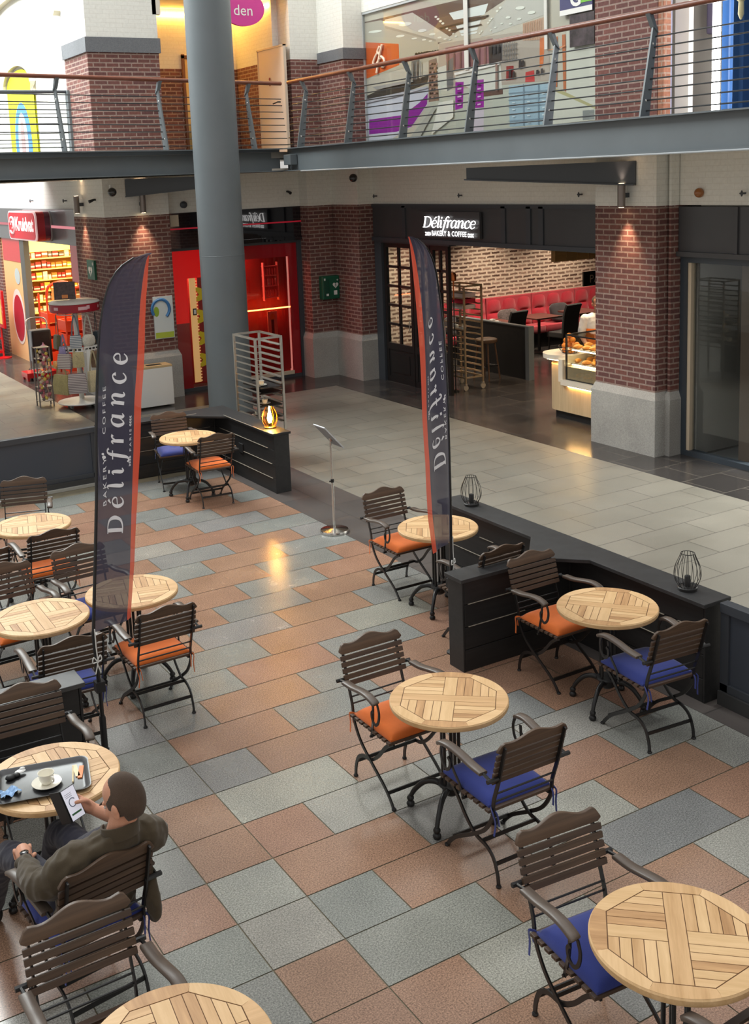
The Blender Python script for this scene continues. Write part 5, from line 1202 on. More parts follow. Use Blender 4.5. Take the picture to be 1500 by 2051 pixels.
dome_cam((10.36, 17.0, 3.72), 'dark dome camera under the gallery corner near the bakery', (-1, 0))
dome_cam((6.2, 18.08, 3.66), 'dark dome camera above the passage pier', (0, -1))
def bullet(loc, label, d):
    b = MB(); b.at(*loc); b.tube([(0, 0, 0), (d[0]*.05, d[1]*.05, 0), (d[0]*.14, d[1]*.14, -.03)], [.018, .018, .03], 8)
    return tag(b.build('small_camera', M['black'], None, 40), label, 'camera')
bullet((9.7, 18.42, 3.5), 'small black camera on the band above the red shop', (0, -1)); bullet((6.12, 18.6, 3.52), 'small black camera on the passage pier', (-1, 0))
def updown(loc, label, d):
    t = thing('wall_light', label, 'wall light', loc, 0, 'cylindrical wall lights on the brick piers')
    b = MB(); b.lathe([(.05, -.15), (.05, .15)], 16, (d[0]*.12, d[1]*.12, 0)); b.build('cylinder', mat('taupe_metal', lin(128,118,112), .35, .6), t, 40)
    b = MB(); b.box(min(0, d[0]*.1)-.02*(d[0] == 0), min(0, d[1]*.1)-.02*(d[1] == 0), -.03, max(0, d[0]*.1)+.02*(d[0] == 0), max(0, d[1]*.1)+.02*(d[1] == 0), .03); b.build('bracket', M['steel_dark'], t)
    for z, rx in ((-.152, 0), (.152, PI)):
        b = MB(); b.lathe([(.035, 0), (.035, .001)], 12, (d[0]*.12, d[1]*.12, z)); b.build('lamp', emission('halogen', (1, .72, .42), 20), t)
        l = bpy.data.lights.new('spot', 'SPOT'); l.energy = 90 if z < 0 else 40; l.color = (1, .66, .42); l.spot_size = 1.15; l.spot_blend = .9; l.shadow_soft_size = .03
        o = bpy.data.objects.new('wall_light_beam', l); COL.objects.link(o); o.location = (loc[0]+d[0]*.12, loc[1]+d[1]*.12, loc[2]+z*1.05); o.rotation_euler = (rx, 0, 0)
updown((10.48, 10.52, 3.36), 'grey cylinder wall light on the brick pier beside the bakery', (-1, 0))
updown((6.75, 18.2, 3.42), 'grey cylinder wall light on the front of the passage pier', (0, -1))
updown((6.1, 19.3, 3.44), 'grey cylinder wall light on the passage side of the pier', (-1, 0))
# boxes on the beam
jb = thing('junction_box', 'small grey junction box at the corner of the gallery beams', 'junction box', (9.26, 17.3, 4.05))
b = MB(); b.box(-.12, -.12, -.08, .02, .12, .1); b.build('body', M['steel_grey'], jb, None, .01)
b = MB(); b.tube(smoothpath([(-.06, 0, -.08), (-.06, .02, -.14), (-.05, -.04, -.18)], 5), .008, 6); b.build('cable', M['wire'], jb)
sb = thing('socket_box', 'grey socket box with round covers on the gallery beam near the frame edge', 'socket box', (9.29, 7.35, 4.05))
b = MB(); b.box(-.13, -.35, -.04, .02, .14, .14); b.build('body', M['steel_grey'], sb, None, .01)
for k in range(4):
    b = MB(); b.lathe([(.035, 0), (.035, .02)], 14); b.v = [(-.13-p[2], .08-k*.1+p[0], .05+p[1]) for p in b.v]; b.build('socket_cover', M['steel_grey'], sb, 40)
b = MB(); b.tube(smoothpath([(-.09, -.3, -.05), (-.1, -.1, -.1), (-.1, .08, -.15), (-.1, .1, -.2), (-.1, .02, -.2), (-.1, -.02, -.16), (-.1, .05, -.19)], 5), .009, 6); b.build('cable_loop', mat('grey_cable', lin(150,154,156), .5), sb, 40)
b = MB(); b.tube([(9.19, 6.0, 3.858), (9.19, 9, 3.852), (9.19, 12.4, 3.856), (9.19, 16.9, 3.86)], .011, 6); tag(b.build('beam_cable', mat('pale_cable', lin(170,176,180), .4), None, 40), 'pale cable clipped along the lower edge of the gallery beam', 'cable')
# heart sign on the passage pier
hs = thing('defibrillator_sign', 'square green sign with a white heart on the passage pier', 'sign', (6.1, 19.05, 2.3))
b = MB(); b.box(-.04, -.2, -.17, .0, .2, .17); b.build('plate', M['green'], hs)
b = MB(); b.poly([(-.042, .02-x, -.02+z) for x, z in heart(.11)][::-1]); b.box(-.043, -.16, .1, -.041, -.1, .12); b.box(-.043, -.14, .08, -.041, -.12, .14)
b.build('symbol', M['white'], hs)
b = MB(); b.poly([(-.045, .0, .06), (-.045, .05, -.04), (-.045, .02, -.04), (-.045, .03, -.12), (-.045, -.02, -.02), (-.045, .01, -.02)]); b.build('bolt_mark', M['green'], hs)
# poster on pier front
po = thing('wall_poster', 'white framed poster with a blue ring on the brick passage pier', 'poster', (7.03, 18.2, 1.45))
b = MB(); b.box(-.19, -.03, -.38, .17, 0, .36); b.build('board', mat('pale_poster', lin(214,222,222), .4), po)
b = MB(); b.box(-.18, -.033, -.37, .16, -.03, -.27); b.build('lime_band', mat('lime', lin(180,196,70), .5), po)
b = MB(); b.tube([(-.06+.16*math.cos(a), -.034, .14+.17*math.sin(a)) for a in [-.9+4.6*i/24 for i in range(25)]], .028, 6); b.build('blue_ring', mat('poster_blue', lin(60,120,180), .5), po)
b = MB(); b.poly([(-.14+.05*math.cos(a), -.032, .1+.09*math.sin(a)) for a in [2*PI*i/16 for i in range(16)]]); b.build('leaf_mark', mat('poster_green', lin(150,180,60), .5), po)
# ------------------------------------------------------------------ folding armchairs
def wavy(b, hw, z0, zs, bump, y0, lean, t, m):
    """scalloped crest rail: flat bottom, humped top"""
    n = 24; F = []; B = []
    for side, off in ((0, -t/2), (1, t/2)):
        lo = []; hi = []
        for i in range(n+1):
            x = -hw+2*hw*i/n; u = abs(x)/hw
            zt = zs+bump*(.5+.5*math.cos(PI*min(1, u/.62)))-(.035*max(0, (u-.86)/.14)**2)+.008*math.exp(-((u-.82)/.1)**2)
            for z, L in ((z0+.012*max(0, (u-.93)/.07), lo), (zt, hi)):
                L.append(b.addv((x, y0-lean*(z-.5)+off, z)))
        F.append((lo, hi))
    (l0, h0), (l1, h1) = F
    for i in range(n):
        b.face((l0[i], l0[i+1], h0[i+1], h0[i]), m); b.face((l1[i], h1[i], h1[i+1], l1[i+1]), m)
        b.face((h0[i], h0[i+1], h1[i+1], h1[i]), m); b.face((l0[i], l1[i], l1[i+1], l0[i+1]), m)
    b.face((l0[0], h0[0], h1[0], l1[0]), m); b.face((l0[n], l1[n], h1[n], h0[n]), m)

LEAN = .28
def by(z): return -.215-LEAN*(z-.5)       # y of the backrest plane at height z
def make_chair(label, group, cushion=None, loc=(0,0,0), rz=0):
    t = thing('folding_armchair', label, 'chair', loc, rz, group)
    bm_ = M['black_metal']
    # six back slats; the top one is scalloped
    b = MB(); wavy(b, .232, .808, .862, .034, -.205, LEAN, .018, 0); b.build('crest_rail', M['slat'], t, 50, .003)
    for k in range(5):
        z = .782-k*.0378
        b = MB()
        q = b.sweep([(-.228, by(z)+.01, z), (.228, by(z)+.01, z)], lambda i: [(-.0148,-.008),(.0148,-.008),(.0148,.008),(-.0148,.008)], up=(0, -LEAN, 1))
        b.build('back_slat', M['slat'] if k % 2 else M['slat2'], t, None, .003)
    # side frames: one bar from backrest to front foot, one from seat front to rear foot
    for s in (-1, 1):
        x = s*.198
        b = MB()
        b.bar(smoothpath([(x, by(.85)-.008, .85), (x, by(.64)-.008, .64), (x, -.215, .5), (x, -.2, .4), (x, -.13, .29), (x, -.01, .2), (x, .13, .11), (x, .2, .045), (x, .232, .0)], 4), .022, .009, up=(1, 0, 0))
        b.lathe([(.014, 0), (.016, .006), (.012, .014)], 8, (x, .232, 0)); b.build('front_leg', bm_, t)
        x = s*.186
        b = MB()
        b.bar(smoothpath([(x, .235, .425), (x, .15, .37), (x, .06, .27), (x, -.03, .205), (x, -.12, .19), (x, -.185, .15), (x, -.22, .07), (x, -.228, 0)], 4), .022, .009, up=(1, 0, 0))
        b.lathe([(.014, 0), (.016, .006), (.012, .014)], 8, (x, -.228, 0)); b.build('rear_leg', bm_, t)
        # armrest: curved wooden bar
        xa = s*.252
        b = MB()
        P = smoothpath([(xa, -.2, .668), (xa, -.1, .672), (xa+s*.004, .0, .690), (xa+s*.012, .09, .700), (xa+s*.014, .155, .690), (xa+s*.012, .178, .676)], 4)
        n = len(P)
        b.sweep(P, lambda i: [(c[0]*(.8 if i in (0, n-1) else 1), c[1]*(.75 if i == n-1 else 1)) for c in ((-.011,-.022),(-.006,-.027),(.006,-.027),(.011,-.022),(.011,.022),(.006,.027),(-.006,.027),(-.011,.022))], up=(0, 0, 1))
        a = b.build('armrest', M['arm'], t, 50)
        b = MB()       # iron scroll and stay under the arm
        b.bar(smoothpath([(xa, .172, .672), (xa, .19, .62), (xa, .178, .56), (xa, .145, .53), (xa, .112, .55), (xa, .105, .59), (xa, .125, .612)], 4), .018, .006, up=(1, 0, 0))
        b.bar(smoothpath([(xa-s*.006, .115, .655), (xa-s*.012, .1, .56), (xa-s*.03, .06, .47), (xa-s*.035, .035, .395)], 3), .018, .007, up=(1, 0, 0))
        b.build('arm_stay', bm_, t)
        b = MB(); b.tube([(xa-s*.025, .035, .4), (xa-s*.06, .035, .4)], .008, 6); b.build('seat_peg', bm_, t)
        b = MB(); b.tube([(s*.19, by(.655)-.006, .655), (s*.275, by(.655)-.006, .655)], .012, 8); b.tube([(xa, -.2, .667), (xa, by(.655), .655)], .009, 6)
        b.build('arm_pivot', bm_, t)
    # seat slats and rails
    b = MB()
    for s in (-1, 1): b.box(s*.186-.006, -.2, .412, s*.186+.006, .24, .43)
    for (y, z, x) in ((-.226, .545, .2), (-.222, .50, .2)): b.tube([(-x, y, z), (x, y, z)], .0055, 6)
    b.build('seat_rail', bm_, t)
    for k in range(9):
        y = -.185+k*.052
        b = MB(); b.box(-.226, y-.018, .43, .226, y+.018, .447); b.build('seat_slat', M['slat'] if k % 2 else M['slat2'], t, None, .003)
    for (y, z, x) in ((.175, .085, .195), (-.2, .12, .186), (-.085, .196, .186)):
        b = MB(); b.bar([(-x, y, z), (x, y, z)], .008, .022, up=(0, 0, 1)); b.build('stretcher', bm_, t)
    if cushion: add_cushion(t, cushion)
    return t
def add_cushion(t, m):
    b = MB(); n = 18
    # pillow with a soft edge and a centre tuft
    def top(u, v):
        e = (1-abs(2*u-1)**5)*(1-abs(2*v-1)**5)
        r = math.hypot(2*u-1, 2*v-1)
        return .012+.040*max(0, e)**.5-.008*math.exp(-(r/.14)**2)
    up = [[b.addv((-.207+.414*i/n, -.18+.42*j/n, .447+top(i/n, j/n))) for i in range(n+1)] for j in range(n+1)]
    dn = [[b.addv((-.207+.414*i/n, -.18+.42*j/n, .447)) for i in range(n+1)] for j in range(n+1)]
    for j in range(n):
        for i in range(n):
            b.face((up[j][i], up[j][i+1], up[j+1][i+1], up[j+1][i])); b.face((dn[j][i], dn[j+1][i], dn[j+1][i+1], dn[j][i+1]))
    for i in range(n):
        for (r0, r1) in ((up[0], dn[0]), (up[n], dn[n])): b.face((r0[i], r1[i], r1[i+1], r0[i+1]))
        for c in (0, n): b.face((up[i][c], up[i+1][c], dn[i+1][c], dn[i][c]))
    c = b.build('seat_cushion', m, t, 70)
    for s in (-1, 1):
        b = MB(); b.bar(smoothpath([(s*.2, -.19, .45), (s*.215, -.225, .44), (s*.205, -.235, .38), (s*.212, -.23, .31)], 4), .012, .003, up=(1, 0, 0))
        b.bar(smoothpath([(s*.2, -.19, .45), (s*.19, -.23, .43), (s*.183, -.238, .36)], 4), .012, .003, up=(1, 0, 0)); b.build('tie', m, c)
    return c
D = math.radians
GA = 'slatted folding armchairs of the terrace'
AO = make_chair('orange cushioned armchair facing away from the crossing planks at the middle table with the blue chair', GA, M['orange'], (3.445, 5.41, 0), D(180))
AB = make_chair('blue cushioned armchair at the middle table, its back to the viewer', GA, M['blue'], (3.50, 4.48, 0), D(-1))
AN = make_chair('armchair with no cushion facing the seated man across his table', GA, None, (1.37, 6.0, 0), D(178))
AO['label'] = 'orange cushioned armchair at the free-standing middle table'
for src, x, y, a, lab in (
    (AB, 3.045, 3.21, 175, 'blue cushioned armchair tucked under the nearest table in the corner'),
    (AN, 3.09, 2.36, 2, 'armchair cut off by the bottom edge of the frame beside the nearest table'),
    (AO, 5.25, 5.98, 180, 'orange cushioned armchair against the black cross partition'),
    (AB, 5.18, 5.0, -5, 'blue cushioned armchair at the end of the black partition with the two wire lanterns'),
    (AO, 5.30, 8.145, 180, 'orange cushioned armchair beside the menu stand'),
    (AN, 5.17, 6.83, 2, 'armchair hidden behind the black cross partition, only its top showing'),
    (AB, 4.95, 12.77, 168, 'blue cushioned armchair in the corner of the far black partition'),
    (AO, 5.02, 11.84, -4, 'orange cushioned armchair at the far corner table near the lit lamp'),
    (AN, 2.55, 10.78, 162, 'armchair facing the camera behind the far round table near the grey panel'),
    (AO, 2.40, 9.46, 0, 'orange cushioned armchair with its dark back toward us at the far round table'),
    (AB, 2.46, 8.33, 183, 'blue cushioned armchair half hidden behind the tall banner with the orange stripe'),
    (AO, 1.83, 8.25, 183, 'armchair facing us behind the round table beside the tall banner'),
    (AO, 2.545, 7.25, 1, 'orange cushioned armchair in front of the table behind the tall banner'),
    (AB, 1.86, 7.12, -2, 'blue cushioned armchair beside the pole of the tall banner'),
    (AB, 1.215, 4.69, 8, 'armchair the man is sitting on'),
    (AN, 1.035, 3.82, 181, 'armchair back to back with the seated man, facing the bottom table'),
    (AN, 1.76, 9.3, 4, 'dark armchair cut off at the frame edge beside the far round table')):
    dup(src, (x, y, 0), D(a), lab)

# ------------------------------------------------------------------ round teak tables on iron bases
def clip(poly, a, c, d):      # keep a*x + c*y <= d
    out = []
    for i in range(len(poly)):
        p, q = poly[i], poly[(i+1) % len(poly)]
        fp, fq = a*p[0]+c*p[1]-d, a*q[0]+c*q[1]-d
        if fp <= 0: out.append(p)
        if fp*fq < 0: t = fp/(fp-fq); out.append((p[0]+(q[0]-p[0])*t, p[1]+(q[1]-p[1])*t))
    return out
def make_table(label, loc, rz, leg=D(35)):
    t = thing('round_table', label, 'table', loc, rz, 'round teak terrace tables')
    R = .347
    top = MB(); top.lathe([(R-.006, .708), (R, .714), (R, .733), (R-.008, .7395)], 72, m=0); tp = top.build('tabletop', [M['groove']], t, 40)
    teak = [M['teak%d' % i] for i in range(4)]+[M['teaky%d' % i] for i in range(4)]
    # rim of eight boards around an octagon
    ap = .275
    b = MB(); g = .0018
    for k in range(8):
        a0, a1 = 2*PI*(k-.5)/8+PI/8*0, 2*PI*(k+.5)/8
        ro = R-.004; ri = ap/math.cos(PI/8)
        pts = [(ri*math.cos(a0), ri*math.sin(a0))]+[(ro*math.cos(a0+(a1-a0)*i/9), ro*math.sin(a0+(a1-a0)*i/9)) for i in range(10)]+[(ri*math.cos(a1), ri*math.sin(a1))]
        cx = sum(p[0] for p in pts)/len(pts); cy = sum(p[1] for p in pts)/len(pts)
        pts = [(cx+(p[0]-cx)*.996, cy+(p[1]-cy)*.996) for p in pts]
        b.prism(pts, .7345, .7412, (k % 4)+(4 if 45 <= (k*45) % 180 < 135 else 0))
    # rim side
    b.lathe([(R-.001, .709), (R+.0015, .715), (R+.0015, .734), (R-.005, .7412), (R-.02, .7411)], 72, m=1, capb=False, capt=False)
    rim = b.build('rim_boards', teak, tp, 40)
    b = MB(); bw = .038
    def strip(x0, y0, x1, y1, m):
        p = [(x0+g, y0+g), (x1-g, y0+g), (x1-g, y1-g), (x0+g, y1-g)]
        for k in range(8):
            an = 2*PI*(k)/8+0; p = clip(p, math.cos(an), math.sin(an), ap-.0045)
            if len(p) < 3: return
        b.prism(p, .7345, .741, m)
    strip(-.3, -bw, .3, bw, 0)
    strip(-bw, bw, bw, .3, 5); strip(-bw, -.3, bw, -bw, 5)
    r = random.Random(5); n = 5; w = (ap-bw)/n
    for sx in (1, -1):
        for sy in (1, -1):
            for k in range(n):
                a, c = bw+k*w, bw+(k+1)*w
                if sx*sy > 0: x0, x1, y0, y1, mm = a, c, bw, ap, 4+r.randrange(4)
                else: x0, x1, y0, y1, mm = bw, ap, a, c, r.randrange(4)
                X = sorted((sx*x0, sx*x1)); Y = sorted((sy*y0, sy*y1)); strip(X[0], Y[0], X[1], Y[1], mm)
    b.build('inlay_slats', teak, tp)
    bm_ = M['black_metal']
    for k in range(5):
        a = 2*PI*k/5+.3
        b = MB(); b.tube([(.052*math.cos(a), .052*math.sin(a), .19), (.052*math.cos(a), .052*math.sin(a), .705)], .0105, 8); b.build('rod', bm_, t, 40)
    b = MB(); b.lathe([(.09, .690), (.1, .700), (.1, .708)], 20); b.build('top_plate', bm_, t, 40); b = MB(); b.lathe([(.075, .195), (.08, .205), (.075, .215)], 20); b.lathe([(.03, .13), (.055, .15), (.06, .195), (.02, .2)], 16); b.build('hub', bm_, t, 40)
    for k in range(4):
        a = leg-rz+k*PI/2; c, s = math.cos(a), math.sin(a)
        P = smoothpath([(.03, .175), (.1, .195), (.17, .175), (.23, .115), (.262, .06)], 4)
        b = MB(); b.tube([(p.x*c, p.x*s, p.y) for p in P], [.021-.008*i/(len(P)-1) for i in range(len(P))], 8)
        b.lathe([(.012, 0), (.022, .003), (.026, .016), (.021, .028), (.015, .034), (.021, .044), (.022, .056), (.014, .068)], 14, (.262*c, .262*s, 0))
        b.build('leg', bm_, t, 50)
    return t
T = make_table('round teak table standing free in the middle of the terrace', (3.51, 4.95, 0), D(-40))
for x, y, a, lab in (
    (3.06, 2.79, 48, 'round teak table nearest the camera with a blue cushioned chair tucked under'),
    (5.222, 5.43, -51, 'round teak table inside the black partition below the nearer wire lantern'),
    (5.30, 7.57, -35, 'round teak table behind the second tall banner at the black partition'),
    (4.92, 12.20, -20, 'round teak table in the far corner below the lit amber lamp'),
    (2.41, 9.90, -14, 'round teak table farthest along the grey panel side'),
    (1.86, 7.66, -91, 'round teak table cut by the frame edge behind the seated man and his neighbour'),
    (2.58, 7.74, -14, 'round teak table seen through the lower end of the tall banner'),
    (1.31, 5.45, 0, 'round teak table carrying the black tray in front of the seated man'),
    (1.15, 3.33, -7, 'round teak table cut off by the bottom edge below the slatted chair')):
    dup(T, (x, y, 0), D(a), lab)

# ------------------------------------------------------------------ black timber partitions
def planks(b, x0, y0, x1, y1, h=.72, n=4, axis='x', m=0):
    e = .01; q = .02        # boards between two end boards, with a core behind the joints
    for k in range(n):
        z0 = h*k/n; z1 = h*(k+1)/n-.005
        if axis == 'x': b.box(x0+q, y0, z0, x1-q, y1, z1, m)
        else: b.box(x0, y0+q, z0, x1, y1-q, z1, m)
    if axis == 'x':
        b.box(x0+q+.01, y0+e, .002, x1-q-.01, y1-e, h-.008, m); b.box(x0, y0-.002, 0, x0+q-.002, y1+.002, h, m); b.box(x1-q+.002, y0-.002, 0, x1, y1+.002, h, m)
    else:
        b.box(x0+e, y0+q+.01, .002, x1-e, y1-q-.01, h-.008, m); b.box(x0-.002, y0, 0, x1+.002, y0+q-.002, h, m); b.box(x0-.002, y1-q+.002, 0, x1+.002, y1, h, m)
def scuffs(b, rs, m=0):
    for x0, y0, z0, x1, y1, z1 in rs: b.box(x0, y0, z0, x1, y1, z1, m)
pr = thing('timber_partition', 'black T-shaped timber partition along the promenade with two wire lanterns', 'partition', (0, 0, 0))
b = MB(); planks(b, 5.78, 5.05, 5.98, 8.18, axis='y'); b.build('long_wall', M['blackwood_y'], pr, None, .004)
b = MB(); planks(b, 4.70, 6.42, 5.78, 6.60); b.build('cross_wall', M['blackwood'], pr, None, .004)
b = MB(); b.prism([(5.74, 5.03), (6.01, 5.03), (6.01, 8.2), (5.74, 8.2), (5.74, 6.86), (5.52, 6.62), (4.68, 6.62), (4.68, 6.40), (5.5, 6.40), (5.74, 6.16)], .72, .75); b.build('top_board', mat('worn_black_top', lin(46,46,47), .5, var=.25, scale=9), pr, None, .004)
b = MB()
for z in (.715, .54): 
    for k in range(9): y = 5.1+k*.33; b.box(5.771, y, z-.004, 5.781, y+.2, z, 0)
scuffs(b, [(4.75, 6.411, .539, 5.6, 6.421, .542), (4.75, 6.411, .359, 5.3, 6.421, .362), (5.771, 5.1, .36, 5.781, 6.3, .363), (5.771, 6.7, .36, 5.781, 8.0, .363)])
b.build('scuffed_edge', M['scuff'], pr)
pf = thing('timber_partition', 'black L-shaped timber partition in the far corner with the lit amber lamp', 'partition', (0, 0, 0))
b = MB(); planks(b, 5.78, 11.62, 5.98, 13.55, axis='y'); b.build('long_wall', M['blackwood_y'], pf, None, .004)
b = MB(); planks(b, 4.22, 13.35, 5.78, 13.55); b.build('cross_wall', M['blackwood'], pf, None, .004)
b = MB(); b.prism([(5.75, 11.6), (6.0, 11.6), (6.0, 13.58), (4.2, 13.58), (4.2, 13.32), (5.3, 13.32), (5.75, 12.9)], .72, .75); b.build('top_board', M['blackwood_y'], pf, None, .004)
b = MB()
scuffs(b, [(5.771, 11.8, .536, 5.781, 13.2, .541), (5.771, 11.7, .356, 5.781, 13.0, .36), (5.771, 11.7, .176, 5.781, 13.2, .18), (5.745, 11.65, .745, 5.752, 13.0, .752), (4.3, 13.341, .536, 5.7, 13.351, .54), (5.0, 13.31, .742, 5.5, 13.322, .752), (4.3, 13.341, .356, 5.7, 13.351, .359)])
b.build('scuffed_edge', M['scuff'], pf)
b = MB(); b.box(5.765, 12.5, .33, 5.781, 12.62, .45); b.build('socket_plate', M['black'], pf, None, .004)
pn = thing('timber_partition', 'short black timber partition beside the pole of the tall banner', 'partition', (0, 0, 0))
b = MB(); planks(b, .6, 6.42, 1.77, 6.60); b.build('cross_wall', M['blackwood'], pn, None, .004)
b = MB(); b.box(.58, 6.40, .72, 1.79, 6.62, .75); b.build('top_board', mat('worn_grey_top', lin(72,72,72), .5, var=.2, scale=6), pn, None, .004)
# grey framed barrier panels
def panel(name, label, x0, y0, x1, y1):
    t = thing(name, label, 'barrier panel', (0, 0, 0), 0, 'grey steel barrier panels around the terrace')
    dx, dy = x1-x0, y1-y0; L = math.hypot(dx, dy); ang = math.atan2(dy, dx)
    b = MB().at(x0, y0, 0, ang); f = .07
    b.box(0, -.03, .1, L, .03, .16); b.box(0, -.04, .68, L, .04, .75); 
    n = max(1, round(L/1.5))
    for k in range(n+1): x = min(max(L*k/n, f/2), L-f/2); b.box(x-f/2, -.03, .1, x+f/2, .03, .70)
    b.build('frame', M['steel_dark'], t, None, .004)
    b = MB().at(x0, y0, 0, ang); b.box(f, -.012, .14, L-f, .012, .7); b.build('infill', mat('dark_blue_grey', lin(64,70,80), .45), t)
    b = MB().at(x0, y0, 0, ang); b.box(0, -.06, 0, L, .05, .1); b.build('base_rail', mat('dark_base', lin(58,58,58), .5), t)
    b = MB().at(x0, y0, 0, ang); b.box(0, -.10, 0, L, -.06, .035); b.build('floor_strip', mat('pale_floor_strip', lin(168,166,158), .5), t)
panel('barrier_panel', 'grey steel barrier panel behind the tall banner closing the terrace', 1.0, 13.5, 4.18, 13.5)
panel('barrier_panel', 'grey steel barrier panel at the end of the black partition near the frame edge', 5.9, 1.5, 5.9, 5.0)

# ------------------------------------------------------------------ lanterns
def wire_lantern(label, loc):
    t = thing('wire_lantern', label, 'lantern', loc, 0, 'black wire lanterns')
    b = MB(); b.lathe([(.07, 0), (.07, .02), (.062, .026)], 24); b.build('base', M['black_metal'], t, 40)
    prof = [(.058, .024), (.085, .07), (.094, .12), (.085, .18), (.06, .24), (.048, .272)]
    P = smoothpath([(r, z, 0) for r, z in prof], 4)
    b = MB()
    for k in range(16):
        a = 2*PI*k/16; b.tube([(p.x*math.cos(a), p.x*math.sin(a), p.y) for p in P], .0022, 5)
    for r, z in ((.048, .272), (.058, .026)): b.tube([(r*math.cos(2*PI*i/24), r*math.sin(2*PI*i/24), z) for i in range(24)], .003, 5, True)
    b.build('wire_cage', M['black_metal'], t)
    b = MB(); b.lathe([(.022, .02), (.022, .1), (.018, .105)], 14); b.build('candle_holder', M['black'], t, 40)
    return t
wire_lantern('black wire lantern at the far end of the partition behind the second banner', (5.89, 7.87, .75))
wire_lantern('black wire lantern near the grey panel on the black partition', (5.87, 5.30, .75))
al = thing('amber_lamp', 'lit amber glass lamp glowing on the end of the far black partition', 'lamp', (5.89, 11.93, .75))
b = MB(); b.lathe([(.075, 0), (.075, .014), (.065, .02)], 24); b.build('base', mat('brass_base', lin(150,110,60), .35, .7), al, 40)
prof = [(.062, .02), (.088, .07), (.096, .12), (.088, .175), (.062, .235), (.05, .26)]
P = smoothpath([(r, z, 0) for r, z in prof], 4)
b = MB(); b.lathe([(p.x, p.y) for p in P], 32, capb=False, capt=False); b.build('glass_shade', glass('amber_glass', (1, .74, .36), .1), al, 60)
b = MB()
for k in range(10):
    a = 2*PI*k/10; b.tube([((p.x+.002)*math.cos(a), (p.x+.002)*math.sin(a), p.y) for p in P], .002, 5)
b.build('wire_cage', mat('brass_wire', lin(170,120,60), .35, .8), al)
b = MB(); b.lathe([(.02, .015), (.02, .06), (.012, .065)], 14); b.build('socket', M['black'], al, 40)
b = MB(); b.ell((0, 0, .118), (.03, .03, .05), 16, 12); b.build('bulb', emission('warm_bulb', (1, .62, .22), 480), al, 60)

# ------------------------------------------------------------------ feather banners
def interp(tab, z):
    for i in range(len(tab)-1):
        (z0, s0), (z1, s1) = tab[i], tab[i+1]
        if z <= z1: k = (z-z0)/(z1-z0) if z1 > z0 else 0; return s0+(s1-s0)*max(0, min(1, k))
    return tab[-1][1]
def flagmat(name, c, tr):
    t = NT(name); v = t.pos()
    t.col(c); t.b.inputs['Roughness'].default_value = .75; t.b.inputs['Specular IOR Level'].default_value = .25; t.b.inputs['Sheen Weight'].default_value = .15
    tp = t.n('ShaderNodeBsdfTransparent'); mx = t.n('ShaderNodeMixShader'); mx.inputs[0].default_value = tr
    tl = t.n('ShaderNodeBsdfTranslucent'); tl.inputs[0].default_value = (*c, 1)
    m2 = t.n('ShaderNodeMixShader'); m2.inputs[0].default_value = .25
    t.l(t.b.outputs[0], m2.inputs[1]); t.l(tl.outputs[0], m2.inputs[2])
    t.l(m2.outputs[0], mx.inputs[1]); t.l(tp.outputs[0], mx.inputs[2]); t.l(mx.outputs[0], t.out.inputs[0])
    return t.mat
FN = flagmat('navy_mesh_fabric', lin(64,62,78), .14); FO = flagmat('coral_mesh_fabric', lin(212,86,62), .14); FB = flagmat('black_hem', lin(34,34,42), .03)
FW = mat('white_print', lin(236,236,240), .7)
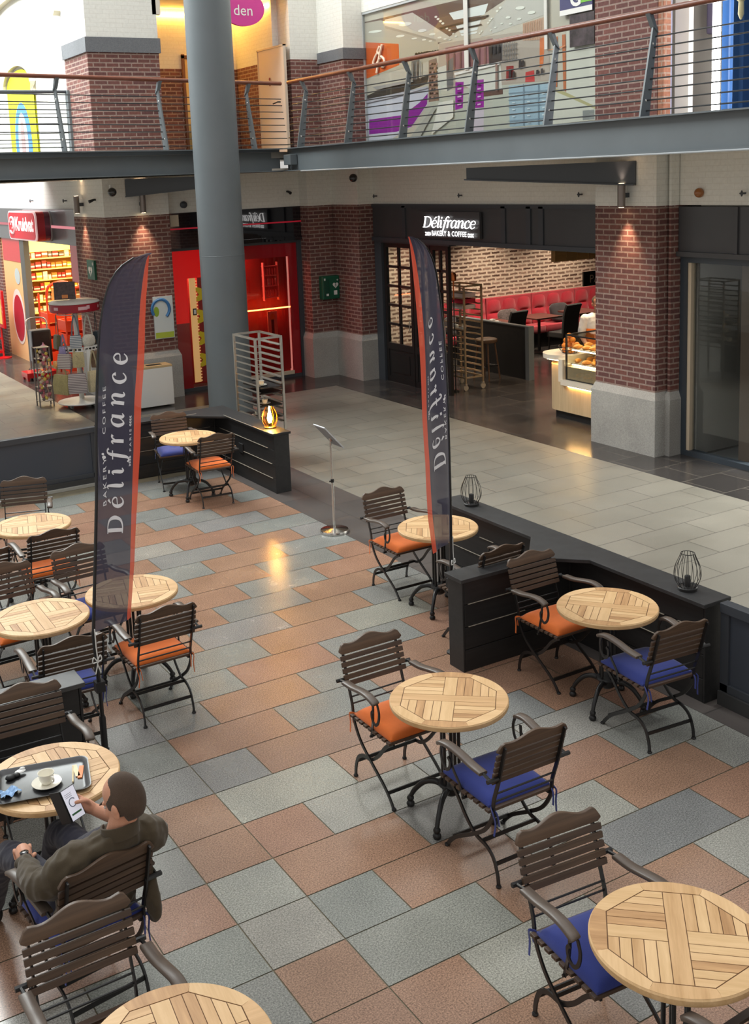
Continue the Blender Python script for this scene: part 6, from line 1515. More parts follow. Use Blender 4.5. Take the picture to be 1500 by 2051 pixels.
def banner(label, base, d, pole, edge, seed, poleroot):
    t = thing('feather_banner', label, 'banner', (base[0], base[1], 0), 0, 'tall feather banners')
    d = Vector((d[0], d[1], 0)).normalized(); nrm = Vector((-d.y, d.x, 0))
    if nrm.dot(Vector((base[0], base[1], 0))) > 0: nrm = -nrm          # side facing the viewer
    zt = pole[-1][0]; zb = pole[0][0]
    tip = edge[-1][0]
    r = random.Random(seed); ph = [r.uniform(0, 6) for _ in range(4)]
    def F(u, z, off=0):
        sp, se = interp(pole, z), interp(edge, min(z, tip))
        s = sp+(se-sp)*u
        hz = (z-zb)/(zt-zb)
        rip = .012*math.sin(u*9+ph[0]+2*hz)*(1-.5*hz)*min(1, u*4)+.012*math.sin(u*4+hz*7+ph[1])*min(1, u*3)
        fold = .010*sum(math.sin((u-.5)*14*k+ph[k]) for k in (1, 2))*max(0, hz-.72)*2.2
        return d*s+nrm*(rip+fold+off)+Vector((0, 0, z))
    NU, NZ = 26, 90
    def sheet(name, u0, u1, m, nu):
        b = MB(); g = []
        for j in range(NZ+1):
            z = zb+(zt-zb)*(j/NZ)
            g.append([b.addv(F(u0+(u1-u0)*i/nu, z)) for i in range(nu+1)])
        for j in range(NZ):
            for i in range(nu): b.face((g[j][i], g[j][i+1], g[j+1][i+1], g[j+1][i]))
        b.build(name, m, t, 80)
    sheet('navy_cloth', .035, .84, FN, NU); sheet('coral_stripe', .84, 1.0, FO, 6); sheet('pole_sleeve', 0, .035, FB, 2)
    def letters(name, v, f, u0, z0, ku, kz):
        b = MB()
        for off in (.0025, -.0025): put(b, v, f, lambda p: F(u0-p[1]*ku, z0+p[0]*kz, off))
        b.build(name, FW, t)
    v, f, w = script_word('DElifrance', .5, .2, 1.35)
    letters('script_lettering', v, f, .61, 1.545, .25, 1.165/w)
    v, f = text_mesh('BAKERY    COFFEE', 1, 0, .006, 1.45, 'LEFT', .76); letters('tagline_lettering', v, f, .215, 1.755, 1.75, 1)
    v, f = bean((0, .5), .62); v2, f2 = bean((.75, .85), .42); v += v2; f += [tuple(i+14 for i in f2[0])]
    letters('bean_mark', v, f, .20, 2.072, .075, .03)
    v, f = text_mesh('PARIS', 1, 0, .004, 1.5, 'LEFT', .145); letters('city_lettering', v, f, .775, 2.06, 1.5, 1)
    v, f = wheat(4, 1); letters('wheat_mark', [(-p[0], p[1], 0) for p in v], f, .75, 2.035, .055, .032)
    letters('wheat_mark', v, f, .75, 2.225, .055, .032)
    b = MB()
    P = [d*interp(pole, z)+Vector((0, 0, z)) for z in [zb-.02+(zt-zb)*i/60 for i in range(61)]]
    P = [d*poleroot+Vector((0, 0, .05)), d*poleroot+Vector((0, 0, .5))]+P
    b.tube(P, [.014]*3+[.012-.007*i/60 for i in range(60)], 8); b.build('pole', M['black_metal'], t, 50)
    b = MB(); b.lathe([(.05, .0), (.05, .012), (.022, .02), (.022, .36), (.018, .38)], 14, tuple(d*poleroot)); b.box(d.x*poleroot-.03, d.y*poleroot-.03, .55, d.x*poleroot+.03, d.y*poleroot+.03, .62); b.build('ground_socket', M['black'], t, 40)
    q = d*(interp(pole, zb)+.0)+nrm*.016
    b = MB(); b.tube([q+Vector((0, 0, zb+.03)), q+Vector((0, 0, zb-.09)), q+Vector((0.005, 0, zb-.2))], .004, 6)
    for sgn in (1, -1): b.tube(smoothpath([q+Vector((0, 0, zb-.19)), q+d*sgn*.025+Vector((0, 0, zb-.155)), q+d*sgn*.035+Vector((0, 0, zb-.19)), q+Vector((0, 0, zb-.2)), q+d*sgn*.02+Vector((0, 0, zb-.27))], 4), .004, 5)
    b.build('white_cord', M['white'], t, 50)
    return t
banner('tall navy feather banner with white lettering and coral edge beside the seated guests', (1.95, 6.64), (.94, .34),
       [(.953, -.014), (1.5, .056), (1.82, .095), (2.23, .132), (2.55, .171), (2.76, .201), (2.9, .228), (3.01, .26), (3.09, .29), (3.16, .326), (3.22, .375), (3.261, .424), (3.29, .48), (3.309, .531), (3.322, .60), (3.328, .645), (3.331, .675)],
       [(.968, .296), (1.30, .369), (1.726, .44), (2.055, .488), (2.385, .519), (2.644, .564), (2.871, .594), (3.03, .621), (3.16, .650), (3.31, .681)], 1, 0)
banner('tall navy feather banner seen from behind beside the black cross partition', (4.81, 6.74), (-.87, -.49),
       [(.93, -.057), (1.258, -.066), (1.737, -.067), (2.05, -.067), (2.3, -.055), (2.521, -.032), (2.66, -.01), (2.792, .014), (2.91, .042), (3.022, .07), (3.1, .108), (3.157, .147), (3.21, .2), (3.258, .266), (3.295, .35), (3.318, .42), (3.33, .475)],
       [(.913, .281), (1.215, .331), (1.643, .346), (1.993, .39), (2.515, .414), (2.88, .438), (3.167, .466), (3.309, .488)], 2, -.04)

# ------------------------------------------------------------------ menu stand
ms = thing('menu_stand', 'chrome menu stand with a tilted sign frame on the terrace edge', 'menu stand', (5.613, 9.947, 0))
b = MB(); b.lathe([(.155, 0), (.158, .012), (.15, .03), (.06, .042), (.02, .05)], 40); b.build('base', M['chrome'], ms, 50)
b = MB(); b.lathe([(.014, .045), (.014, .56), (.011, .56), (.011, 1.02)], 16); b.build('pole', M['chrome'], ms, 40)
b = MB(); b.lathe([(.018, .55), (.018, .585)], 14); b.tube([(-.01, 0, .565), (-.035, 0, .565)], .009, 6); b.build('clamp', M['black'], ms, 40)
R_ = Matrix.Translation((-.02, 0, 1.06)) @ Matrix.Rotation(D(-42), 4, 'Y')
b = MB(); b.M = R_; b.box(-.006, -.12, -.17, .006, .12, .17); b.build('sign_frame', mat('pale_grey_frame', lin(196,200,204), .4), ms, None, .003)
b = MB(); b.M = R_; b.box(-.009, -.102, -.15, -.005, .102, .15); b.build('backing', mat('grey_backing', lin(128,132,136), .5), ms)
b = MB(); b.M = R_; b.box(.005, -.1, -.148, .008, .1, .148); b.build('menu_card', M['white'], ms)
b = MB(); b.tube([(0, 0, 1.0), (0, 0, 1.035)], .02, 8); b.build('joint', M['chrome'], ms, 40)

# ------------------------------------------------------------------ steel tray rack behind the far partition, with trays and cups
rk = tray_rack('steel_tray_rack', 'stainless tray rack with cups standing behind the far black partition', 6.24, 12.95, 6.62, 13.6, 1.71, 13, .55, M['steelrail'], False)
c0 = None
def cup_set(loc, rz, label, spoon=False):
    s = MB(); s.lathe([(.03, 0), (.04, .002), (.075, .014), (.076, .017), (.045, .008), (0.001, .007)], 32)
    sc = place(tag(s.build('saucer', M['ceramic'], None, 50), label.replace('cup', 'saucer under the cup'), 'saucer'), loc, rz)
    t = thing('coffee_cup', label, 'cup', (loc[0], loc[1], loc[2]+.0085), rz)
    b = MB(); b.lathe([(.022, 0), (.026, .003), (.036, .025), (.041, .055), (.043, .06), (.039, .058), (.033, .025), (.02, .008), (.001, .007)], 32); b.build('bowl', M['ceramic'], t, 50)
    b = MB(); b.tube(smoothpath([(.037, 0, .047), (.06, 0, .05), (.062, 0, .03), (.034, 0, .018)], 5), .005, 8); b.build('handle', M['ceramic'], t, 50)
    if spoon:
        b = MB(); b.tube([(.01, 0, .02), (.03, .03, .11)], .004, 6); place(tag(b.build('teaspoon', M['steelrail'], None, 40), 'teaspoon standing in the cup on the middle tray of the stainless rack', 'spoon'), (loc[0], loc[1], loc[2]+.0085), rz)
for z, lab, cups in ((1.03, 'upper black tray in the stainless rack', [(-.06, -.1, 'white cup on the upper tray of the stainless rack')]), (.95, 'second black tray in the stainless rack with nothing but a napkin', []),
                     (.78, 'middle black tray in the stainless rack', [(-.03, -.12, 'white cup with a spoon on the middle tray of the stainless rack')]), (.62, 'lowest black tray in the stainless rack', [(-.1, -.02, 'white cup on the lowest tray of the stainless rack'), (-.07, -.17, 'second white cup on the lowest tray beside the amber lamp')])):
    b = MB(); b.prism(rrect(-.165, -.27, .165, .27, .03), 0, .006)
    b.prism(rrect(-.165, -.27, .165, .27, .03), .006, .012)
    place(tag(b.build('serving_tray', M['black'], None, None), lab, 'tray'), (6.43, 13.2, z))
    for dx, dy, cl in cups: cup_set((6.43+dx, 13.2+dy, z+.012), 1.0, cl, 'spoon' in cl)
# ------------------------------------------------------------------ tray on the man's table
tr = thing('serving_tray', 'black rectangular serving tray on the table before the seated man', 'tray', (1.245, 5.40, .7415), D(-14))
def tray(b, w, h, r):
    o = rrect(-w, -h, w, h, r, 6); q = rrect(-w+.022, -h+.022, w-.022, h-.022, r*.7, 6); i_ = rrect(-w+.034, -h+.034, w-.034, h-.034, r*.6, 6)
    rings = [[b.addv((x, y, z)) for x, y in P] for P, z in ((i_, 0), (q, .004), (o, .018), (rrect(-w-.002, -h-.002, w+.002, h+.002, r, 6), .022), (rrect(-w+.006, -h+.006, w-.006, h-.006, r*.9, 6), .021), (q, .007), (i_, .003))]
    n = len(rings[0])
    for a, c in zip(rings, rings[1:]):
        for k in range(n): b.face((a[k], a[(k+1) % n], c[(k+1) % n], c[k]))
    b.face(rings[0][::-1]); b.face(rings[-1])
b = MB(); tray(b, .238, .172, .05); b.build('tray_body', mat('black_tray', lin(44,44,46), .35), tr, 40)
TM = Matrix.Translation((1.245, 5.40, .7445)) @ Matrix.Rotation(D(-14), 4, 'Z')
def tp(x, y, z=0): q = TM @ Vector((x, y, z)); return (q.x, q.y, q.z)
cup_set(tp(.02, -.03), D(-70), 'white coffee cup on the black tray before the seated man')
b = MB(); b.tube([(0, 0, .004), (.02, .16, .004)], .005, 6); place(tag(b.build('wooden_stirrer', mat('pale_stick', lin(236,220,180), .6)), 'pale wooden stirrer lying on the black tray', 'stirrer'), tp(.15, -.06), D(-10))
b = MB(); b.box(-.012, -.06, 0, .012, .06, .006); place(tag(b.build('sugar_stick', mat('orange_sachet', lin(232,130,60), .5)), 'orange sugar stick at the tray edge', 'sugar stick'), tp(.195, .03), D(-22))
b = MB(); b.box(-.012, -.06, 0, .012, .06, .006); place(tag(b.build('sugar_stick', mat('cream_sachet', lin(240,214,170), .5)), 'cream sugar stick beside the orange one on the tray', 'sugar stick'), tp(.172, .05), D(-8))
b = MB()
for i in range(9):
    for j in range(7): b.addv((-.05+.1*i/8+.008*math.sin(j*2), -.035+.07*j/6+.006*math.sin(i*1.7), .012+.012*math.sin(i*1.3+j*.9)*math.cos(j)))
for i in range(8):
    for j in range(6): a = i*7+j; b.face((a, a+1, a+8, a+7))
place(tag(b.build('crumpled_wrapper', mat('pale_blue_foil', lin(150,186,226), .35), None, None), 'crumpled pale blue wrapper on the black tray', 'wrapper'), tp(-.165, -.055), .3)
b = MB(); b.ell((0, 0, .014), (.028, .022, .014), 10, 6); b.ell((.035, .005, .012), (.02, .018, .012), 10, 6); b.ell((.06, .02, .018), (.03, .02, .006), 10, 6, 1); b.ell((.075, .03, .023), (.016, .012, .008), 10, 6, 1)
place(tag(b.build('creamer_pots', [M['black'], M['white']], None, 60), 'black and white creamer pots in the tray corner', 'creamer'), tp(-.16, .085), .1)
# ------------------------------------------------------------------ people: one continuous remeshed surface per body or garment
def fuse(name, b, m, parent, voxel=.006, smooth=6, noise=0, nscale=14, label=None):
    """union of closed shapes in b -> one continuous surface"""
    me = b.mesh('tmp_fuse', m)
    o = bpy.data.objects.new('tmp_fuse', me); COL.objects.link(o)
    r = o.modifiers.new('r', 'REMESH'); r.mode = 'VOXEL'; r.voxel_size = voxel; r.use_smooth_shade = True
    if smooth:
        s = o.modifiers.new('s', 'SMOOTH'); s.iterations = smooth; s.factor = .5
    dg = bpy.context.evaluated_depsgraph_get(); dg.update()
    out = bpy.data.meshes.new_from_object(o.evaluated_get(dg))
    bpy.data.objects.remove(o)
    if noise:
        from mathutils import noise as mn
        vv = out.vertices
        nn = [v.normal.copy() for v in vv]
        for v, n in zip(vv, nn):
            p = v.co*nscale
            v.co += n*noise*(1-2*abs(mn.noise(Vector((p.x, p.y*1.3, p.z*.6)))))*.7+n*noise*.4*mn.noise(p*2.3)
    out.materials.clear(); out.materials.append(m)
    out.polygons.foreach_set('use_smooth', [True]*len(out.polygons)); out.polygons.foreach_set('material_index', [0]*len(out.polygons))
    ob = bpy.data.objects.new(name, out); COL.objects.link(ob); ob.parent = parent
    if label: ob['label'] = label
    return ob
def limb(b, pts, rr, n=14, k=5):
    P = smoothpath(pts, k); N = len(P)
    R = []
    for i in range(N):
        t = i/(N-1)*(len(rr)-1); a = min(int(t), len(rr)-2); R.append(rr[a]+(rr[a+1]-rr[a])*(t-a))
    b.tube(P, R, n); b.ell(tuple(P[0]), (R[0],)*3, n, 8); b.ell(tuple(P[-1]), (R[-1],)*3, n, 8)
def torso(b, secs, n=28, e=.85):
    """elliptical sections (x, y, z, half width, half depth)"""
    P = smoothpath([(s[0], s[1], s[2]) for s in secs], 4); Wd = smoothpath([(s[3], s[4], 0) for s in secs], 4)
    rings = []
    for p, w in zip(P, Wd):
        ring = []
        for j in range(n):
            a = 2*PI*j/n; c, s_ = math.cos(a), math.sin(a)
            ring.append(b.addv((p.x+w.x*math.copysign(abs(c)**e, c), p.y+w.y*math.copysign(abs(s_)**e, s_), p.z)))
        rings.append(ring)
    for i in range(len(rings)-1):
        for j in range(n): b.face((rings[i][j], rings[i][(j+1) % n], rings[i+1][(j+1) % n], rings[i+1][j]))
    b.face(rings[0][::-1]); b.face(rings[-1])
def headshape(b):
    b.ell((0, -.012, .045), (.077, .097, .085), 28, 18)
    b.ell((0, .022, -.03), (.062, .072, .088), 24, 16); b.ell((0, .055, -.085), (.036, .034, .03), 16, 10)
    b.ell((0, .078, .022), (.052, .018, .014), 16, 8)                         # brow
    b.tube([(0, .088, .02), (0, .104, -.012), (0, .112, -.03), (0, .094, -.042)], [.009, .012, .016, .012], 10)
    for s in (-1, 1):
        b.ell((s*.013, .098, -.034), (.009, .012, .009), 8, 6)
        b.ell((s*.036, .068, -.022), (.024, .022, .022), 12, 8)               # cheek
        b.ell((s*.079, -.012, -.012), (.009, .022, .034), 12, 8); b.ell((s*.084, -.02, .004), (.008, .018, .024), 10, 8)
    b.ell((0, .089, -.062), (.026, .011, .007), 14, 6); b.ell((0, .088, -.073), (.022, .011, .007), 14, 6)
skin = fabric('skin', lin(206,150,122), .5, 300, .06, .1, .06)
olive = fabric('olive_brown_jacket_cloth', lin(76,66,51), .85, 300, .16, .2, .15)
navy = fabric('dark_navy_cloth', lin(40,40,52), .85, 300, .15, .2)
hairm = fabric('short_dark_hair', lin(74,60,50), .85, 420, .5, .1, .6)
pt = thing('person', 'man in an olive jacket sitting with a phone in his hand, seen from behind', 'person', (1.215, 4.69, 0), D(8))
# local frame: chair axes, +y is where he faces
HX = Matrix.Translation((.122, -.258, 1.068)) @ Matrix.Rotation(D(24), 4, 'Z') @ Matrix.Rotation(D(-20), 4, 'X')
def Lp(wx, wy): dx, dy = wx-1.215, wy-4.69; c, s = math.cos(D(8)), math.sin(D(8)); return (c*dx+s*dy, -s*dx+c*dy)
# phone frame (local coordinates of the person)
RZ = Matrix.Rotation(-D(8), 3, 'Z')
pU = (RZ @ Vector((-.23, .32, .92))).normalized(); pW = RZ @ Vector((.912, .325, .27)); pW = (pW-pU*pW.dot(pU)).normalized(); pN = pW.cross(pU)
if pN.y > 0: pN = -pN
px_, py_ = Lp(1.247, 4.85); pC = Vector((px_, py_, .905))
def Q(w, u, n): return tuple(pC+pW*w+pU*u+pN*n)
b = MB()
b.M = HX; headshape(b); b.M = Matrix.Identity(4)
limb(b, [(.085, -.245, .91), (.10, -.252, .96), (.114, -.258, 1.02)], [.06, .058, .056])
torso(b, [(0, -.05, .5, .17, .1), (.02, -.085, .65, .165, .09), (.045, -.13, .78, .17, .09), (.065, -.155, .83, .13, .055), (.078, -.205, .89, .08, .045), (.085, -.24, .93, .06, .05)])
WL = (-.172, .225, .672); WR = Q(.088, -.085, -.012)
limb(b, [(-.08, -.20, .84), (-.19, -.175, .79), (-.245, -.09, .745)], [.045, .045, .042]); limb(b, [(-.245, -.09, .745), (-.22, .05, .72), WL], [.042, .036, .028])
limb(b, [(.2, -.2, .84), (.295, -.135, .785), (.31, -.03, .73)], [.045, .045, .042]); limb(b, [(.31, -.03, .73), (.25, .04, .78), WR], [.042, .036, .028])
for s in (-1, 1): limb(b, [(s*.09, -.03, .56), (s*.13, .2, .575), (s*.14, .53, .53), (s*.15, .70, .32), (s*.15, .83, .08)], [.08, .07, .055, .05, .04])
def finger(b, pts, r): limb(b, pts, [r, r*.95, r*.8], 8, 3)
# left hand resting on the thigh, fingers curled
hd = Vector((.25, .95, -.12)).normalized(); sd = Vector((.95, -.25, .05)).normalized(); upv = sd.cross(hd)
def HL(f, s, n): return tuple(Vector(WL)+hd*f+sd*s+upv*n)
b.M = Matrix.Identity(4)
limb(b, [HL(0, 0, 0), HL(.035, 0, .006), HL(.085, .0, .006)], [.029, .037, .038], 12)
for i, (s, L) in enumerate(((.034, 1.0), (.012, 1.12), (-.011, 1.06), (-.032, .86))):
    finger(b, [HL(.088, s, .012), HL(.088+.04*L, s*1.1, .006), HL(.088+.058*L, s*1.1, -.022), HL(.088+.038*L, s*1.1, -.038)], .0102)
finger(b, [HL(.02, .028, -.004), HL(.055, .05, -.012), HL(.085, .048, -.022)], .0105)
# right hand round the phone: palm behind its lower right edge, thumb over the screen
limb(b, [WR, Q(.066, -.055, -.016), Q(.05, -.03, -.022)], [.027, .033, .028], 12)
finger(b, [Q(.072, -.062, .002), Q(.062, -.028, .02), Q(.036, -.012, .021), Q(.012, -.004, .012)], .0115)
for u, L in ((.012, .03), (-.01, .02), (-.032, .022), (-.052, .03)):
    finger(b, [Q(.06, u-.02, -.024), Q(.045, u, -.03), Q(.015, u+.01, -.022), Q(-.005+(.03-L), u+.012, -.016)], .0092)
fuse('body', b, skin, pt, .0042, 3)
# hair: fitted cap with a short fade, ears left free
b = MB(); b.M = HX @ Matrix.Translation((0, -.020, .022)); n, k = 44, 30
b.ell((0, 0, 0), (.081, .0965, .114), n, k)
inv = HX.inverted()
keep = []
for f in b.f:
    c = sum((inv @ Vector(b.v[i]) for i in f), Vector())/len(f)
    keep.append(not (c.y > .042 and c.z < .088 or c.z < .0 and c.y > .0 or c.z < -.03 and c.y > -.04 or c.z < -.07))
b.f = [f for f, q in zip(b.f, keep) if q]; b.m = [0]*len(b.f)
h = b.build('hair', hairm, pt, 80); so = h.modifiers.new('s', 'SOLIDIFY'); so.thickness = .008; so.offset = -1
b = MB(); b.M = HX
for s in (-1, 1): b.ell((s*.03, .084, .003), (.012, .008, .009), 12, 8)
b.build('eye', mat('eye_white', lin(220,214,206), .3), pt, 60)
b = MB(); b.M = HX
for s in (-1, 1): b.ell((s*.032, .096, .022), (.02, .005, .005), 10, 6)
b.build('eyebrow', hairm, pt, 60)
# jacket
b = MB()
torso(b, [(.01, -.085, .47, .195, .10), (.02, -.11, .6, .19, .095), (.04, -.14, .72, .198, .094), (.06, -.18, .82, .208, .092), (.07, -.212, .885, .19, .082), (.083, -.235, .925, .118, .07), (.09, -.245, .945, .08, .064)])
limb(b, [(-.10, -.21, .86), (-.16, -.20, .83), (-.215, -.165, .78), (-.25, -.095, .748)], [.078, .078, .068, .058]); limb(b, [(-.25, -.095, .748), (-.222, .05, .722), (-.188, .185, .682)], [.058, .052, .041])
limb(b, [(.22, -.22, .86), (.268, -.2, .825), (.305, -.13, .77), (.31, -.03, .735)], [.078, .077, .067, .06]); limb(b, [(.325, -.03, .735), (.275, .02, .765), (.235, .06, .80)], [.064, .056, .046])
limb(b, [(.2, -.13, .74), (.228, -.2, .66), (.238, -.235, .58), (.236, -.245, .47)], [.04, .034, .03, .022]); b.ell((.238, -.235, .50), (.022, .05, .09), 12, 8)
jk = fuse('jacket', b, olive, pt, .007, 4, .014, 13)
b = MB()      # raised collar
for off in (0,):
    pts = [(.1+.078*math.cos(a), -.252+.07*math.sin(a), .985+.012*math.sin(a*2)) for a in [PI*.36+PI*2*.82*i/30-PI*1.18+PI*.0 for i in range(31)]]
b.sweep([(.098+.082*math.cos(a), -.246+.074*math.sin(a), .940-.02*math.sin(a)) for a in [PI*.72+PI*1.56*i/30 for i in range(31)]], lambda i: [(-.03,-.008),(.034,-.004),(.034,.004),(-.03,.008)], up=(0, 0, 1))
b.build('collar', olive, jk, 60, .003)
# dark shirt front and trousers
b = MB(); torso(b, [(.0, .045, .52, .165, .125), (.01, .015, .63, .165, .125), (.03, -.04, .74, .165, .12), (.06, -.115, .83, .145, .10), (.085, -.19, .915, .075, .06)])
fuse('shirt', b, navy, pt, .007, 4, .006, 16)
b = MB()
b.ell((0, -.03, .56), (.19, .15, .095), 20, 12)
for s in (-1, 1): limb(b, [(s*.09, -.02, .565), (s*.125, .2, .565), (s*.14, .54, .53), (s*.15, .70, .33), (s*.15, .82, .12)], [.092, .08, .068, .062, .055])
fuse('trousers', b, navy, pt, .008, 4, .006, 14)
for s in (-1, 1):
    b = MB(); b.ell((s*.15, .83, .05), (.045, .06, .05), 14, 10); b.ell((s*.155, .92, .04), (.045, .1, .038), 16, 10, 0, .8)
    fuse('shoe', b, M['black'], pt, .006, 3)
b = MB(); b.M = Matrix.Translation(WL) @ (hd.to_track_quat('Z', 'Y').to_matrix().to_4x4())
b.lathe([(.031, -.012), (.033, -.004), (.033, .010), (.031, .016)], 24, (0, 0, -.004)); wb = b.build('watch_strap', M['black'], pt, 50)
b = MB(); q = Vector(WL)+upv*.033+hd*.003; b.M = Matrix.Translation(q) @ (upv.to_track_quat('Z', 'Y').to_matrix().to_4x4()); b.lathe([(.02, 0), (.021, .006), (.018, .009)], 24)
b.build('watch_case', mat('black_watch', lin(20,20,22), .2, coat=.5), wb, 50)
# phone, held in the right hand: a thing of its own
root_m = Matrix.Translation((1.215, 4.69, 0)) @ Matrix.Rotation(D(8), 4, 'Z')
ph = thing('mobile_phone', 'mobile phone in an open black folio held by the seated man', 'phone', tuple(root_m @ pC))
rot = root_m.to_3x3()
PM = Matrix((rot @ pW, rot @ pU, rot @ pN)).transposed().to_4x4()
b = MB(); b.M = PM; b.box(-.037, -.078, -.0055, .037, .078, .0045); b.build('phone_body', M['black'], ph, None, .003)
b = MB(); b.M = PM; b.box(-.034, -.075, .0045, .034, .075, .0052); b.build('screen', mat('phone_screen', lin(206,206,216), .15, emit=lin(206,206,218), es=.55), ph)
b = MB(); b.M = PM
b.tube([(.017*math.cos(a), .005+.02*math.sin(a), .0056) for a in [.6+5*i/24 for i in range(25)]], .0022, 5); b.build('dial', mat('dial_grey', lin(90,100,120), .4), ph)
b = MB(); b.M = PM; b.box(-.026, -.052, .0052, .026, -.043, .0056, 0)
for k in range(3): b.box(-.026, .05-k*.008, .0052, .01, .052-k*.008, .0055, 1)
b.build('screen_marks', [mat('green_button', lin(60,110,70), .4), mat('text_grey', lin(140,140,150), .4)], ph)
b = MB(); b.M = PM @ Matrix.Translation((-.039, 0, 0)) @ Matrix.Rotation(D(-78), 4, 'Y'); b.box(-.076, -.08, -.003, 0, .08, .003); b.build('folio_cover', M['black'], ph, None, .002)

# waiter behind the counter, mostly hidden by the brick pier
wt = thing('person', 'person in a white top and orange apron standing half hidden behind the brick pier', 'person', (12.22, 12.93, 0), D(150))
b = MB()
b.M = Matrix.Translation((0, .02, 1.60)); headshape(b); b.M = Matrix.Identity(4)
limb(b, [(0, 0, 1.40), (0, .01, 1.5)], [.06, .056])
torso(b, [(0, 0, .88, .16, .11), (0, 0, 1.05, .145, .1), (0, 0, 1.25, .17, .11), (0, 0, 1.38, .17, .09), (0, 0, 1.44, .08, .06)])
for s in (-1, 1):
    limb(b, [(s*.19, 0, 1.38), (s*.24, .0, 1.12), (s*.2, .14, .98)], [.05, .042, .032]); limb(b, [(s*.2, .14, .98), (s*.17, .2, .97)], [.03, .03])
    for q in range(4): finger(b, [(s*(.16-.015*q+.02), .22, .975), (s*(.15-.015*q+.02), .26, .965), (s*(.15-.015*q+.02), .27, .94)], .009)
    finger(b, [(s*.14, .19, .98), (s*.115, .215, .98), (s*.105, .24, .975)], .0105)
    limb(b, [(s*.09, 0, .86), (s*.1, .02, .48), (s*.1, 0, .08)], [.08, .06, .045])
fuse('body', b, skin, wt, .007, 3)
b = MB(); torso(b, [(0, 0, .9, .185, .125), (0, 0, 1.1, .17, .12), (0, 0, 1.28, .19, .125), (0, 0, 1.4, .19, .1), (0, 0, 1.46, .09, .07)])
for s in (-1, 1): limb(b, [(s*.19, 0, 1.37), (s*.23, 0, 1.22), (s*.245, .0, 1.12)], [.075, .068, .06])
fuse('shirt', b, mat('white_shirt', lin(232,230,226), .8), wt, .009, 3, .005)
b = MB(); torso(b, [(0, .005, .42, .21, .14), (0, .005, .7, .205, .14), (0, .005, .95, .19, .135), (0, .005, 1.1, .182, .13), (0, .008, 1.22, .194, .13)])
fuse('apron', b, mat('orange_apron', lin(232,118,30), .8), wt, .009, 3, .004)
b = MB()
for s in (-1, 1): limb(b, [(s*.09, 0, .86), (s*.105, .02, .48), (s*.1, 0, .1)], [.1, .075, .06])
fuse('trousers', b, M['black'], wt, .01, 3)
for s in (-1, 1):
    b = MB(); b.ell((s*.1, .05, .045), (.045, .12, .045), 14, 10); b.build('shoe', M['black'], wt, 60)
b = MB(); b.ell((0, .0, 1.65), (.083, .1, .085), 24, 14); b.f = [f for f in b.f if not (sum(b.v[i][1] for i in f)/len(f) > .055 and sum(b.v[i][2] for i in f)/len(f) < 1.69 or sum(b.v[i][2] for i in f)/len(f) < 1.59)]; b.m = [0]*len(b.f); b.build('hair', hairm, wt, 80)
# ------------------------------------------------------------------ things in the passage before the drugstore
st = thing('rotating_display_stand', 'white round rotating display stand hung with woven bags', 'display stand', (5.58, 18.6, 0))
b = MB(); b.lathe([(.38, .07), (.41, .08), (.41, .095), (.22, .125), (.06, .135)], 40); b.build('base_disc', M['white'], st, 50)
for k in range(4):
    a = k*PI/2+.6; b = MB(); b.at(.28*math.cos(a), .28*math.sin(a), .035, a, PI/2); b.lathe([(.035, -.012), (.035, .012)], 14); b.build('caster', mat('pale_caster', lin(170,170,166), .5), st, 40)
b = MB(); b.lathe([(.045, .12), (.045, 1.72)], 16); b.build('pole', M['white'], st, 40)
b = MB(); b.lathe([(.40, 1.66), (.42, 1.67), (.42, 1.80), (.40, 1.81)], 48, capb=True, capt=True); b.build('red_band', M['crimson'], st, 40)
b = MB(); b.lathe([(.425, 1.805), (.43, 1.82), (.40, 1.84), (.0, 1.86)], 48, capb=False); b.build('top_disc', M['white'], st, 50)
b = MB()
for a0, w, hh, zz in ((3.6, .1, .05, 1.74), (4.75, .16, .055, 1.735), (4.98, .06, .06, 1.75), (5.6, .05, .05, 1.74)):
    n = 6
    for i in range(n):
        a1, a2 = a0+w/.42*(i/n-.5), a0+w/.42*((i+1)/n-.5)
        b.poly([(.4225*math.cos(a1), .4225*math.sin(a1), zz-hh/2), (.4225*math.cos(a2), .4225*math.sin(a2), zz-hh/2), (.4225*math.cos(a2), .4225*math.sin(a2), zz+hh/2), (.4225*math.cos(a1), .4225*math.sin(a1), zz+hh/2)])
b.build('printed_labels', mat('pale_pink_print', lin(222,180,186), .5), st)
for z in (1.62, 1.02):
    b = MB(); b.tube([(.3*math.cos(2*PI*i/28), .3*math.sin(2*PI*i/28), z) for i in range(28)], .008, 6, True)
    for k in range(6): a = 2*PI*k/6; b.tube([(.045*math.cos(a), .045*math.sin(a), z), (.34*math.cos(a), .34*math.sin(a), z)], .006, 6)
    b.build('hook_ring', M['white'], st)
b = MB()
for a in (4.2, 5.1):
    b.at(.36*math.cos(a), .36*math.sin(a), 0, a+PI/2); b.box(-.16, -.01, 1.0, .16, .01, 1.08)
    for k in range(4): b.box(-.14+k*.075, -.013, 1.02, -.09+k*.075, .013, 1.05, 1)
b.at(0, 0, 0); b.box(.02, -.41, .55, .08, -.39, 1.03)
b.build('slotted_bracket', [M['white'], M['black']], st)
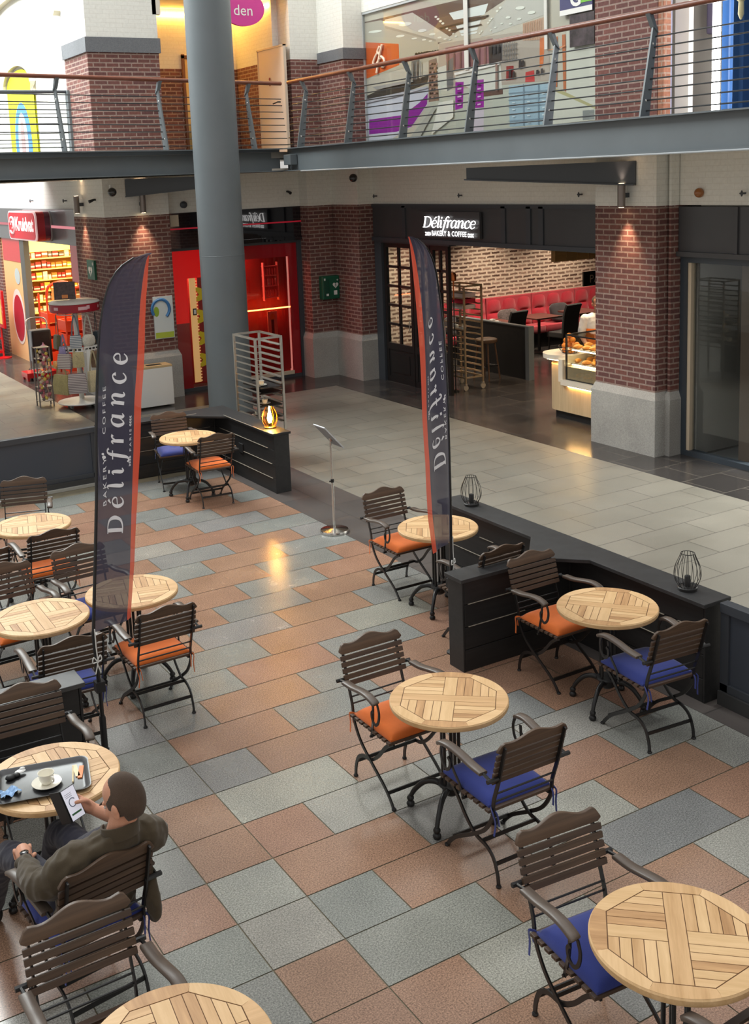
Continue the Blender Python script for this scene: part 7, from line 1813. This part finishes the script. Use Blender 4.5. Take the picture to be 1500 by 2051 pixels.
def bag(label, ang, rad, z, w, h, c, stripe=None, strap=.35, round_=False, rz=0):
    t = thing('woven_bag', label, 'bag', (5.58+rad*math.cos(ang), 18.6+rad*math.sin(ang), z), ang+PI/2+rz, 'bags on the rotating display stand')
    mm = fabric('bag_cloth', lin(*c), .9, 60, .3)
    if stripe:
        nt = NT('striped_bag'); v = nt.pos(obj=True); wv = nt.n('ShaderNodeTexWave', wave_type='BANDS', bands_direction='Z'); wv.inputs['Scale'].default_value = 11; wv.inputs['Distortion'].default_value = .6
        nt.l(v, wv.inputs[0]); nt.l(nt.ramp(wv.outputs[1], [(.45, lin(*c)), (.55, lin(*stripe))]), nt.b.inputs['Base Color']); nt.b.inputs['Roughness'].default_value = .9; mm = nt.mat
    b = MB()
    if round_: b.ell((0, 0, -h/2), (w/2, .05, h/2), 18, 10, 0, .75)
    else:
        q = [(-w*.44, 0), (w*.44, 0), (w*.5, -h*.5), (w*.47, -h), (-w*.47, -h), (-w*.5, -h*.5)]
        f_ = [b.addv((x, -.035-.02*(zz < -h*.2), zz)) for x, zz in q]; k_ = [b.addv((x, .035, zz)) for x, zz in q]
        for i in range(6): b.face((f_[i], f_[(i+1) % 6], k_[(i+1) % 6], k_[i]))
        b.face(f_); b.face(k_[::-1])
    b.build('bag_body', mm, t, 50, .008)
    b = MB(); b.bar(smoothpath([(-w*.32, 0, -.02), (-w*.2, 0, strap*.55), (0, 0, strap), (w*.2, 0, strap*.55), (w*.32, 0, -.02)], 4), .025, .006, up=(0, 1, 0)); b.build('strap', fabric('strap_cloth', tuple(x*.8 for x in lin(*c)), .9, 60, .2), t)
V = 4.15     # angle that faces the viewer
for lab, a, r_, z, w, h, c, stp, ss, rd in (
    ('white shoulder bag with a curved flap hanging high on the display stand', V+.85, .34, 1.28, .26, .22, (206,204,192), None, .34, True),
    ('dark teal bag with a white tag beside the white shoulder bag', V+1.55, .34, 1.3, .18, .3, (44,54,58), None, .32, False),
    ('khaki bag high on the passage edge of the display stand', V-1.0, .34, 1.28, .2, .24, (112,104,78), None, .34, False),
    ('blue and white checked bag in the middle of the display stand', V+.2, .34, 1.28, .2, .22, (120,130,140), (206,206,206), .34, False),
    ('lilac bag under the khaki one on the display stand', V-.45, .36, 1.1, .14, .18, (150,140,180), None, .2, False),
    ('grey striped woven bag low under the lilac one', V-.35, .39, .98, .26, .26, (150,134,136), (206,198,190), .2, False),
    ('beige straw bag in the middle tier of the display stand', V+.25, .38, 1.0, .2, .26, (186,172,132), None, .2, False),
    ('brown bag hanging behind the slotted bracket', V+1.2, .36, .98, .22, .28, (120,96,76), None, .2, False),
    ('large olive straw tote at the bottom of the display stand', V-.55, .42, .62, .36, .34, (168,156,108), None, .3, False),
    ('grey striped tote beside the olive one', V+.15, .42, .64, .32, .34, (128,116,118), (200,190,186), .3, False),
    ('cream tote with a green panel at the bottom of the display stand', V+.85, .42, .66, .24, .36, (196,184,150), None, .34, False),
    ('green panelled narrow tote next to the cream one', V+1.08, .44, .66, .12, .36, (90,140,70), None, .3, False),
    ('sand coloured tote at the far bottom side of the display stand', V+1.5, .42, .68, .26, .36, (190,164,128), None, .3, False)):
    bag(lab, a, r_, z, w, h, c, stp, ss, rd)
b = MB(); b.box(-.18, -.01, 0, .18, .01, .3, 0); b.box(-.05, -.014, .02, .05, -.009, .08, 1)
place(tag(b.build('top_sign_card', [mat('dark_card', lin(84,70,70), .6, var=.4, scale=20), mat('orange_patch', lin(220,140,80), .6)]), 'dark card standing on top of the display stand', 'card'), (5.46, 18.7, 1.86), -.4)
# strip of sunglasses / small goods beside it
gs = thing('goods_tower', 'narrow wire tower of yellow and cream trinkets beside the display stand', 'display tower', (5.06, 19.05, 0))
b = MB()
for x in (-.12, .12):
    for y in (-.1, .1): b.box(x-.01, y-.01, 0, x+.01, y+.01, 1.05)
for z in (.1, .35, .6, .85, 1.04): b.box(-.13, -.11, z-.008, .13, .11, z)
b.build('wire_frame', mat('grey_wire_frame', lin(120,112,108), .5), gs)
b = MB(); r = random.Random(4)
for k in range(60):
    b.ell((r.uniform(-.1, .1), -.1+r.uniform(-.03, .02), .14+.88*k/60), (.03, .02, .03), 8, 6, r.randrange(4))
o = b.build('trinkets', [mat('trinket_y', lin(222,196,90), .5), mat('trinket_c', lin(214,196,170), .5), mat('trinket_p', lin(190,110,120), .5), mat('trinket_b', lin(110,100,96), .5)], gs, 60); o['kind'] = 'stuff'
# black shopping trolley and red crates in the doorway
sc_ = thing('shopping_trolley', 'black fabric shopping trolley with an umbrella before the drugstore entrance', 'shopping trolley', (5.9, 22.2, 0))
b = MB(); b.box(-.2, -.14, .28, .2, .14, .95); b.build('bag', fabric('black_bag', lin(34,32,36), .8, 80, .3), sc_, None, .04)
b = MB(); b.tube(smoothpath([(-.2, .1, .1), (-.2, .14, .9), (-.2, .2, 1.1), (-.1, .24, 1.16), (.1, .24, 1.16), (.2, .2, 1.1), (.2, .14, .9), (.2, .1, .1)], 4), .014, 8); b.box(-.24, -.16, .1, .24, .16, .13); b.build('handle_frame', mat('grey_tube', lin(140,140,140), .4, .5), sc_, 50)
for s in (-1, 1):
    b = MB(); b.at(s*.22, .1, .08, 0, 0, PI/2); b.lathe([(.08, -.02), (.08, .02)], 16); b.build('wheel', M['black'], sc_, 40)
b = MB(); b.lathe([(.015, .3), (.08, .62), (.02, .66), (.012, .7)], 12, (0, -.2, 0)); tag(place(b.build('folded_umbrella', mat('mauve_umbrella', lin(150,110,130), .7), None, 50), (5.9, 22.2, 0)), 'mauve folded umbrella hooked on the black shopping trolley', 'umbrella')
b = MB(); b.box(-.3, -.22, .06, .3, .22, .16)
for s in (-1, 1): b.box(s*.27-.02, -.2, 0, s*.27+.02, -.14, .06); b.box(s*.27-.02, .14, 0, s*.27+.02, .2, .06)
tag(place(b.build('red_dolly', M['red']), (5.75, 21.9, 0)), 'low red wheeled dolly under the black shopping trolley', 'dolly')
M['redorange'] = mat('orange_red_frame', lin(230,70,36), .45)
for nm, x, y, lab in (('crate_trolley', 6.6, 23.2, 'orange red crate trolley inside the drugstore entrance'), ('crate_trolley', 6.5, 21.6, 'orange red crate trolley nearest the display stand')):
    t = thing(nm, lab, 'crate trolley', (x, y, 0), .05, 'orange red crate trolleys')
    for k in range(4):
        b = MB(); z = .15+k*.27
        b.box(-.3, -.25, z, .3, .25, z+.02); 
        for s in (-1, 1): b.box(-.3, s*.25-.012, z, .3, s*.25+.012, z+.2); b.box(s*.3-.012, -.25, z, s*.3+.012, .25, z+.2)
        b.build('crate', M['redorange'], t)
    b = MB()
    for sx in (-1, 1):
        for sy in (-1, 1): b.box(sx*.31-.015, sy*.26-.015, .08, sx*.31+.015, sy*.26+.015, 1.55)
    b.tube(smoothpath([(-.31, -.26, 1.5), (-.25, -.26, 1.72), (0, -.26, 1.8), (.25, -.26, 1.72), (.31, -.26, 1.5)], 4), .03, 8)
    b.build('frame', M['redorange'], t)
    b = MB(); b.box(-.2, -.29, 1.2, .2, -.27, 1.66); b.build('sign_card', mat('peach_card', lin(250,180,110), .6), t)
    b = MB(); r = random.Random(8)
    for k in range(24): b.cbox((r.uniform(-.24, .24), r.uniform(-.2, .2), .22+.27*(k % 4)), (.1, .08, .12), r.randrange(3))
    o = b.build('crate_goods', [mat('goods_o', lin(236,140,50), .5), mat('goods_r', lin(196,50,40), .5), mat('goods_y', lin(240,200,110), .5)], t); o['kind'] = 'stuff'
# flower bins at the frame edge
fb = thing('flower_trolley', 'red wheeled trolley of potted plants at the frame edge before the banner panel', 'plant trolley', (5.6, 26.2, 0))
b = MB(); b.box(-.3, -.9, .1, .3, .9, .16); b.box(-.3, -.9, .42, .3, .9, .45)
for sx in (-1, 1):
    for sy in (-1, 1): b.box(sx*.28-.02, sy*.88-.02, .0, sx*.28+.02, sy*.88+.02, .8)
b.build('frame', M['red'], fb)
b = MB()
for sx in (-1, 1): b.box(sx*.3-.01, -.9, .45, sx*.3+.01, .9, .72)
b.build('bin_side', mat('blue_grey_bin', lin(130,146,162), .5), fb)
b = MB(); r = random.Random(9)
for k in range(160):
    c = (r.uniform(-.3, .3), r.uniform(-.85, .85), .72+r.uniform(0, .28)); b.ell(c, (.06, .06, .045), 7, 5, [0, 0, 0, 1, 2][k % 5])
o = b.build('foliage', [mat('leaf_green', lin(90,116,84), .7), mat('pale_bloom', lin(214,216,206), .6), mat('orange_bloom', lin(214,120,80), .6)], fb, 60); o['kind'] = 'stuff'
for y, lab in ((25.2, 'red rimmed promotional sign nearest the grey entrance pillar'), (26.3, 'red rimmed promotional sign at the frame edge')):
    t = thing('promotional_sign', lab, 'sign', (5.85, y, 0), 0, 'red rimmed promotional signs')
    b = MB(); b.box(-.03, -.4, .7, .03, .4, 1.55); b.build('board', M['red'], t, None, .02)
    b = MB(); b.box(-.036, -.3, .8, -.03, .3, 1.35); b.build('yellow_card', mat('yellow_card', lin(234,190,100), .6), t)
    b = MB(); b.lathe([(.18, 0), (.18, .02), (.02, .04), (.02, .72)], 16); b.build('stand', M['red'], t, 40)
# white bin with wooden lid by the passage pier
wb_ = thing('recycling_bin', 'white box shaped bin with a slotted beige lid beside the passage pier', 'bin', (6.55, 17.66, 0))
b = MB(); b.box(-.3, -.16, .03, .3, .16, .68); b.build('body', M['white'], wb_, None, .006)
b = MB(); b.box(-.3, -.16, .68, .3, .16, .715); b.build('lid', mat('beige_lid', lin(196,170,126), .5), wb_, None, .004)
b = MB(); b.box(-.1, -.05, .714, .16, .06, .718); b.build('slot', M['black'], wb_)
# ------------------------------------------------------------------ light
w = bpy.data.worlds.new('sky'); scene.world = w; w.use_nodes = True
nt = w.node_tree; nt.nodes.clear()
out = nt.nodes.new('ShaderNodeOutputWorld'); bg = nt.nodes.new('ShaderNodeBackground')
geo = nt.nodes.new('ShaderNodeTexCoord'); sx = nt.nodes.new('ShaderNodeSeparateXYZ'); nt.links.new(geo.outputs['Generated'], sx.inputs[0])
rp = nt.nodes.new('ShaderNodeValToRGB'); nt.links.new(sx.outputs[2], rp.inputs[0])
e = rp.color_ramp.elements
e[0].position = 0; e[0].color = (.86, .83, .78, 1); e[1].position = 1; e[1].color = (.9, .9, .9, 1)
m_ = e.new(.35); m_.color = (.84, .82, .79, 1)
nt.links.new(rp.outputs[0], bg.inputs[0]); bg.inputs[1].default_value = .70; nt.links.new(bg.outputs[0], out.inputs[0])
def area(name, loc, rot, sx_, sy_, e, c=(1,1,1), spread=None):
    l = bpy.data.lights.new(name, 'AREA'); l.shape = 'RECTANGLE'; l.size = sx_; l.size_y = sy_; l.energy = e; l.color = c
    if spread: l.spread = spread
    o = bpy.data.objects.new(name, l); COL.objects.link(o); o.location = loc; o.rotation_euler = rot; return o
def point(name, loc, e, c, r=.05):
    l = bpy.data.lights.new(name, 'POINT'); l.energy = e; l.color = c; l.shadow_soft_size = r
    o = bpy.data.objects.new(name, l); COL.objects.link(o); o.location = loc; return o
# glass roofs over the terrace and over the passage
area('roof_light_terrace', (3, 7, 12), (0, 0, 0), 7, 12, 430)
area('roof_light_passage', (2.5, 24, 12), (0, D(-25), 0), 5, 16, 5200, (.95, 1, .98))
# bakery interior downlights, counter, drugstore ceiling, gallery recess, display window
for x, y in ((12.2, 17.4), (14.2, 17.4), (16.2, 17.4)): area('bakery_downlight', (x, y, 3.1), (0, 0, 0), .25, .25, 42, (1, .82, .62), 1.9)
for x, y in ((12.2, 13.2), (13.8, 13.4), (12.0, 11.4)): area('bakery_downlight', (x, y, 3.1), (0, 0, 0), .2, .2, 34, (1, .74, .48), 2.0)
for y in (21.2, 23.2, 25.4): area('drugstore_panel', (7.4, y, 2.85), (0, 0, 0), 1.2, .6, 90, (1, .84, .5))
area('vacant_shop_panel', (12.5, 6.5, 3.1), (0, 0, 0), 1, 3, 900, (1, .97, .92))
area('red_shop_fill', (8.2, 18.9, 2.5), (0, 0, 0), 1.6, .3, 40, (1, .5, .35))  # unseen lamp added to brighten the dark interior behind the red glass
area('display_window_panel', (11.2, 8.6, 7.6), (0, 0, 0), .4, 2.5, 16, (1, .98, .94))
area('gallery_ceiling_panel', (10.2, 14.3, 8.5), (0, 0, 0), 1.2, 6, 60, (1, .98, .94))

# ------------------------------------------------------------------ camera
cam = bpy.data.cameras.new('camera'); co = bpy.data.objects.new('camera', cam); COL.objects.link(co); scene.camera = co
f_, cx_, cy_, pitch, roll, yaw, H_ = 2217.4618, 677.6396, 734.6136, .1727149, .0425350, .5239235, 3.78891
cp, sp_ = math.cos(pitch), math.sin(pitch)
Fv = Vector((math.sin(yaw)*cp, math.cos(yaw)*cp, -sp_)); Rv = Vector((math.cos(yaw), -math.sin(yaw), 0)); Dv = Fv.cross(Rv)
R2 = Rv*math.cos(roll)+Dv*math.sin(roll); D2 = -Rv*math.sin(roll)+Dv*math.cos(roll)
co.matrix_world = Matrix.Translation((0, 0, H_)) @ Matrix((R2, -D2, -Fv)).transposed().to_4x4()
cam.sensor_fit = 'HORIZONTAL'; cam.sensor_width = 36; cam.lens = f_/1500*36
cam.shift_x = (750-cx_)/1500; cam.shift_y = (cy_-1025.5)/1500
cam.clip_start = .05; cam.clip_end = 200
scene.view_settings.view_transform = 'Standard'; scene.view_settings.look = 'None'; scene.view_settings.gamma = 1; scene.view_settings.use_curve_mapping = False
scene.view_settings.exposure = 0
scene.cycles.max_bounces = 8; scene.cycles.transparent_max_bounces = 16; scene.cycles.caustics_reflective = False; scene.cycles.caustics_refractive = False
scene.cycles.use_denoising = True; scene.cycles.sample_clamp_indirect = 6
